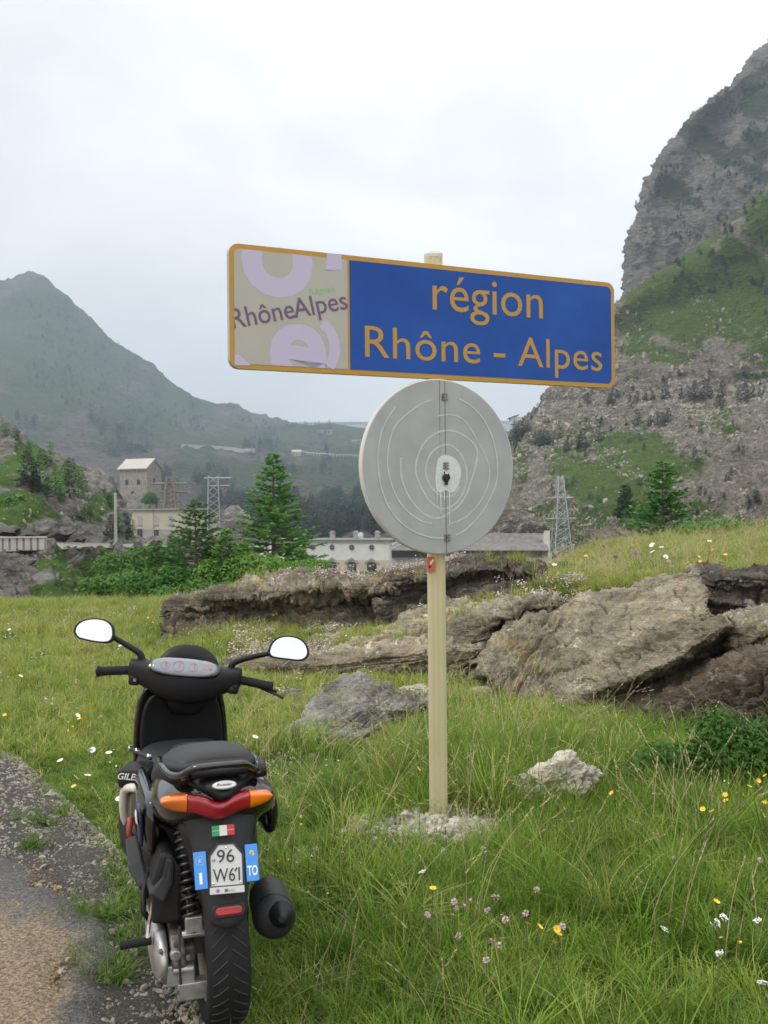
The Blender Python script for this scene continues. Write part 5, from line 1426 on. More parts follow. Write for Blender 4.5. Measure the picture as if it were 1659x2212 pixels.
body('steering_collar', [[(x, y, -.03) for x, y, _ in ring(0, 0, 0, .07, .05, 2.2)]] if False else [[(.090 * math.cos(t), .01 + .055 * math.sin(t), -.045) for t in np.linspace(0, 2 * math.pi, 24, endpoint=False)], [(.085 * math.cos(t), .03 + .05 * math.sin(t), -.10) for t in np.linspace(0, 2 * math.pi, 24, endpoint=False)], [(.06 * math.cos(t), .05 + .045 * math.sin(t), -.15) for t in np.linspace(0, 2 * math.pi, 24, endpoint=False)]], m_black, hb)
# instrument glass
ins = empty('instrument', (0, -.054, .048), (R(-38), 0, 0), parent=hb)
ins.scale = (1.14, 1, 1.2)
m_gl = plain('instrument_glass', (.15, .16, .19), .10, spec=.6, coat=1.)
ov = [(.108 * math.copysign(abs(math.cos(t)) ** .75, math.cos(t)), .031 * math.copysign(abs(math.sin(t)) ** .8, math.sin(t))) for t in np.linspace(0, 2 * math.pi, 48, endpoint=False)]
MB().loft([[(x * s, y, z * s) for x, z in ov] for s, y in ((1.06, .012), (1.06, -.001), (1.02, -.003))]).build('bezel', m_gloss, ins, smooth=False)
MB().loft([[(x * s, y, z * s) for x, z in ov] for s, y in ((1.0, .0), (1.0, -.0045), (.9, -.008), (.5, -.011), (.1, -.012))]).build('glass', m_gl, ins, smooth=True)
for dx, rr, mm in ((-.062, .013, m_steel), (-.018, .019, m_steel), (.030, .014, m_steel)):
    MB().lathe([(rr * .93, -.0005), (rr, -.0005), (rr, 0), (rr * .93, 0)], c=(dx, -.0125, -.002), axis='y', n=28, cap=False).build('dial', mm, ins)
    MB().box((dx + .003, -.0125, .002), (.002, .0008, rr * 1.1)).build('needle', m_flag_r, ins)
for i, dx in enumerate((.062, .074, .086)):
    MB().box((dx, -.0105, -.002), (.007, .001, .006)).build('warning_light', (m_steel, m_steel, m_flag_r)[i], ins)
# small fly screen
rg = []
for t in np.linspace(-1, 1, 21):
    x = .130 * t; h = .062 * max(0, 1 - abs(t) ** 3.2) ** .8
    y0 = .035 - .05 * abs(t) ** 2.5 * 0
    rg.append([(x, y0, .045 - .03 * abs(t) ** 2), (x * .98, y0 + .035, .062 + h - .03 * abs(t) ** 2), (x * .98, y0 + .043, .060 + h - .03 * abs(t) ** 2), (x, y0 + .05, .030 - .03 * abs(t) ** 2)])
MB().loft(rg).build('fly_screen', m_black, hb, smooth=True, sub=1)
for s_ in (-1, 1):
    gz = .014
    g_ = MB().lathe([(0, .205), (.0165, .205), (.0175, .225), (.0165, .228), (.0165, .236), (.0175, .240), (.0165, .30), (.0172, .318), (.0195, .321), (.0195, .329), (.013, .332), (0, .332)], axis='x', n=20)
    g_.v = [(s_ * x, y, z + gz - .05 * (x - .205) * 0 - .12 * (x - .2)) for x, y, z in g_.v]
    gg = g_.build('grip', m_rubber, hb, smooth=False)
    for k in range(14):
        pass
    MB().tube([(s_ * .19, .028, .005), (s_ * .23, .055, -.004), (s_ * .30, .060, -.018), (s_ * .345, .052, -.028)], [.006, .006, .0055, .007], 8).build('brake_lever', m_black if s_ > 0 else m_steel, hb, smooth=True)
    MB().box((s_ * .185, -.012, -.018), (.04, .055, .04)).build('switch_housing', m_black, hb, bevel=.010)
    MB().lathe([(0, -.006), (.006, -.006), (.007, 0), (0, 0)], c=(s_ * .180, -.040, -.016), axis='y', n=12).build('switch', m_steel if s_ < 0 else m_dark, hb)
MB().tube([(.205, .03, .01), (.35, .02, -.035), (.375, .02, -.045)], [.004, .005, .006], 8).build('bar_end', m_dark, hb)
# mirrors: D shaped, tilted up towards the sky
def mirror(s_, gx, gz, arm):
    mo = empty('mirror', (0, 0, 0), parent=hb)
    q = catmull(np.array(arm), 24)
    MB().tube([tuple(p) for p in q], list(np.linspace(.014, .0095, 24)), 10).build('stalk', m_black, mo, smooth=True)
    MB().lathe([(0, 0), (.020, 0), (.018, .012), (.012, .028), (0, .03)], c=(arm[0][0], arm[0][1], arm[0][2] - .012), axis='z', n=14).build('stalk_boot', m_black, mo, smooth=True)
    hd = empty('head', (gx, -.012, gz), (R(-16), R(2 * s_), R(6 * s_)), parent=mo)
    dpt = []
    W_, H_ = .069, .042
    raw = [(-1.0, -.20), (-.96, .28), (-.70, .72), (-.30, .95), (.15, 1.0), (.55, .88), (.85, .52), (.98, .05), (1.0, -.42), (.90, -.78), (.60, -.92), (.15, -.90), (-.35, -.80), (-.80, -.62)]
    if s_ > 0: raw = [(-1.0, -.55), (-.95, .0), (-.78, .50), (-.48, .86), (-.05, 1.0), (.40, .93), (.75, .62), (.95, .15), (1.0, -.35), (.85, -.75), (.55, -.92), (.05, -.93), (-.45, -.92), (-.85, -.85)]
    c_ = catmull(np.array(raw + raw[:1]), 56)[:-1]
    c_ = [(p[0] * W_, p[1] * H_) for p in c_][::-1]
    MB().loft([[(x * s, y, z * s) for x, z in c_] for s, y in ((1.0, -.001), (1.08, -.005), (1.13, -.002), (1.14, .006), (1.02, .020), (.75, .034), (.35, .042), (.05, .043))]).build('housing', m_black, hd, smooth=True)
    MB().loft([[(x * s, y, z * s) for x, z in c_] for s, y in ((1.0, -.0005), (.999, -.0024), (.1, -.0024))]).build('mirror_glass', m_mirror, hd)
    for o_ in list(hd.children):   # keep the depth of the tree at thing > part > sub-part
        o_.matrix_basis = hd.matrix_basis.copy() if False else Matrix.LocRotScale(hd.location, hd.rotation_euler, None)
        o_.parent = mo
    bpy.data.objects.remove(hd)
mirror(-1, -.352, .150, [(-.165, -.0, .045), (-.175, .0, .075), (-.20, .0, .092), (-.255, .002, .118), (-.300, .004, .138)])
mirror(1, .378, .150, [(.165, .0, .040), (.172, .0, .070), (.195, .0, .085), (.245, .002, .104), (.322, .004, .126)])
# flatten: parts of the steering hang straight from the scooter
def flatten(o, top, depth=1):
    bpy.context.view_layer.update()
    for ch in list(o.children):
        if ch.type == 'EMPTY' and ch.name.split('.')[0] in ('handlebar',):
            flatten(ch, top)
            continue
        m = ch.matrix_world.copy(); ch.parent = top; ch.matrix_parent_inverse = Matrix(); ch.matrix_basis = top.matrix_world.inverted() @ m
    bpy.data.objects.remove(o)
flatten(steer, scoot)
# ================================================================== PLANTS
def grass_mat(name, cols, dry, scale=.8):
    m, N, L, b = newmat(name)
    oi = N.new('ShaderNodeObjectInfo'); pos = worldpos(N, L)
    c = ramp(N, L, oi.outputs['Random'], cols)
    n = tex(N, L, 'Noise', scale, pos, 4, .65)
    c = mixc(N, L, ramp(N, L, n.outputs['Fac'], [(.55, (0, 0, 0)), (.78, (.7, .7, .7))]), c, dry)
    t = attr(N, 'tip')
    c = mixc(N, L, mth(N, L, 'MULTIPLY', t, .22), c, tuple(min(1, x * 1.9) for x in dry))
    L.new(c, b.inputs['Base Color']); b.inputs['Roughness'].default_value = .55; b.inputs['Specular IOR Level'].default_value = .25
    tr = N.new('ShaderNodeBsdfTranslucent'); L.new(c, tr.inputs['Color'])
    mx = N.new('ShaderNodeMixShader'); mx.inputs[0].default_value = .32
    L.new(b.outputs[0], mx.inputs[1]); L.new(tr.outputs[0], mx.inputs[2])
    L.new(mx.outputs[0], N['Material Output'].inputs['Surface'])
    return m
m_grass = grass_mat('grass_blades', [(0, (.014, .072, .003)), (.3, (.036, .125, .005)), (.65, (.082, .205, .009)), (.88, (.18, .33, .022)), (1, (.38, .39, .10))], (.30, .31, .07))
m_meadow = grass_mat('meadow_blades', [(0, (.085, .185, .015)), (.5, (.190, .300, .032)), (1, (.34, .36, .08))], (.42, .35, .14), 1.1)
m_straw = grass_mat('straw', [(0, (.34, .28, .14)), (1, (.50, .44, .27))], (.42, .35, .19))
m_broad = grass_mat('broad_leaf', [(0, (.035, .085, .012)), (1, (.085, .155, .028))], (.07, .13, .02))

def blade(mb, tips, x, y, h, w, az, bend, seg=4, tw=0.):
    dx, dy = math.cos(az), math.sin(az); sxn, syn = -dy, dx
    p = []
    for k in range(seg + 1):
        t = k / seg; r = bend * t * t * h; z = h * (t - .25 * bend * t * t); ww = w * (1 - t) ** .7 / 2 if k < seg else 0
        cx, cy = x + dx * r, y + dy * r
        if k < seg: p.append([(cx - sxn * ww, cy - syn * ww, z), (cx + sxn * ww, cy + syn * ww, z)]); tips += [t, t]
        else: p.append([(cx, cy, z)]); tips += [1.]
    n = len(mb.v)
    for q in p: mb.v += q
    for k in range(seg - 1): mb.f.append((n + 2 * k, n + 2 * k + 1, n + 2 * k + 3, n + 2 * k + 2))
    mb.f.append((n + 2 * seg - 2, n + 2 * seg - 1, n + 2 * seg))
def proto(name, mb, tips, mat):
    o = mk(name, mb.v, mb.f, mat, link=False)
    a = o.data.attributes.new('tip', 'FLOAT', 'POINT'); a.data.foreach_set('value', np.array(tips + [0.] * (len(mb.v) - len(tips)), np.float32))
    return o
def tufts(name, k, n, h, w, spread, bend, mat, seed):
    rnd = random.Random(seed); out = []
    for i in range(k):
        mb, tips = MB(), []
        for _ in range(n):
            a = rnd.uniform(0, 6.283); r = spread * rnd.random() ** .6
            blade(mb, tips, r * math.cos(a), r * math.sin(a), h * rnd.uniform(.45, 1.1), w * rnd.uniform(.6, 1.2), a + rnd.uniform(-1.2, 1.2), bend * rnd.uniform(.2, 1.3))
        out.append(proto(name, mb, tips, mat))
    return out
def stalks(name, k, n, h, mat, seed, w=.0022, head=.05):
    rnd = random.Random(seed); out = []
    for i in range(k):
        mb, tips = MB(), []
        for _ in range(n):
            a = rnd.uniform(0, 6.283); x, y = rnd.uniform(-.06, .06), rnd.uniform(-.06, .06); hh = h * rnd.uniform(.6, 1.1); bd = rnd.uniform(.2, .8)
            blade(mb, tips, x, y, hh, w, a, bd, 5); tips += [0.] * 0
            ex, ey, ez = x + math.cos(a) * bd * hh, y + math.sin(a) * bd * hh, hh * (1 - .25 * bd)
            d = Vector((math.cos(a) * bd * 1.6, math.sin(a) * bd * 1.6, 1 - .5 * bd)).normalized()
            for j in range(9):
                c = Vector((ex, ey, ez)) - d * head * (j / 9) * 1.4
                o_ = Vector((rnd.gauss(0, 1), rnd.gauss(0, 1), rnd.gauss(.6, 1))).normalized() * .0055
                s_ = d.cross(o_).normalized() * .003
                n0 = len(mb.v); mb.v += [tuple(c - s_), tuple(c + s_), tuple(c + o_ + d * .009)]; mb.f.append((n0, n0 + 1, n0 + 2)); tips += [1., 1., 1.]
        out.append(proto(name, mb, tips, mat))
    return out

def down(x, y, trees):
    best = None
    for t in trees:
        h = t.ray_cast(Vector((x, y, 4.)), Vector((0, 0, -1)))
        if h[0] is not None and (best is None or h[0].z > best[0].z): best = (h[0], h[1])
    return best
RS = np.random.RandomState(3)
def grow(n, x0, x1, y0, y1, dens, on_rock=None):
    """random spots on the ground, thinned by dens(x, y); rock keeps them off"""
    x = RS.uniform(x0, x1, n); y = RS.uniform(y0, y1, n)
    k = (RS.rand(n) < dens(x, y)) & (np.abs(x) < .372 * y + 1.0)
    x, y = x[k], y[k]; z = H(x, y); out = []
    for a, b_, c in zip(x, y, z):
        if b_ > 6.2 and a > -2.6:
            h = down(a, b_, ROCK_BVH)
            if h is not None and h[0].z > c + .015:
                if on_rock is None or h[1].z < .78 or not on_rock(a, b_, h[0].z): continue
                c = h[0].z
        out.append((a, b_, c - .01))
    return np.array(out).reshape(-1, 3)
def patch(x, y, s, o=0.):
    return noise3(np.stack([np.asarray(x) * s + o, np.asarray(y) * s, np.full(np.shape(x), o)], -1).reshape(-1, 3)).reshape(np.shape(x))
def offroad(x, y): return sstep(-.02, .16, x - edge_x(y) + .16 * patch(x, y, 1.3) * 1. + .05 * patch(x, y, 5., 3))
def place(name, pts, h, protos, tilt=.2, label=None, hv=.45):
    n = len(pts); s = h * (1 + RS.uniform(-hv, hv, n))
    rot = np.stack([RS.normal(0, tilt, n), RS.normal(0, tilt, n), RS.uniform(0, 6.283, n)], 1)
    w = np.clip(.55 + .45 * s, .5, 1.3)
    return scatter(name, pts, rot, np.stack([w, w, s], 1), protos, label)
def hgt(x, y):
    h = .62 + .35 * patch(x, y, .7, 5) + .2 * patch(x, y, 2.2, 9)
    h += .55 * np.exp(-((x - 1.1) / 1.0) ** 2 - ((y - 6.0) / .8) ** 2) + .35 * np.exp(-((x - .2) / .5) ** 2 - ((y - 6.0) / .6) ** 2)
    h *= 1 - .55 * sstep(6.3, 7.3, y)
    h *= 1 - .5 * np.exp(-((x + .35) / .6) ** 2 - ((y - 6.8) / .6) ** 2)
    h *= .55 + .45 * sstep(-1.0, .3, x - .15 * (y - 5))
    h *= .55 + .45 * sstep(0, .5, x - edge_x(y))
    # trodden turf beside the scooter
    h *= 1 - .45 * np.exp(-((x + .2) / .5) ** 2 - ((y - 3.4) / .7) ** 2)
    return np.clip(h, .22, 2.)
near = tufts('grass_tuft', 12, 22, .18, .0052, .055, .85, m_grass, 1)
lush = tufts('lush_clump', 8, 34, .30, .0062, .06, 1.05, m_grass, 17)
fine_ = tufts('grass_tuft_fine', 8, 26, .20, .0030, .06, 1.0, m_grass, 2)
mead = tufts('meadow_tuft', 10, 22, .17, .0075, .08, .8, m_meadow, 3)
strw = tufts('dry_tuft', 6, 12, .17, .0032, .07, 1.2, m_straw, 4)
seed_ = stalks('seed_stalk', 8, 5, .42, m_straw, 5, .0030, .06)
def clear_spots(x, y):
    d = np.ones_like(x)
    d *= 1 - .93 * np.exp(-(((x - .26) / .34) ** 2 + ((y - 5.10) / .32) ** 2) ** 2)      # rubble at the foot of the post
    return d
nearmask = lambda x, y: offroad(x, y) * clear_spots(x, y) * (1 - .55 * np.exp(-((x + .85) / .5) ** 2 - ((y - 6.3) / .9) ** 2)) * (1 - .5 * sstep(.35, -.1, x - edge_x(y)))
p = grow(20000, -3, 4, 2.4, 8.8, nearmask); place('grass', p, hgt(p[:, 0], p[:, 1]), near, .22)
p = grow(11000, -3, 4, 2.4, 8.8, lambda x, y: nearmask(x, y) * sstep(-.4, .4, patch(x, y, .9, 20))); place('fine_grass', p, hgt(p[:, 0], p[:, 1]) * 1.1, fine_, .3)
p = grow(4200, -3, 4, 2.4, 9.5, lambda x, y: offroad(x, y) * clear_spots(x, y) * (.12 + .6 * sstep(0, .5, patch(x, y, .8, 40)) + .5 * np.exp(-((x - .0) / .8) ** 2 - ((y - 5.0) / .8) ** 2))); place('dry_grass', p, .9 * hgt(p[:, 0], p[:, 1]), strw, .4)
p = grow(1700, -.6, 4, 2.6, 7.4, lambda x, y: offroad(x, y) * clear_spots(x, y) * sstep(-.25, .35, patch(x, y, 1.1, 33))); place('lush_grass', p, .55 + .4 * hgt(p[:, 0], p[:, 1]), lush, .3, None, .45)
p = grow(1100, -2.5, 4, 3.2, 9.0, lambda x, y: offroad(x, y) * (.18 + .8 * np.exp(-((x - .5) / 1.1) ** 2 - ((y - 5.9) / 1.2) ** 2))); place('seed_heads', p, np.full(len(p), .95), seed_, .25)
# the meadow to the left and the shelf between the rocks
def ledge_ok(x, y, z): return (z < .30 and y > 10.9 and x < .8 and random.random() < .7) or (y > 12.9 and random.random() < .45) or random.random() < .02
p = grow(23000, -8.3, 1.6, 6.8, 19.6, lambda x, y: offroad(x, y) * (.55 + .45 * sstep(14, 9, y)), ledge_ok); place('meadow_grass', p, (.62 + .35 * patch(p[:, 0], p[:, 1], .8)) * (1 + .02 * (p[:, 1] - 9)), mead, .25)
p = grow(5000, -8.3, 1.6, 6.8, 19.6, lambda x, y: offroad(x, y) * sstep(-.1, .5, patch(x, y, .5, 60)), ledge_ok); place('dry_meadow_grass', p, np.full(len(p), .75), strw, .35)
# the hummock on the right
p = grow(21000, .0, 8.2, 9.3, 20.5, lambda x, y: .5 + .5 * sstep(.9, 1.8, x), lambda x, y, z: random.random() < .25 and y > 10.4); place('hill_grass', p, (.50 + .22 * sstep(2.5, 4, p[:, 0]) + .6 * patch(p[:, 0], p[:, 1], .9, 7)) * (1 + .01 * (p[:, 1] - 9)), mead, .35)
p = grow(2500, 1.0, 8.2, 9.3, 20.5, lambda x, y: sstep(.0, .4, patch(x, y, 1.0, 61))); place('hill_dry_grass', p, 1.3 + 0 * p[:, 0], strw, .4)
p = grow(1500, 2.8, 8.2, 9.6, 20., lambda x, y: sstep(.0, .4, patch(x, y, .9, 21))); place('hill_clumps', p, .7 + 0 * p[:, 0], lush, .4)
p = grow(2600, .5, 8.2, 9.6, 20., lambda x, y: np.ones_like(x)); place('hill_seed_heads', p, np.full(len(p), .7), seed_, .25)
# seed stalks poking from the lush bank in front of the slabs
p = grow(1800, .4, 4.2, 5.2, 6.8, lambda x, y: np.ones_like(x)); place('bank_grass', p, .8 + 0 * p[:, 0], fine_, .3)

# ---- flowers that can be picked out one by one
m_stem = plain('flower_stem', (.09, .13, .03), .6)
m_clover = plain('clover_pink', (.58, .42, .45), .7, noise=.2, nscale=300)
m_yellow = plain('petal_yellow', (.75, .50, .02), .6)
m_daisy = plain('petal_white', (.80, .80, .76), .6)
m_purp = plain('thistle_purple', (.34, .12, .36), .7)
def flower_head(kind):
    mb = MB(); rnd = random.Random(hash(kind) % 99 + len(kind))
    if kind in ('clover_flower', 'thistle_flower'):
        for k in range(46):
            a, b_ = rnd.uniform(0, 6.28), math.acos(rnd.uniform(-.5, 1)); d = Vector((math.cos(a) * math.sin(b_), math.sin(a) * math.sin(b_), math.cos(b_)))
            s_ = d.cross(Vector((.3, .2, 1))).normalized() * .0022
            mb.add([d * .004 - s_, d * .004 + s_, d * .0125 + s_ * .6, d * .0125 - s_ * .6], [(0, 1, 2, 3)])
    elif kind == 'daisy':
        for k in range(14):
            a = 6.283 * k / 14; d = Vector((math.cos(a), math.sin(a), .12)); s_ = Vector((-math.sin(a), math.cos(a), 0)) * .0032
            mb.add([d * .005 - s_, d * .005 + s_, d * .019 + s_, d * .021, d * .019 - s_], [(0, 1, 2, 3, 4)])
    elif kind == 'yellow_flower':
        for k in range(7):
            a = 6.283 * k / 7; d = Vector((math.cos(a), math.sin(a), .5)); s_ = Vector((-math.sin(a), math.cos(a), 0)) * .005
            mb.add([d * .002 - s_ * .4, d * .002 + s_ * .4, d * .011 + s_, d * .014, d * .011 - s_], [(0, 1, 2, 3, 4)])
    else:
        for k in range(40):
            a, r_ = rnd.uniform(0, 6.28), .022 * rnd.random() ** .5; c = Vector((r_ * math.cos(a), r_ * math.sin(a), -r_ * .3))
            for q in range(2): 
                t = rnd.uniform(0, 6.28); e_ = Vector((math.cos(t), math.sin(t), .2)) * .0035; f_ = Vector((-math.sin(t), math.cos(t), 0)) * .0028
                mb.add([c - e_, c - f_, c + e_, c + f_], [(0, 1, 2, 3)])
    return mb
FL = {'clover_flower': (m_clover, 'pale pink clover head standing in the grass', 'clover flower', 'clover flowers in the verge'),
      'yellow_flower': (m_yellow, 'small yellow wild flower in the grass', 'yellow flower', 'yellow flowers in the grass'),
      'daisy': (m_daisy, 'white daisy standing above the grass', 'daisy', 'white daisies in the grass'),
      'umbel_flower': (m_daisy, 'loose white umbel flower among the tall grass', 'white flower', 'white umbels among the grass'),
      'thistle_flower': (m_purp, 'purple thistle head on the grassy hummock at the right', 'thistle', 'purple thistles on the hummock')}
_fl = {}
def flower(kind, u, v, h, size=1.):
    if kind not in _fl:
        mat = FL[kind][0]; a = flower_head(kind).build(kind + '_head', mat); st = MB().tube([(0, 0, 0), (.006, .004, .5), (0, 0, .995)], .0016, 4).build('stem', m_stem)
        core = MB().lathe([(0, .001), (.0055, .002), (.004, .004), (0, .005)], n=8).build('core', m_yellow) if kind == 'daisy' else None
        _fl[kind] = (a.data, st.data, core.data if core else None)
        for q in (a, st, core):
            if q: bpy.data.objects.remove(q)
    o = Vector((0, 0, EYE)); d = (Vector(P(u, v, 10.)) - o).normalized(); s = 2.; hit = None
    while s < 24:
        q = o + d * s; g = float(H(q.x, q.y))
        if q.z < g + h: hit = q; break
        s += .02
    if hit is None or hit.x < float(edge_x(hit.y)) + .04: return
    g = float(H(hit.x, hit.y)); hd, stm, core = _fl[kind]
    r_ = empty(kind, (hit.x, hit.y, g), (0, 0, random.uniform(0, 6)))
    tag(r_, FL[kind][1], FL[kind][2], FL[kind][3])
    inst('stem', stm, r_, sc=(1, 1, max(.02, hit.z - g)))
    ty, tx = random.uniform(-.5, .5), random.uniform(.0, .9)
    inst('head', hd, r_, loc=(0, 0, hit.z - g), rot=(tx, ty, 0), sc=(size,) * 3)
    if core: inst('core', core, r_, loc=(0, 0, hit.z - g), rot=(tx, ty, 0), sc=(size,) * 3)
z8 = lambda l: [(606.4 + .6346 * x, 1516 + .6346 * y) for x, y in l]
z6 = lambda l: [(1031 + .3787 * x, 727.7 + .3787 * y) for x, y in l]
z1 = lambda l: [(121.3 + .4245 * x, 1273.5 + .4245 * y) for x, y in l]
for u, v in z8([(500, 725), (590, 680), (600, 705), (622, 698), (645, 680), (725, 665), (740, 668), (705, 710), (765, 742), (835, 720), (717, 818), (743, 830), (605, 798), (870, 640), (215, 440), (120, 500), (700, 880), (1340, 535), (1632, 540), (958, 765), (830, 150), (1395, 280), (690, 500), (560, 430)]):
    flower('clover_flower', u, v, random.uniform(.16, .24), .95)
for u, v in z8([(838, 757), (880, 768), (940, 775), (945, 795), (932, 822), (1482, 683), (1128, 312), (1497, 298), (1513, 318), (1517, 338), (1567, 305), (1575, 320), (1595, 290), (1625, 270), (1640, 325), (1648, 345), (1470, 375), (1480, 378), (1437, 367), (1650, 253), (518, 638), (475, 350), (468, 230)]):
    flower('yellow_flower', u, v, random.uniform(.16, .22), .95)
for u, v in z8([(1475, 760), (1490, 750), (1510, 730), (1620, 740), (480, 575), (1310, 770), (200, 520), (1640, 950), (1490, 850)]):
    flower('umbel_flower', u, v, random.uniform(.2, .28), .62)
for u, v in z1([(110, 670), (118, 660), (130, 665), (140, 678), (158, 672), (170, 660), (120, 690), (150, 655), (60, 690), (190, 705)]) + [(30, 1440), (70, 1480), (250, 1500), (10, 1545), (215, 1585), (590, 1330), (20, 1690 - 60), (160, 1700), (330, 1285 + 60), (320, 1335), (345, 1350)]:
    flower('yellow_flower', u, v, .12, 1.1)
for u, v in z1([(340, 603), (288, 663), (333, 683), (172, 820), (268, 830), (1013, 750), (110, 640), (225, 650), (160, 945), (320, 1065), (20, 870), (100, 955)]) + [(30, 1700), (60, 1760), (45, 1460), (140, 1440), (60, 1400), (260, 1395), (20, 1360), (200, 1620)]:
    flower('daisy', u, v, .12, .95)
for u, v in z6([(885, 1185), (875, 1205), (970, 1200), (993, 1190), (1000, 1225), (1050, 1200), (1085, 1210), (1075, 1255), (1065, 1265), (1112, 1255), (1155, 1252), (1090, 1280), (1113, 1313), (513, 1382), (440, 1300), (1325, 1165), (1000, 1180), (1130, 1200), (1200, 1290)]):
    flower('daisy', u, v, .26, 1.35)
for u, v in z6([(605, 1228), (620, 1252), (630, 1262), (605, 1270), (1320, 1230), (1345, 1218), (1375, 1228), (1260, 1255), (1415, 1245), (1412, 1260), (1300, 1285), (1270, 1285), (640, 1245), (655, 1258), (1390, 1290), (1330, 1240), (575, 1275)]):
    flower('yellow_flower', u, v, .24, 1.6)
for u, v in z6([(790, 1257), (903, 1232), (665, 1185), (720, 1195)]):
    flower('thistle_flower', u, v, .3, 2.0)
# sea of tiny pink-white thrift along the tops of the ledges, and stonecrop specks
m_thrift = plain('thrift_pink', (.62, .50, .52), .7)
def speck_protos(name, mat, r, k=4, n=7, sp=.04):
    rnd = random.Random(9); out = []
    for i in range(k):
        mb = MB()
        for _ in range(n):
            c = Vector((rnd.uniform(-sp, sp), rnd.uniform(-sp, sp), rnd.uniform(.03, .09)))
            for q in range(3):
                t = rnd.uniform(0, 3.14); e_ = Vector((math.cos(t), math.sin(t), rnd.uniform(-.5, .5))) * r; f_ = Vector((-math.sin(t), math.cos(t), rnd.uniform(-.5, .5))) * r
                mb.add([c - e_, c - f_, c + e_, c + f_], [(0, 1, 2, 3)])
        out.append(mk(name, mb.v, mb.f, mat, link=False))
    return out
pk = speck_protos('thrift_cluster', m_thrift, .008)
pts = []
for _ in range(2600):
    q = random.random()
    if q < .45: x, y = random.uniform(-1.3, .9), random.gauss(13.0, .35)
    elif q < .7: x, y = random.uniform(-1.6, -.5), random.gauss(11.6, .5)
    elif q < .85: x, y = random.uniform(1.2, 2.3), random.gauss(11.2, .4)
    else: x, y = random.uniform(-6, 0), random.uniform(8, 17)
    if float(patch(np.array([x]), np.array([y]), 1.5)[0]) < -.1: continue
    h = down(x, y, ROCK_BVH); g = float(H(x, y)); z = max(g, h[0].z if h else -9)
    if h is not None and h[0].z > g and h[1].z < .6: continue
    pts.append((x, y, z))
pts = np.array(pts); place('thrift_flowers', pts, np.full(len(pts), 1.), pk, .2)
yk = speck_protos('yellow_speck', m_yellow, .006, 3, 3, .05)
p = grow(900, -7, 4, 3.2, 19, lambda x, y: offroad(x, y) * sstep(.0, .5, patch(x, y, .7, 77))); p[:, 2] += .06; place('tiny_yellow_flowers', p, np.full(len(p), 1.), yk, .2)
wk = speck_protos('white_speck', m_daisy, .005, 3, 3, .06)
p = grow(1600, -7, 5, 3.2, 19, lambda x, y: offroad(x, y) * sstep(.0, .5, patch(x, y, .7, 99))); p[:, 2] += .05; place('tiny_white_flowers', p, np.full(len(p), 1.), wk, .2)

# ---- loose stones: gravel on the verge, rubble by the post
m_pebble = rock_mat('pebble', (.27, .25, .22), (.13, .12, .11), (.46, .44, .40), (0, 0, 0), .5, 9., .1)
m_rubble = rock_mat('rubble', (.38, .35, .31), (.22, .20, .18), (.62, .60, .56), (0, 0, 0), .5, 8., .1)
def stones(name, mat, k=7):
    out = []
    for i in range(k):
        bm = bmesh.new(); bmesh.ops.create_icosphere(bm, subdivisions=1, radius=1)
        v = np.array([x.co[:] for x in bm.verts]); v = v * (1 + .4 * noise3(v * 1.3 + i * 5))[:, None] * np.array([1, .8, .55])
        for x, q in zip(bm.verts, v): x.co = q
        me = bpy.data.meshes.new(name); bm.to_mesh(me); bm.free(); me.materials.append(mat); out.append(bpy.data.objects.new(name, me))
    return out
m_chip = rock_mat('tan_chipping', (.30, .215, .13), (.15, .11, .075), (.46, .38, .27), (0, 0, 0), .3, 12., .2)
peb = stones('pebble', m_pebble); chip = stones('tan_chipping', m_chip); rub = stones('rubble_stone', m_rubble)
def strew(name, x, y, size, protos, dz=.0, zf=H):
    n = len(x); z = zf(x, y) + dz; s = size * RS.lognormal(0, .45, n)
    return scatter(name, np.stack([x, y, z + s * .15], 1), RS.uniform(0, 6.28, (n, 3)), np.stack([s] * 3, 1), protos)
n = 26000; yy = RS.uniform(2.9, 8.0, n); tq = RS.rand(n) ** 1.3 * 1.0 - .10; xx = edge_x(yy) - tq * 1.12
k = (np.abs(xx) < .37 * yy + .9) & (RS.rand(n) < np.where(tq < .48, 1., .35)); strew('gravel', xx[k], yy[k], .0062, peb, .010)
n = 9000; yy = RS.uniform(2.9, 6.5, n); xx = edge_x(yy) - RS.uniform(.5, 2.2, n); k = (np.abs(xx) < .37 * yy + .9); strew('road_grit', xx[k], yy[k], .0042, peb, .026)
n = 26000; yy = RS.uniform(2.9, 5.2, n); xx = edge_x(yy) - RS.uniform(.25, 1.4, n); k = (np.abs(xx) < .37 * yy + .9) & (RS.rand(n) < sstep(5.0, 4.0, yy)); strew('road_chippings', xx[k], yy[k], .0040, chip, .026)
n = 1100; xx = RS.normal(.26, .17, n); yy = RS.normal(5.18, .13, n); strew('rubble', xx, yy, .015, rub, .008)
n = 500; yy = RS.uniform(6, 10.5, n); xx = RS.uniform(-1.2, 1.2, n); strew('scattered_stones', xx, yy, .013, rub, .0)
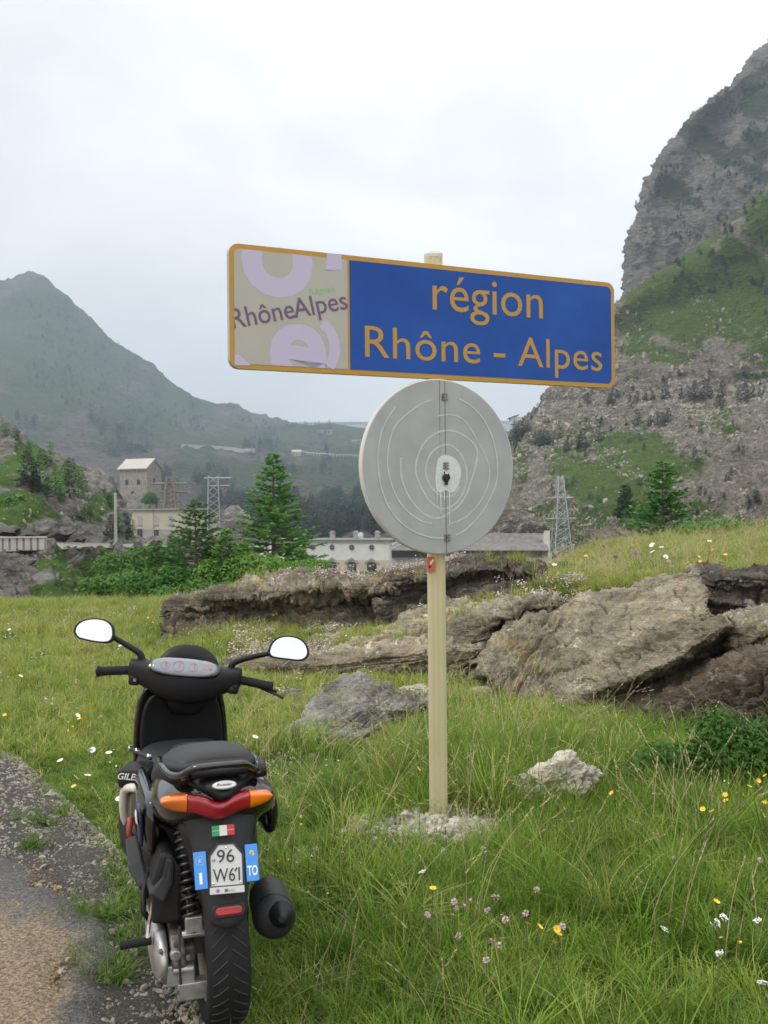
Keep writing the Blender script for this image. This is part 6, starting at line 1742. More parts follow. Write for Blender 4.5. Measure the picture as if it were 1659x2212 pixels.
# low weeds at the road edge, broad leaves among the grass
wd = tufts('weed', 5, 16, .05, .014, .03, 1.4, m_broad, 31)
p = grow(900, -2.5, 4, 2.8, 8.5, lambda x, y: offroad(x, y) * sstep(-.1, .5, patch(x, y, 1.6, 71))); place('broad_leaf_weeds', p, 1.3 + 0 * p[:, 0], wd, .3)
wp = []
for (u, v, n_, sp) in ((40, 1800, 5, .10), (290, 2000, 16, .12), (175, 2010, 4, .05), (300, 2070, 8, .1), (330, 1960, 14, .12), (70, 1840, 3, .05), (220, 2140, 3, .06), (300, 1890, 10, .08)):
    b_ = gp(u, v)
    for _ in range(n_): wp.append((b_.x + random.gauss(0, sp), b_.y + random.gauss(0, sp), float(H(b_.x, b_.y)) + .005))
wp = np.array(wp); place('roadside_weeds', wp, np.full(len(wp), 1.), wd, .2)
place('roadside_grass', np.repeat(wp, 2, 0) + RS.normal(0, .05, (2 * len(wp), 3)) * np.array([1, 1, 0]), np.full(2 * len(wp), .5), near, .3)

# ---- leafy shrub low on the right
def leaf_cloud(name, mat, blobs_, n, size, parent, seed=1):
    """leaves clustered on the shell of several lobes"""
    rnd = random.Random(seed); mb = MB(); vol = [b_[3] * b_[4] * b_[5] for b_ in blobs_]
    for _ in range(n):
        cx, cy, cz, rx, ry, rz = rnd.choices(blobs_, vol)[0]
        d = Vector((rnd.gauss(0, 1), rnd.gauss(0, 1), rnd.gauss(.25, 1))).normalized(); r_ = rnd.uniform(.55, 1.05)
        c = Vector((cx + d.x * rx * r_, cy + d.y * ry * r_, max(.0, cz + d.z * rz * r_)))
        nrm = (d + Vector((rnd.gauss(0, .7), rnd.gauss(0, .7), rnd.gauss(.5, .7)))).normalized()
        a = nrm.cross(Vector((rnd.gauss(0, 1), rnd.gauss(0, 1), rnd.gauss(0, 1)))).normalized(); b2 = nrm.cross(a); s = size * rnd.uniform(.6, 1.2)
        mb.add([c - a * s, c - b2 * s * .5 + nrm * s * .1, c + a * s, c + b2 * s * .5 + nrm * s * .1], [(0, 1, 2), (0, 2, 3)])
    return mk(name, mb.v, mb.f, mat, parent)
m_shrub = grass_mat('shrub_leaf', [(0, (.040, .115, .014)), (1, (.110, .235, .032))], (.16, .24, .04), 6.)
def shrub(u, v, Y, bl, n, size, label, seed, cat='shrub', name='leafy_shrub', mat=None, group=None):
    c = Vector(P(u, v, Y)); g = float(H(c.x, c.y)) if Y < 25 else c.z
    s = empty(name, (c.x, c.y, g)); tag(s, label, cat, group)
    st = MB(); rnd = random.Random(seed)
    for b_ in bl:
        for _ in range(5): st.tube([(b_[0] * .5, b_[1] * .5, 0), (b_[0] * .8 + rnd.gauss(0, .2) * b_[3], b_[1], b_[2] * .6), (b_[0] + rnd.gauss(0, .5) * b_[3], b_[1] + rnd.gauss(0, .5) * b_[4], b_[2] + b_[5] * .5)], [.02 * b_[3] + .002, .012 * b_[3] + .002, .002], 5)
    st.build('stem', m_stem, s); leaf_cloud('foliage', mat or m_shrub, bl, n, size, s, seed); return s
shrub(1590, 1650, 5.7, [(0, 0, .18, .26, .20, .20), (-.32, .05, .13, .24, .18, .15), (.27, 0, .15, .26, .20, .17), (-.06, .1, .31, .17, .14, .14), (.22, .1, .28, .15, .14, .12), (-.55, 0, .09, .20, .16, .11)], 7500, .019, 'low leafy green shrub at the right edge, in front of the rust brown rock', 4)
shrub(1400, 1680, 5.8, [(0, 0, .07, .20, .14, .09), (-.25, .05, .05, .16, .14, .07)], 1700, .014, 'small leafy plant patch left of the larger shrub by the rocks', 6, mat=m_shrub)
shrub(1210, 1235, 14.5, [(0, 0, .10, .22, .16, .12), (.22, 0, .08, .16, .14, .10)], 1500, .018, 'low green plant clump on the grassy hummock with yellow flowers in it', 8)
# ================================================================== TREES
m_bark = plain('bark', (.13, .10, .075), .9, noise=.3, nscale=12)
m_needle = grass_mat('conifer_needles', [(0, (.055, .180, .032)), (1, (.150, .33, .060))], (.18, .33, .055), 1.6)
m_needle_dark = grass_mat('dark_needles', [(0, (.018, .042, .018)), (1, (.040, .075, .028))], (.045, .082, .03), .2)
m_needle_pale = grass_mat('pale_needles', [(0, (.060, .165, .022)), (1, (.135, .275, .038))], (.17, .28, .05), 1.)
m_needle_mid = grass_mat('mid_needles', [(0, (.035, .095, .03)), (1, (.07, .15, .045))], (.08, .15, .04), .6)
def conifer_parts(h, r, nb, seed, sprays=26, spray=.12, up=.25, base=.04, top=.9, whorl=0):
    rnd = random.Random(seed); cr_m, tr = MB(), MB()
    lean = (rnd.gauss(0, .01) * h, rnd.gauss(0, .01) * h)
    trunk = [(lean[0] * t, lean[1] * t, h * t) for t in (0, .3, .6, .85, .98)]
    tr.tube(trunk, [.022 * h * q for q in (1, .75, .45, .2, .06)], 7)
    fv, ff = [], []
    for i in range(nb):
        t = base + (1 - base) * (i / nb) ** .92 + rnd.uniform(-.01, .01); t = min(.985, max(.02, t))
        if whorl: t = min(.985, (round(t * whorl) + rnd.gauss(0, .26)) / whorl)
        t = max(.02, t); az = i * 2.399 + rnd.uniform(-.5, .5)
        L_ = r * ((1 - t) ** top * 1.0 + .04) * rnd.uniform(.62, 1.12) * (1 - .25 * max(0, .18 - t) / .18)
        if rnd.random() < .07: L_ *= .55
        d = Vector((math.cos(az), math.sin(az), 0)); p0 = Vector((lean[0] * t, lean[1] * t, h * t)); u_ = up * (.3 + t)
        pts = [p0 + d * L_ * s + Vector((0, 0, L_ * (u_ * s - .30 * s * (1 - s) * (1 - t)))) for s in (0, .35, .7, 1)]
        tr.tube(pts, [.006 * h * (1 - t) + .004, .004 * h * (1 - t) + .003, .003, .002], 4, cap=False)
        ns = max(5, int(sprays * (L_ / r) ** .8))
        for k in range(ns):
            s = rnd.uniform(.10, 1.02) ** .8; j = min(2, int(s * 3)); f = min(1, s * 3 - j)
            c = pts[j].lerp(pts[j + 1], min(f, 1)); side = rnd.choice((-1, 1)); w = spray * (.75 + .5 * (1 - s)) * rnd.uniform(.6, 1.2) * (1 + .5 * (1 - t))
            e_ = (d * rnd.uniform(.3, 1) + Vector((-d.y, d.x, 0)) * side * rnd.uniform(.2, 1.1) + Vector((0, 0, rnd.uniform(-.35, .5)))).normalized()
            nr = (Vector((rnd.gauss(0, .5), rnd.gauss(0, .5), 1))).normalized(); b_ = nr.cross(e_).normalized() * w * .22
            n0 = len(fv); a0 = c - e_ * w * .1; a1 = c + e_ * w
            fv += [tuple(a0), tuple(c + e_ * w * .45 + b_), tuple(a1), tuple(c + e_ * w * .5 - b_)]; ff.append((n0, n0 + 1, n0 + 2, n0 + 3))
    cr_m.v, cr_m.f = fv, ff
    return cr_m, tr
def conifer(loc, h, r, nb, seed, label, group, mat, name='spruce_tree', cat='tree', **k):
    t = empty(name, loc); tag(t, label, cat, group)
    c, tr = conifer_parts(h, r, nb, seed, **k)
    tr.build('trunk', m_bark, t); mk('crown', c.v, c.f, mat, t); return t
def at(u, v, Y): return Vector(P(u, v, Y))
grp = 'young conifers behind the outcrop'
b_ = at(592, 1245, 30); conifer((b_.x, b_.y, b_.z - .1), at(590, 978, 30).z - b_.z + .1, 1.75, 150, 4, 'tall dark green spruce with an even pointed crown behind the rock ledge', grp, m_needle, sprays=76, spray=.15, top=.9, whorl=22)
b_ = at(425, 1300, 26); conifer((b_.x, b_.y, b_.z - .1), at(410, 1080, 26).z - b_.z + .1, 1.55, 130, 9, 'shorter spruce with gaps in its crown, left of the tallest spruce', grp, m_needle_pale, sprays=60, spray=.12, top=.8, whorl=16)
b_ = at(488, 1290, 25); conifer((b_.x, b_.y, b_.z - .1), at(478, 1135, 25).z - b_.z, .85, 110, 14, 'small thin spruce between the two larger ones', grp, m_needle_pale, sprays=26, spray=.15)
b_ = at(1432, 1200, 24); conifer((b_.x, b_.y, b_.z - .25), at(1428, 998, 24).z - b_.z + .25, 1.35, 120, 21, 'young spruce standing alone on the hummock in front of the mountain slope', 'young conifers on the hummock', m_needle, sprays=64, spray=.13, top=.85, whorl=19)
b_ = at(1515, 1190, 25); conifer((b_.x, b_.y, b_.z - .2), .85, .75, 90, 25, 'low bushy conifer right of the young spruce', 'young conifers on the hummock', m_needle, sprays=30, spray=.13, top=.6)
b_ = at(1370, 1200, 25); conifer((b_.x, b_.y, b_.z - .2), .50, .6, 60, 26, 'very low bushy conifer left of the young spruce', 'young conifers on the hummock', m_needle, sprays=26, spray=.12, top=.6)
b_ = at(1352, 1120, 60); conifer(b_, 1.9, .7, 70, 27, 'pale blue green conifer half way up behind the young spruce', 'young conifers on the hummock', m_needle_mid, sprays=26, spray=.25, top=.7)
# larch and alder bushes filling the gully
for i, (u, v, Y, w, hh, lab) in enumerate(((350, 1305, 25, 1.2, 1.0, 'bright green bush at the left foot of the spruces'), (430, 1310, 24, 1.3, 1.15, 'bright green bush below the shorter spruce'), (520, 1275, 25, 1.2, .95, 'green bush between the two spruces, above the ledge'), (600, 1258, 26, 1.1, .55, 'low bush at the foot of the tall spruce'), (660, 1240, 27, .7, .40, 'low bush right of the tall spruce'), (270, 1290, 34, 1.5, .9, 'darker green bush beside the gully'), (300, 1262, 48, 2.2, 1.9, 'dark green bush under the stone track'))):
    shrub(u, v, Y, [(0, 0, hh * .4, w * .55, w * .5, hh * .45), (-w * .55, 0, hh * .35, w * .4, w * .4, hh * .4), (w * .55, 0, hh * .4, w * .4, w * .4, hh * .45), (.1 * w, 0, hh * .62, w * .3, w * .3, hh * .30)], 5200, .052 if Y < 30 else .09, lab, 40 + i, 'bush', 'green_bush', m_needle_pale if i < 5 else m_shrub, 'bushes in the gully')
for i, (u, v, h_) in enumerate(((280, 1262, 55), (330, 1250, 40))):
    b_ = at(u, v, 40); conifer((b_.x, b_.y, b_.z - .2), h_ / FPX * 40, .35, 60, 60 + i, ('thin larch sapling above the gully stones', 'second larch sapling, closer to the bushes')[i], 'saplings in the gully', m_needle_pale, sprays=16, spray=.12, name='larch_sapling')

for i, (u, v, Y, vt, lab) in enumerate(((340, 1290, 27, 1168, 'feathery young larch at the left end of the bushes'), (378, 1290, 27, 1150, 'feathery young larch just left of the shorter spruce'), (455, 1285, 26, 1160, 'feathery young larch right of the shorter spruce'), (530, 1270, 27, 1170, 'feathery young larch at the left foot of the tall spruce'), (650, 1250, 28, 1185, 'feathery young larch at the right foot of the tall spruce'))):
    b_ = at(u, v, Y); hx = (v - vt) / FPX * Y; conifer((b_.x, b_.y, b_.z), hx, .55, 80, 80 + i, lab, 'young larches', m_needle_pale, name='larch_tree', sprays=30, spray=.11, top=.7)
shrub(1560, 1150, 19.5, [(0, 0, .12, .5, .3, .16), (.6, 0, .10, .4, .3, .14), (-.5, .1, .08, .35, .3, .12)], 3000, .04, 'low green bush on the crest of the hummock, right of the young spruce', 91, 'bush', 'green_bush', m_needle_pale)
# distant conifers: four shapes shared by all
far_shapes = []
for s_ in range(5):
    c, tr = conifer_parts(1., .26 + .05 * (s_ % 3), 46, 100 + s_, sprays=12, spray=.10, up=.1, top=.75)
    a = mk('crown', c.v, c.f, m_needle_dark); t_ = tr.build('trunk', m_bark); far_shapes.append((a.data, t_.data))
    bpy.data.objects.remove(a); bpy.data.objects.remove(t_)
far_green = [(a.copy(), t) for a, t in far_shapes]
for a, t in far_green: a.materials.clear(); a.materials.append(m_needle)
def far_tree(u, v, hp, label, group, shapes=far_shapes, fat=1.):
    h = sight(u, v)
    if h is None: return
    loc, dist = h[0], h[0].y; H_ = hp / FPX * dist; a, t = shapes[random.randrange(5)]
    r_ = empty('conifer', (loc.x, loc.y, loc.z - .04 * H_), (0, 0, random.uniform(0, 6))); tag(r_, label, 'tree', group)
    inst('trunk', t, r_, sc=(H_, H_, H_)); inst('crown', a, r_, sc=(H_ * fat, H_ * fat, H_))
g1 = 'dark conifers along the upper ledge of the mountain slope'
for x, y, h in [(630, 375, 45), (755, 385, 50), (800, 350, 30), (770, 375, 60), (885, 305, 25), (910, 365, 45), (870, 368, 35), (1000, 360, 45), (960, 362, 40), (1075, 355, 75), (1165, 355, 50), (1210, 358, 55), (1240, 360, 85), (1300, 355, 90), (1330, 352, 50), (1400, 345, 75), (1370, 415, 65), (1400, 405, 55), (1530, 355, 70), (1490, 360, 50), (1570, 350, 60), (1640, 340, 50), (1610, 345, 40), (1100, 245, 35), (1060, 260, 30), (1150, 225, 30), (1525, 255, 50), (1600, 260, 30)]:
    u, v = 1031 + .3787 * x, 727.7 + .3787 * y; far_tree(u, v, h * .52, 'dark conifer on the upper ledge of the mountain slope', g1, fat=1.25)
g2 = 'dark conifers on the lower ledge of the mountain slope'
for x, y, h in [(915, 500, 70), (985, 510, 50), (1030, 500, 60), (1060, 492, 50), (1090, 485, 65), (710, 490, 30), (600, 625, 85), (575, 630, 50), (505, 655, 55), (695, 595, 45), (520, 590, 25), (760, 535, 25), (270, 710, 30), (390, 700, 25), (540, 690, 20), (800, 750, 25), (1240, 680, 45), (550, 830, 35), (1215, 520, 25), (1255, 715, 25), (1305, 665, 25)]:
    u, v = 1031 + .3787 * x, 727.7 + .3787 * y; far_tree(u, v, h * .50, 'dark conifer on the lower ledge of the mountain slope', g2, fat=1.35)
g3 = 'dark conifers at the left foot of the mountain'
for x, y, h in [(240, 590, 120), (215, 560, 90), (265, 560, 100), (290, 540, 70), (290, 615, 60), (330, 620, 90), (360, 625, 100), (385, 615, 95), (400, 610, 80), (440, 605, 60), (470, 590, 50), (415, 620, 70), (310, 470, 40), (345, 425, 50), (330, 445, 40), (220, 630, 60)]:
    u, v = 1031 + .3787 * x, 727.7 + .3787 * y; far_tree(u, v, h * .3787, 'dark conifer at the left foot of the mountain, beside the round sign', g3, fat=1.2)
g4 = 'conifers on the rocky hillside at the left'
for x, y, h in [(115, 390, 150), (170, 400, 130), (145, 400, 110), (215, 300, 100), (150, 420, 100), (250, 450, 100), (235, 420, 120), (330, 440, 130), (300, 380, 110), (290, 440, 110), (345, 400, 80), (470, 480, 70), (30, 180, 60), (75, 200, 50), (60, 190, 45), (180, 320, 90), (120, 290, 90), (200, 440, 90), (500, 600, 100), (530, 605, 110), (475, 615, 110), (560, 590, 60), (10, 160, 50), (440, 420, 40), (380, 520, 50), (355, 540, 60)]:
    u, v = .512 * x, 849 + .512 * y; far_tree(u, v, h * .512, 'conifer on the rocky hillside at the left, above the stone parapet', g4, far_green if random.random() < .6 else far_shapes, fat=1.25)
# bushes on the rocks at far left
for i, (u, v, Y, w, hh, lab) in enumerate(((30, 1128, 64, 1.3, 1.5, 'rounded bright green bush on the rock at the left edge'), (62, 1098, 66, .8, .8, 'smaller green bush on top of the same rock'), (325, 1088, 255, 2.2, 2.4, 'dark bush on the knoll below the stone tower'))):
    shrub(u, v, Y, [(0, 0, hh * .5, w * .8, w * .7, hh * .6), (-w * .5, 0, hh * .3, w * .5, w * .4, hh * .4), (w * .5, 0, hh * .3, w * .5, w * .4, hh * .4)], 2600, .13 if Y < 100 else .22, lab, 70 + i, 'bush', 'green_bush', m_shrub, 'bushes at the left')
# woods on the valley floor and flanks: one mass each
tall = []
for s_, (a, t) in enumerate(far_shapes[:4]):
    tall.append(bpy.data.objects.new('wood_tree', a))
def wood(name, n, box, hgt_, protos, keep=None, label=None):
    pts, ss = [], []
    for _ in range(n):
        u, v = random.uniform(box[0], box[1]), random.uniform(box[2], box[3])
        h = sight(u, v)
        if h is None or (keep and not keep(u, v, h[0])): continue
        pts.append(tuple(h[0])); ss.append(hgt_ * random.uniform(.6, 1.3))
    ss = np.array(ss); n = len(pts)
    return scatter(name, np.array(pts), np.stack([np.zeros(n), np.zeros(n), RS.uniform(0, 6.28, n)], 1), np.stack([ss * 1.3, ss * 1.3, ss], 1), protos, label)
pm_ = lambda u, v, k: float(patch(np.array([u]), np.array([v]), k)[0])
wood('far_wood', 1700, (430, 1130, 1070, 1165), 6., tall, lambda u, v, q: 300 < q.y < 700 and pm_(u, v, .013) > -.25 + .006 * (1110 - v), 'dark wood on the valley floor')
wood('hillside_scrub', 2600, (0, 1100, 900, 1090), 5., tall, lambda u, v, q: q.y > 450 and pm_(u, v, .011) > .16, 'scattered scrub on the far hillside')
wood('ridge_scrub', 1100, (60, 640, 640, 935), 5.0, tall, lambda u, v, q: q.y > 900 and random.random() < .5, 'scrub on the hill ridge')
wood('cliff_scrub', 900, (1350, 1659, 150, 640), 1.6, tall, lambda u, v, q: pm_(u, v, .02) > .1, 'scrub on the cliff')
wood('slope_scrub', 250, (1180, 1659, 640, 1180), 1.2, tall, lambda u, v, q: q.y > 80 and pm_(u, v, .02) > .12, 'low scrub on the slope')
# scree and broken rock on the mountain slope
m_scree = rock_mat('scree_stone', (.26, .235, .205), (.13, .115, .10), (.38, .345, .305), (0, 0, 0), .2, .5, .1)
scr = stones('scree_stone', m_scree)
def scree(name, G, n, size, keep, protos):
    a, b = G.shape[:2]; i = RS.randint(0, a - 1, n); j = RS.randint(0, b - 1, n); fu, fv = RS.rand(n, 1), RS.rand(n, 1)
    p = G[i, j] * (1 - fu) * (1 - fv) + G[i + 1, j] * fu * (1 - fv) + G[i, j + 1] * (1 - fu) * fv + G[i + 1, j + 1] * fu * fv
    u, v = to_uv(p); k = keep(u, v, p) & (u > -40) & (u < 1700); p = p[k]; n = len(p)
    s = size * RS.lognormal(0, .5, n) * np.clip(p[:, 1] / 150, .5, 1.6)
    return scatter(name, p, RS.uniform(0, 6.28, (n, 3)), np.stack([s * 1.3, s, s], 1), protos)
sg_ = slope_green(slopeG.reshape(-1, 3)).reshape(slopeG.shape[:2])
def not_green(u, v, p): return RS.rand(len(u)) > np.clip(blobs(p, [(1300, 1060, 130, 50, -28), (1420, 985, 130, 40, -22), (1420, 668, 130, 42, -33), (1560, 590, 150, 55, -38), (1659, 480, 100, 60, -45)], .4, .05, .3), 0, .97)
scree('scree', slopeG, 80000, .125, lambda u, v, p: not_green(u, v, p) & (v > 820) & ((u > 1440) | (RS.rand(len(u)) < .45)), scr)
scree('broken_rock', slopeG, 8000, .17, lambda u, v, p: not_green(u, v, p) & (v > 640), scr)
scree('hillside_boulders', hsG, 6000, .10, lambda u, v, p: RS.rand(len(u)) < .7, scr)
scree('bank_stones', bkG, 2600, .10, lambda u, v, p: RS.rand(len(u)) < .5, scr)

# ================================================================== BUILDINGS AND WORKS
m_white_wall = plain('white_render', (.66, .65, .62), .9, noise=.08, nscale=.6)
m_beige = plain('beige_render', (.52, .46, .36), .9, noise=.08, nscale=.5)
m_grey_wall = plain('grey_render', (.34, .33, .31), .9, noise=.12, nscale=.5)
m_stone_wall = plain('rubble_wall', (.27, .235, .20), .95, noise=.35, nscale=1.6, bump=.4)
m_roof = plain('roof_sheet', (.44, .40, .35), .7, noise=.1, nscale=.5)
m_dark_roof = plain('dark_roof', (.16, .15, .14), .8, noise=.1)
m_opening = plain('dark_opening', (.02, .022, .025), .3)
m_shutter = plain('shutter', (.40, .40, .40), .6)
m_frame = plain('window_frame', (.30, .30, .31), .6)
m_concrete = plain('concrete', (.40, .38, .345), .9, noise=.2, nscale=.7)
m_galv = plain('galvanised_steel', (.40, .42, .43), .5, metal=.4)
m_rust = plain('rusty_steel', (.22, .16, .12), .7)
def frame_at(u0, v0, Y0, u1, v1, Y1):
    """origin, x axis and y axis of a facade running from one ground point to another"""
    a, b = at(u0, v0, Y0), at(u1, v1, Y1); d = b - a; d.z = 0
    return a, math.atan2(d.y, d.x), d.length
# white power house
a, rz_, ln = frame_at(548, 1231, 190, 842, 1222, 180)
ph = empty('power_house', a, (0, 0, rz_)); tag(ph, 'long low white building with round windows over dark arched doorways, behind the rock ledge', 'building')
hh = at(842, 1156, 180).z - at(842, 1222, 180).z; dp = 12.
mb = MB(); mb.box((ln / 2, dp / 2, hh * .5), (ln, dp, hh)); mb.build('wall', m_white_wall, ph)
mb = MB(); mb.box((ln / 2, -.03, hh * .19), (ln + .1, .12, hh * .38)); mb.build('plinth', m_beige, ph)
mb = MB(); mb.box((ln / 2, dp / 2, hh + .12), (ln + .7, dp + .7, .22)); mb.build('roof', m_dark_roof, ph, bevel=.03)
mb = MB(); mb.box((ln / 2, -.10, hh - .12), (ln + .2, .2, .16)); mb.build('cornice', m_white_wall, ph)
bay = 47.0 / FPX * 183
for i in range(6):
    x = ln - (842 - 800.) / FPX * 180 - i * bay * 1.0
    if x < 1: break
    w = MB().lathe([(0, -.02), (.42, -.02), (.42, .01), (0, .01)], c=(x, 0, hh * .79), axis='y', n=20).build('round_window', m_opening, ph)
    MB().lathe([(.42, -.06), (.56, -.06), (.56, .02), (.42, .02)], c=(x, 0, hh * .79), axis='y', n=20, cap=False).build('frame', m_shutter, w)
    MB().tube([(x - .4, -.04, hh * .79), (x + .4, -.04, hh * .79)], .03, 4).tube([(x, -.04, hh * .79 - .4), (x, -.04, hh * .79 + .4)], .03, 4).build('glazing_bar', m_shutter, w)
    d_ = MB(); prism(d_, [(-.85, 0), (.85, 0), (.85, 1.15), (.6, 1.45), (0, 1.6), (-.6, 1.45), (-.85, 1.15)], -.12, -.10, c=(x, .0)); dq = d_.build('doorway', m_opening, ph)
    g_ = MB(); prism(g_, [(-1.35, 1.50), (-1.35, 1.32), (-1.0, 1.32), (0, 1.95), (1.0, 1.32), (1.35, 1.32), (1.35, 1.50), (0, 2.30)], -.22, -.08, c=(x, .0)); g_.build('pediment', m_grey_wall, dq)
    MB().box((x - .3, -.14, .95), (.5, .03, .35)).box((x + .35, -.14, 1.1), (.3, .03, .2)).build('pane', m_shutter, dq)
for i, u in enumerate((690, 747, 798)):
    x = ln - (842 - u) / FPX * 184
    c_ = MB(); c_.box((x, 3, hh + .75), (.7, .7, 1.1)); c_.box((x, 3, hh + 1.35), (.9, .9, .15)); c_.box((x, 3, hh + 1.55), (.5, .5, .25)); c_.build('chimney', m_concrete, ph)
MB().tube([(ln - (842 - 768) / FPX * 184, 2, hh + .3), (ln - (842 - 768) / FPX * 184 - .4, 2, hh + .9)], .05, 5).lathe([(0, 0), (.5, .12), (.52, .16), (0, .05)], c=(ln - (842 - 768) / FPX * 184 - .4, 2, hh + .9), axis='y', n=14).build('satellite_dish', m_white_wall, ph)
# beige two-storey house
a, rz_, ln = frame_at(283, 1178, 200, 392, 1180, 196)
bh = empty('house', a, (0, 0, rz_)); tag(bh, 'beige two storey block with a flat roof, grey below, left of the shorter spruce', 'building')
hh = at(283, 1102, 200).z - at(283, 1178, 200).z
MB().box((ln / 2, 4, hh * .72), (ln, 8, hh * .56)).build('wall', m_beige, bh); MB().box((ln / 2, 4, hh * .22), (ln - .06, 7.94, hh * .44)).build('lower_wall', m_grey_wall, bh)
MB().box((ln / 2, 4, hh + .1), (ln + .7, 8.7, .22)).build('roof', m_concrete, bh); MB().box((ln * .46, -.06, hh * .5), (.14, .1, hh)).build('downpipe', m_grey_wall, bh)
for u, v, k in ((306, 1125, 1), (347, 1125, 1), (389 - 5, 1125, 1), (306, 1151, 0), (347, 1153, 0)):
    x = (u - 283) / FPX * 200; z = (1178 - v) / FPX * 200
    w = MB().box((x, -.02, z), (1.05, .08, 1.45)).build('window', m_opening if not k else m_shutter, bh)
    MB().box((x, -.07, z - .78), (1.25, .16, .08)).build('sill', m_concrete, w)
    MB().box((x, -.07, z), (.05, .03, 1.4)).box((x, -.07, z + .73), (1.15, .05, .06)).build('frame', m_frame, w)
# stone tower house on its knoll
kn = sheet('rock_knoll', [
    [(240, 1120, 330), (262, 1085, 310), (290, 1082, 310), (330, 1084, 310), (360, 1110, 325)],
    [(235, 1110, 300), (258, 1078, 280), (285, 1075, 276), (335, 1080, 278), (352, 1095, 285)],
    [(240, 1130, 275), (268, 1100, 268), (300, 1098, 266), (335, 1105, 268), (358, 1120, 275)],
    [(230, 1180, 262), (270, 1180, 258), (310, 1180, 256), (340, 1180, 260), (372, 1180, 268)]], 90, 70, m_left, amp=1.6, freq=.09, amp2=1.2, freq2=.25, veg=lambda p: np.full(len(p), .25))[0]
a = at(259, 1080, 278); tw = empty('tower_house', a, (0, 0, R(-24))); tag(tw, 'tall narrow stone house with a gable and pale roof on a rock knoll', 'building')
wd_, dp, hh = 8.3, 6.2, at(259, 1012, 278).z - a.z
rg0 = [(0, 0), (wd_, 0), (wd_, dp), (0, dp)]
mb = MB(); mb.add([(x, y, -1.5) for x, y in rg0] + [(x, y, hh) for x, y in rg0] + [(0, dp / 2, hh + 2.2), (wd_, dp / 2, hh + 2.2)], [(0, 1, 5, 4), (1, 2, 6, 9, 5), (2, 3, 7, 6), (3, 0, 4, 8, 7)]); mb.build('wall', m_stone_wall, tw)
for s_ in (0, 1):
    y0_, y1_ = (-.5, dp / 2) if s_ == 0 else (dp + .5, dp / 2); z0_ = hh - .35
    MB().hexa([(-.4, y0_, z0_), (wd_ + .4, y0_, z0_), (wd_ + .4, y1_, hh + 2.25), (-.4, y1_, hh + 2.25), (-.4, y0_, z0_ + .25), (wd_ + .4, y0_, z0_ + .25), (wd_ + .4, y1_, hh + 2.5), (-.4, y1_, hh + 2.5)]).build('roof_slope', m_roof, tw)
for x, z in ((2.2, hh * .55), (5.8, hh * .55), (4., hh * .2)): MB().box((x, -.03, z), (.9, .1, 1.2)).build('window', m_opening, tw)
MB().box((wd_ + .02, dp / 2, hh * .6), (.1, .8, 1.2)).build('window', m_opening, tw)
# rounded rock hump right of the beige house
def hump(u0, u1, vt, vb, Y, name, label):
    c0 = at((u0 + u1) / 2, vb, Y); w = (u1 - u0) / 2 / FPX * Y; h_ = (vb - vt) / FPX * Y
    boulder('rock_hump', (c0.x, c0.y, c0.z), (w, w * .7, h_), m_hump, label, 3, 'rock humps in the valley', amp=.18, sub=4)
m_hump = rock_mat('hump_rock', (.24, .21, .19), (.12, .105, .095), (.36, .33, .30), (0, 0, 0), .3, .12, .2)
hump(455, 548, 1090, 1190, 230, 'rock_hump', 'rounded bare rock hump behind the small thin spruce')
hump(372, 420, 1105, 1200, 225, 'rock_hump', 'smaller rock hump beside the beige block')

# lattice pylons
def pylon(u, v0, v1, Y, wb, wt, arms, label, mat, seed=1, thick=1.2):
    Yt = Y * thick
    b0 = at(u, v0, Y); h = (v0 - v1) / FPX * Y; p = empty('pylon', b0, (0, 0, R(8))); tag(p, label, 'pylon', 'lattice pylons in the valley')
    cor = ((-1, -1), (1, -1), (1, 1), (-1, 1)); wdt = lambda t: (wb * (1 - t) + wt * t) / 2
    for cx, cy in cor: MB().tube([(cx * wb / 2, cy * wb / 2, 0), (cx * wt / 2, cy * wt / 2, h)], .10 * Yt / 230, 4).build('leg', mat, p)
    br = MB(); n = 9
    for k in range(n):
        t0, t1 = k / n, (k + 1) / n; a0, a1 = wdt(t0), wdt(t1)
        for i in range(4):
            c0, c1 = cor[i], cor[(i + 1) % 4]
            br.tube([(c0[0] * a0, c0[1] * a0, h * t0), (c1[0] * a1, c1[1] * a1, h * t1)], .055 * Yt / 230, 3, cap=False)
            br.tube([(c1[0] * a0, c1[1] * a0, h * t0), (c0[0] * a1, c0[1] * a1, h * t1)], .055 * Yt / 230, 3, cap=False)
    bo = br.build('bracing', mat, p); bo['kind'] = 'stuff'
    for z, l_, s0 in arms:
        zz = h * z; am = MB()
        for cy in (-.4, .4): am.tube([(-l_ * s0[0], cy, zz), (l_ * s0[1], cy, zz)], .09 * Yt / 230, 4)
        for k in range(7): x = -l_ * s0[0] + (l_ * (s0[0] + s0[1])) * k / 6; am.tube([(x, -.4, zz), (x, .4, zz)], .05, 3)
        ao = am.build('crossarm', mat, p)
        for k in range(5):
            x = -l_ * s0[0] + (l_ * (s0[0] + s0[1])) * k / 4
            MB().lathe([(.05, 0), (.14, -.15), (.06, -.3), (.14, -.45), (.06, -.6), (.14, -.75), (.03, -.95)], c=(x, 0, zz), n=6).build('insulator', m_rust, ao)
    return p
pylon(462, 1180, 1028, 215, 2.6, 1.9, [(.97, 2.9, (.6, 1.2)), (.86, 2.6, (.3, 1.2))], 'pale lattice pylon rising left of the tall spruce', m_galv)
pylon(368, 1120, 1028, 240, 3.0, 1.2, [(.82, 3.6, (1, 1)), (.62, 3.0, (.7, 1.2)), (.40, 2.4, (1, 1))], 'darker lattice pylon with three crossarms behind the beige block', m_rust, thick=2.2)
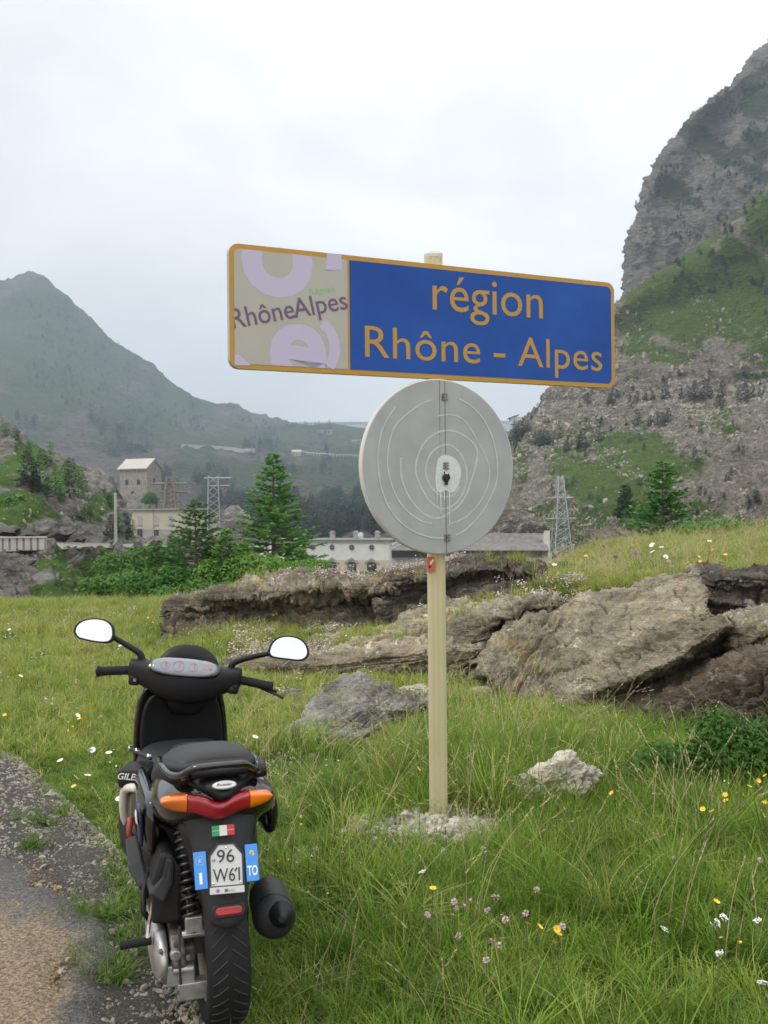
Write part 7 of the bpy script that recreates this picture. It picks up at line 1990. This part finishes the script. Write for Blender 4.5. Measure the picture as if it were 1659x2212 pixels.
pylon(1212, 1195, 1028, 120, 1.9, .5, [(.72, 1.3, (1, 1)), (.45, 1.6, (1, 1))], 'lattice pylon standing at the foot of the right slope', m_galv)
pl_ = empty('utility_pole', at(250, 1178, 84)); tag(pl_, 'plain pale utility pole beside the gravel track', 'pole')
MB().tube([(0, 0, 0), (0, 0, 3.9)], [.13, .10], 8).build('shaft', m_concrete, pl_); MB().lathe([(0, 3.9), (.12, 3.9), (.10, 4.0), (0, 4.02)], n=8).build('pole_cap', m_galv, pl_)

# stone parapet with uprights at far left
pr = empty('parapet', at(0, 1188, 50)); tag(pr, 'low pale stone parapet with spaced blocks along the track at the left edge', 'wall')
for i in range(11):
    u = -50 + i * 15.2
    if u > 96: break
    p0 = at(u, 1187, 50.1); q = p0 - pr.location
    MB().box((q.x + .15, 0, .26), (.21 + .03 * (i % 2), .35, .52 + .03 * (i % 3))).box((q.x + .15, 0, .56), (.30, .42, .07)).build('parapet_block', m_concrete, pr, bevel=.01)
    MB().box((q.x + .31, .02, .22 + .02 * (i % 2)), (.13, .26, .40)).build('parapet_panel', m_stone_wall, pr)
MB().box((at(20, 1187, 50).x - pr.location.x + .2, .03, .47), (3.6, .24, .08)).build('parapet_rail', m_stone_wall, pr)
# embankment and walls right of the power house
emb = empty('embankment', at(845, 1215, 140)); tag(emb, 'stepped grey stone embankment with a thin rail, right of the white building', 'embankment')
def slab(u0, u1, v0, v1, Y0, Y1, name, mat, th=1.5):
    o_ = emb.location; p = [at(u0, v1, Y0), at(u1, v1, Y0), at(u1, v0, Y1), at(u0, v0, Y1)]
    p = [q - o_ for q in p]; return MB().add([tuple(q) for q in p] + [(q.x, q.y + th + 3, q.z - 2) for q in p], ((0, 1, 2, 3), (7, 6, 5, 4), (0, 4, 5, 1), (1, 5, 6, 2), (2, 6, 7, 3), (3, 7, 4, 0))).build(name, mat, emb)
m_emb = plain('embankment_stone', (.15, .138, .128), .95, noise=.35, nscale=1.5, bump=.3)
slab(846, 1192, 1190, 1222, 140, 141, 'lower_wall', m_grey_wall)
slab(846, 1180, 1172, 1192, 142, 146, 'stone_bank', m_emb)
slab(862, 1176, 1152, 1173, 147, 149, 'upper_bank', m_emb)
slab(846, 1186, 1187, 1189, 139, 139.2, 'handrail', m_dark_roof, .2)
slab(1176, 1188, 1146, 1190, 145, 146, 'end_pier', m_concrete)
for q in ((846, 1178, 872, 1163), (846, 1186, 884, 1168)):
    MB().tube([at(q[0], q[1], 138) - emb.location, at(q[2], q[3], 141) - emb.location], .12, 5).build('stair_rail', m_concrete, emb)
# road wall with posts and far houses on the terraces
def house(name, u, v, wpx, hpx, Y, roof, label, mat, rmat, rz=0.):
    h = sight(u, v); b0 = h[0] if h else at(u, v, Y); Y = b0.y; s = Y / FPX; w, hh = wpx * s, hpx * s
    o_ = empty(name, (b0.x, b0.y, b0.z - .3), (0, 0, R(rz))); tag(o_, label, 'building', 'far buildings on the terraces')
    MB().box((0, w * .3, hh * .5), (w, w * .6, hh)).build('wall', mat, o_)
    if roof: MB().loft([[(-w * .54, -w * .06, hh), (w * .54, -w * .06, hh), (w * .54, w * .3, hh * 1.5), (-w * .54, w * .3, hh * 1.5)], [(-w * .54, w * .66, hh), (w * .54, w * .66, hh), (w * .54, w * .3, hh * 1.5 + .01), (-w * .54, w * .3, hh * 1.5 + .01)]]).build('roof', rmat, o_)
    else: MB().box((0, w * .3, hh * 1.03), (w * 1.06, w * .66, hh * .08)).build('roof', rmat, o_)
    for k in (-1, 0, 1): MB().box((k * w * .28, -.05, hh * .5), (w * .1, .2, hh * .28)).build('window', m_opening, o_)
    return o_
house('cabin', 640, 984, 19, 9, 780, True, 'tiny pale house with a pitched roof on the terrace road', m_beige, m_roof)
house('shed', 772, 953, 24, 3.5, 1100, False, 'long low white shed on the far terrace', m_white_wall, m_white_wall)
house('fort', 700, 938, 34, 10, 1300, False, 'ruined fort on the ridge in front of the dam', m_stone_wall, m_stone_wall)
house('hut', 488, 897, 20, 7, 1380, False, 'small square stone hut on the hill ridge', m_stone_wall, m_stone_wall)
house('hut', 705, 990, 8, 5, 780, False, 'tiny white hut beside the road rail', m_white_wall, m_white_wall)
o_ = empty('chalet', at(1124, 915, 420)); tag(o_, 'white building with a dark slanting roof half hidden behind the mountain foot', 'building')
MB().box((0, 2, 1.2), (7.5, 6, 2.6)).build('wall', m_white_wall, o_); MB().hexa([(-4.6, -1.5, 1.9), (-.5, -1.5, 3.2), (-.5, 5, 3.2), (-4.6, 5, 1.9), (-4.6, -1.5, 2.2), (-.5, -1.5, 3.5), (-.5, 5, 3.5), (-4.6, 5, 2.2)]).build('roof', m_dark_roof, o_)
rl = empty('terrace_rail', (0, 0, 0)); tag(rl, 'pale guard rail along the terrace road across the valley', 'guard rail')
pp_ = [sight(u, v)[0] for u, v in ((640, 978), (665, 982), (690, 984), (720, 986), (750, 987), (780, 988), (810, 989))]
MB().tube([(p.x, p.y, p.z + 1.6) for p in pp_], .45, 5).build('rail', m_concrete, rl)
for i in range(24):
    k = i / 24 * (len(pp_) - 1); q = Vector(pp_[int(k)]).lerp(pp_[int(k) + 1], k - int(k)); MB().box((q.x, q.y, q.z + .7), (.9, .9, 1.8)).build('rail_post', m_concrete, rl)
rw_ = empty('terrace_wall', (0, 0, 0)); tag(rw_, 'pale retaining wall of the road cut across the far hill', 'wall')
pp_ = [sight(u, v)[0] for u, v in ((392, 966), (430, 968), (470, 970), (500, 972), (520, 976), (550, 975))]
MB().loft([[(p.x, p.y - 1, p.z - 1), (p.x, p.y - 1, p.z + 2.4), (p.x, p.y + 1, p.z + 2.4), (p.x, p.y + 1, p.z - 1)] for p in pp_]).build('wall_face', m_concrete, rw_)
for n_ in ('rock_hump',): pass
# flat stone on the bank
tb = empty('stone_table', at(304, 1282, 40)); tag(tb, 'flat slab of stone resting on another in the gully', 'stone slab')
MB().box((0, 0, .25), (.55, .45, .07)).build('slab', m_hump, tb, bevel=.02); MB().box((.02, 0, .10), (.22, .25, .24)).build('stone_foot', m_hump, tb, bevel=.03)

# ------------------------------------------------------------------ single out the members of each row, counted from the left
def ordinal(n):
    return str(n) + ('th' if 10 <= n % 100 <= 20 else {1: 'st', 2: 'nd', 3: 'rd'}.get(n % 10, 'th'))
bpy.context.view_layer.update()
rows_ = {}
for o in SC.objects:
    if o.parent is None and 'label' in o and 'group' in o: rows_.setdefault((o['group'], o['label']), []).append(o)
for (g, l), os_ in rows_.items():
    if len(os_) > 1:
        os_.sort(key=lambda o: o.location.x / max(.1, o.location.y))
        for i, o in enumerate(os_): o['label'] = l + ', ' + ordinal(i + 1) + ' from left'
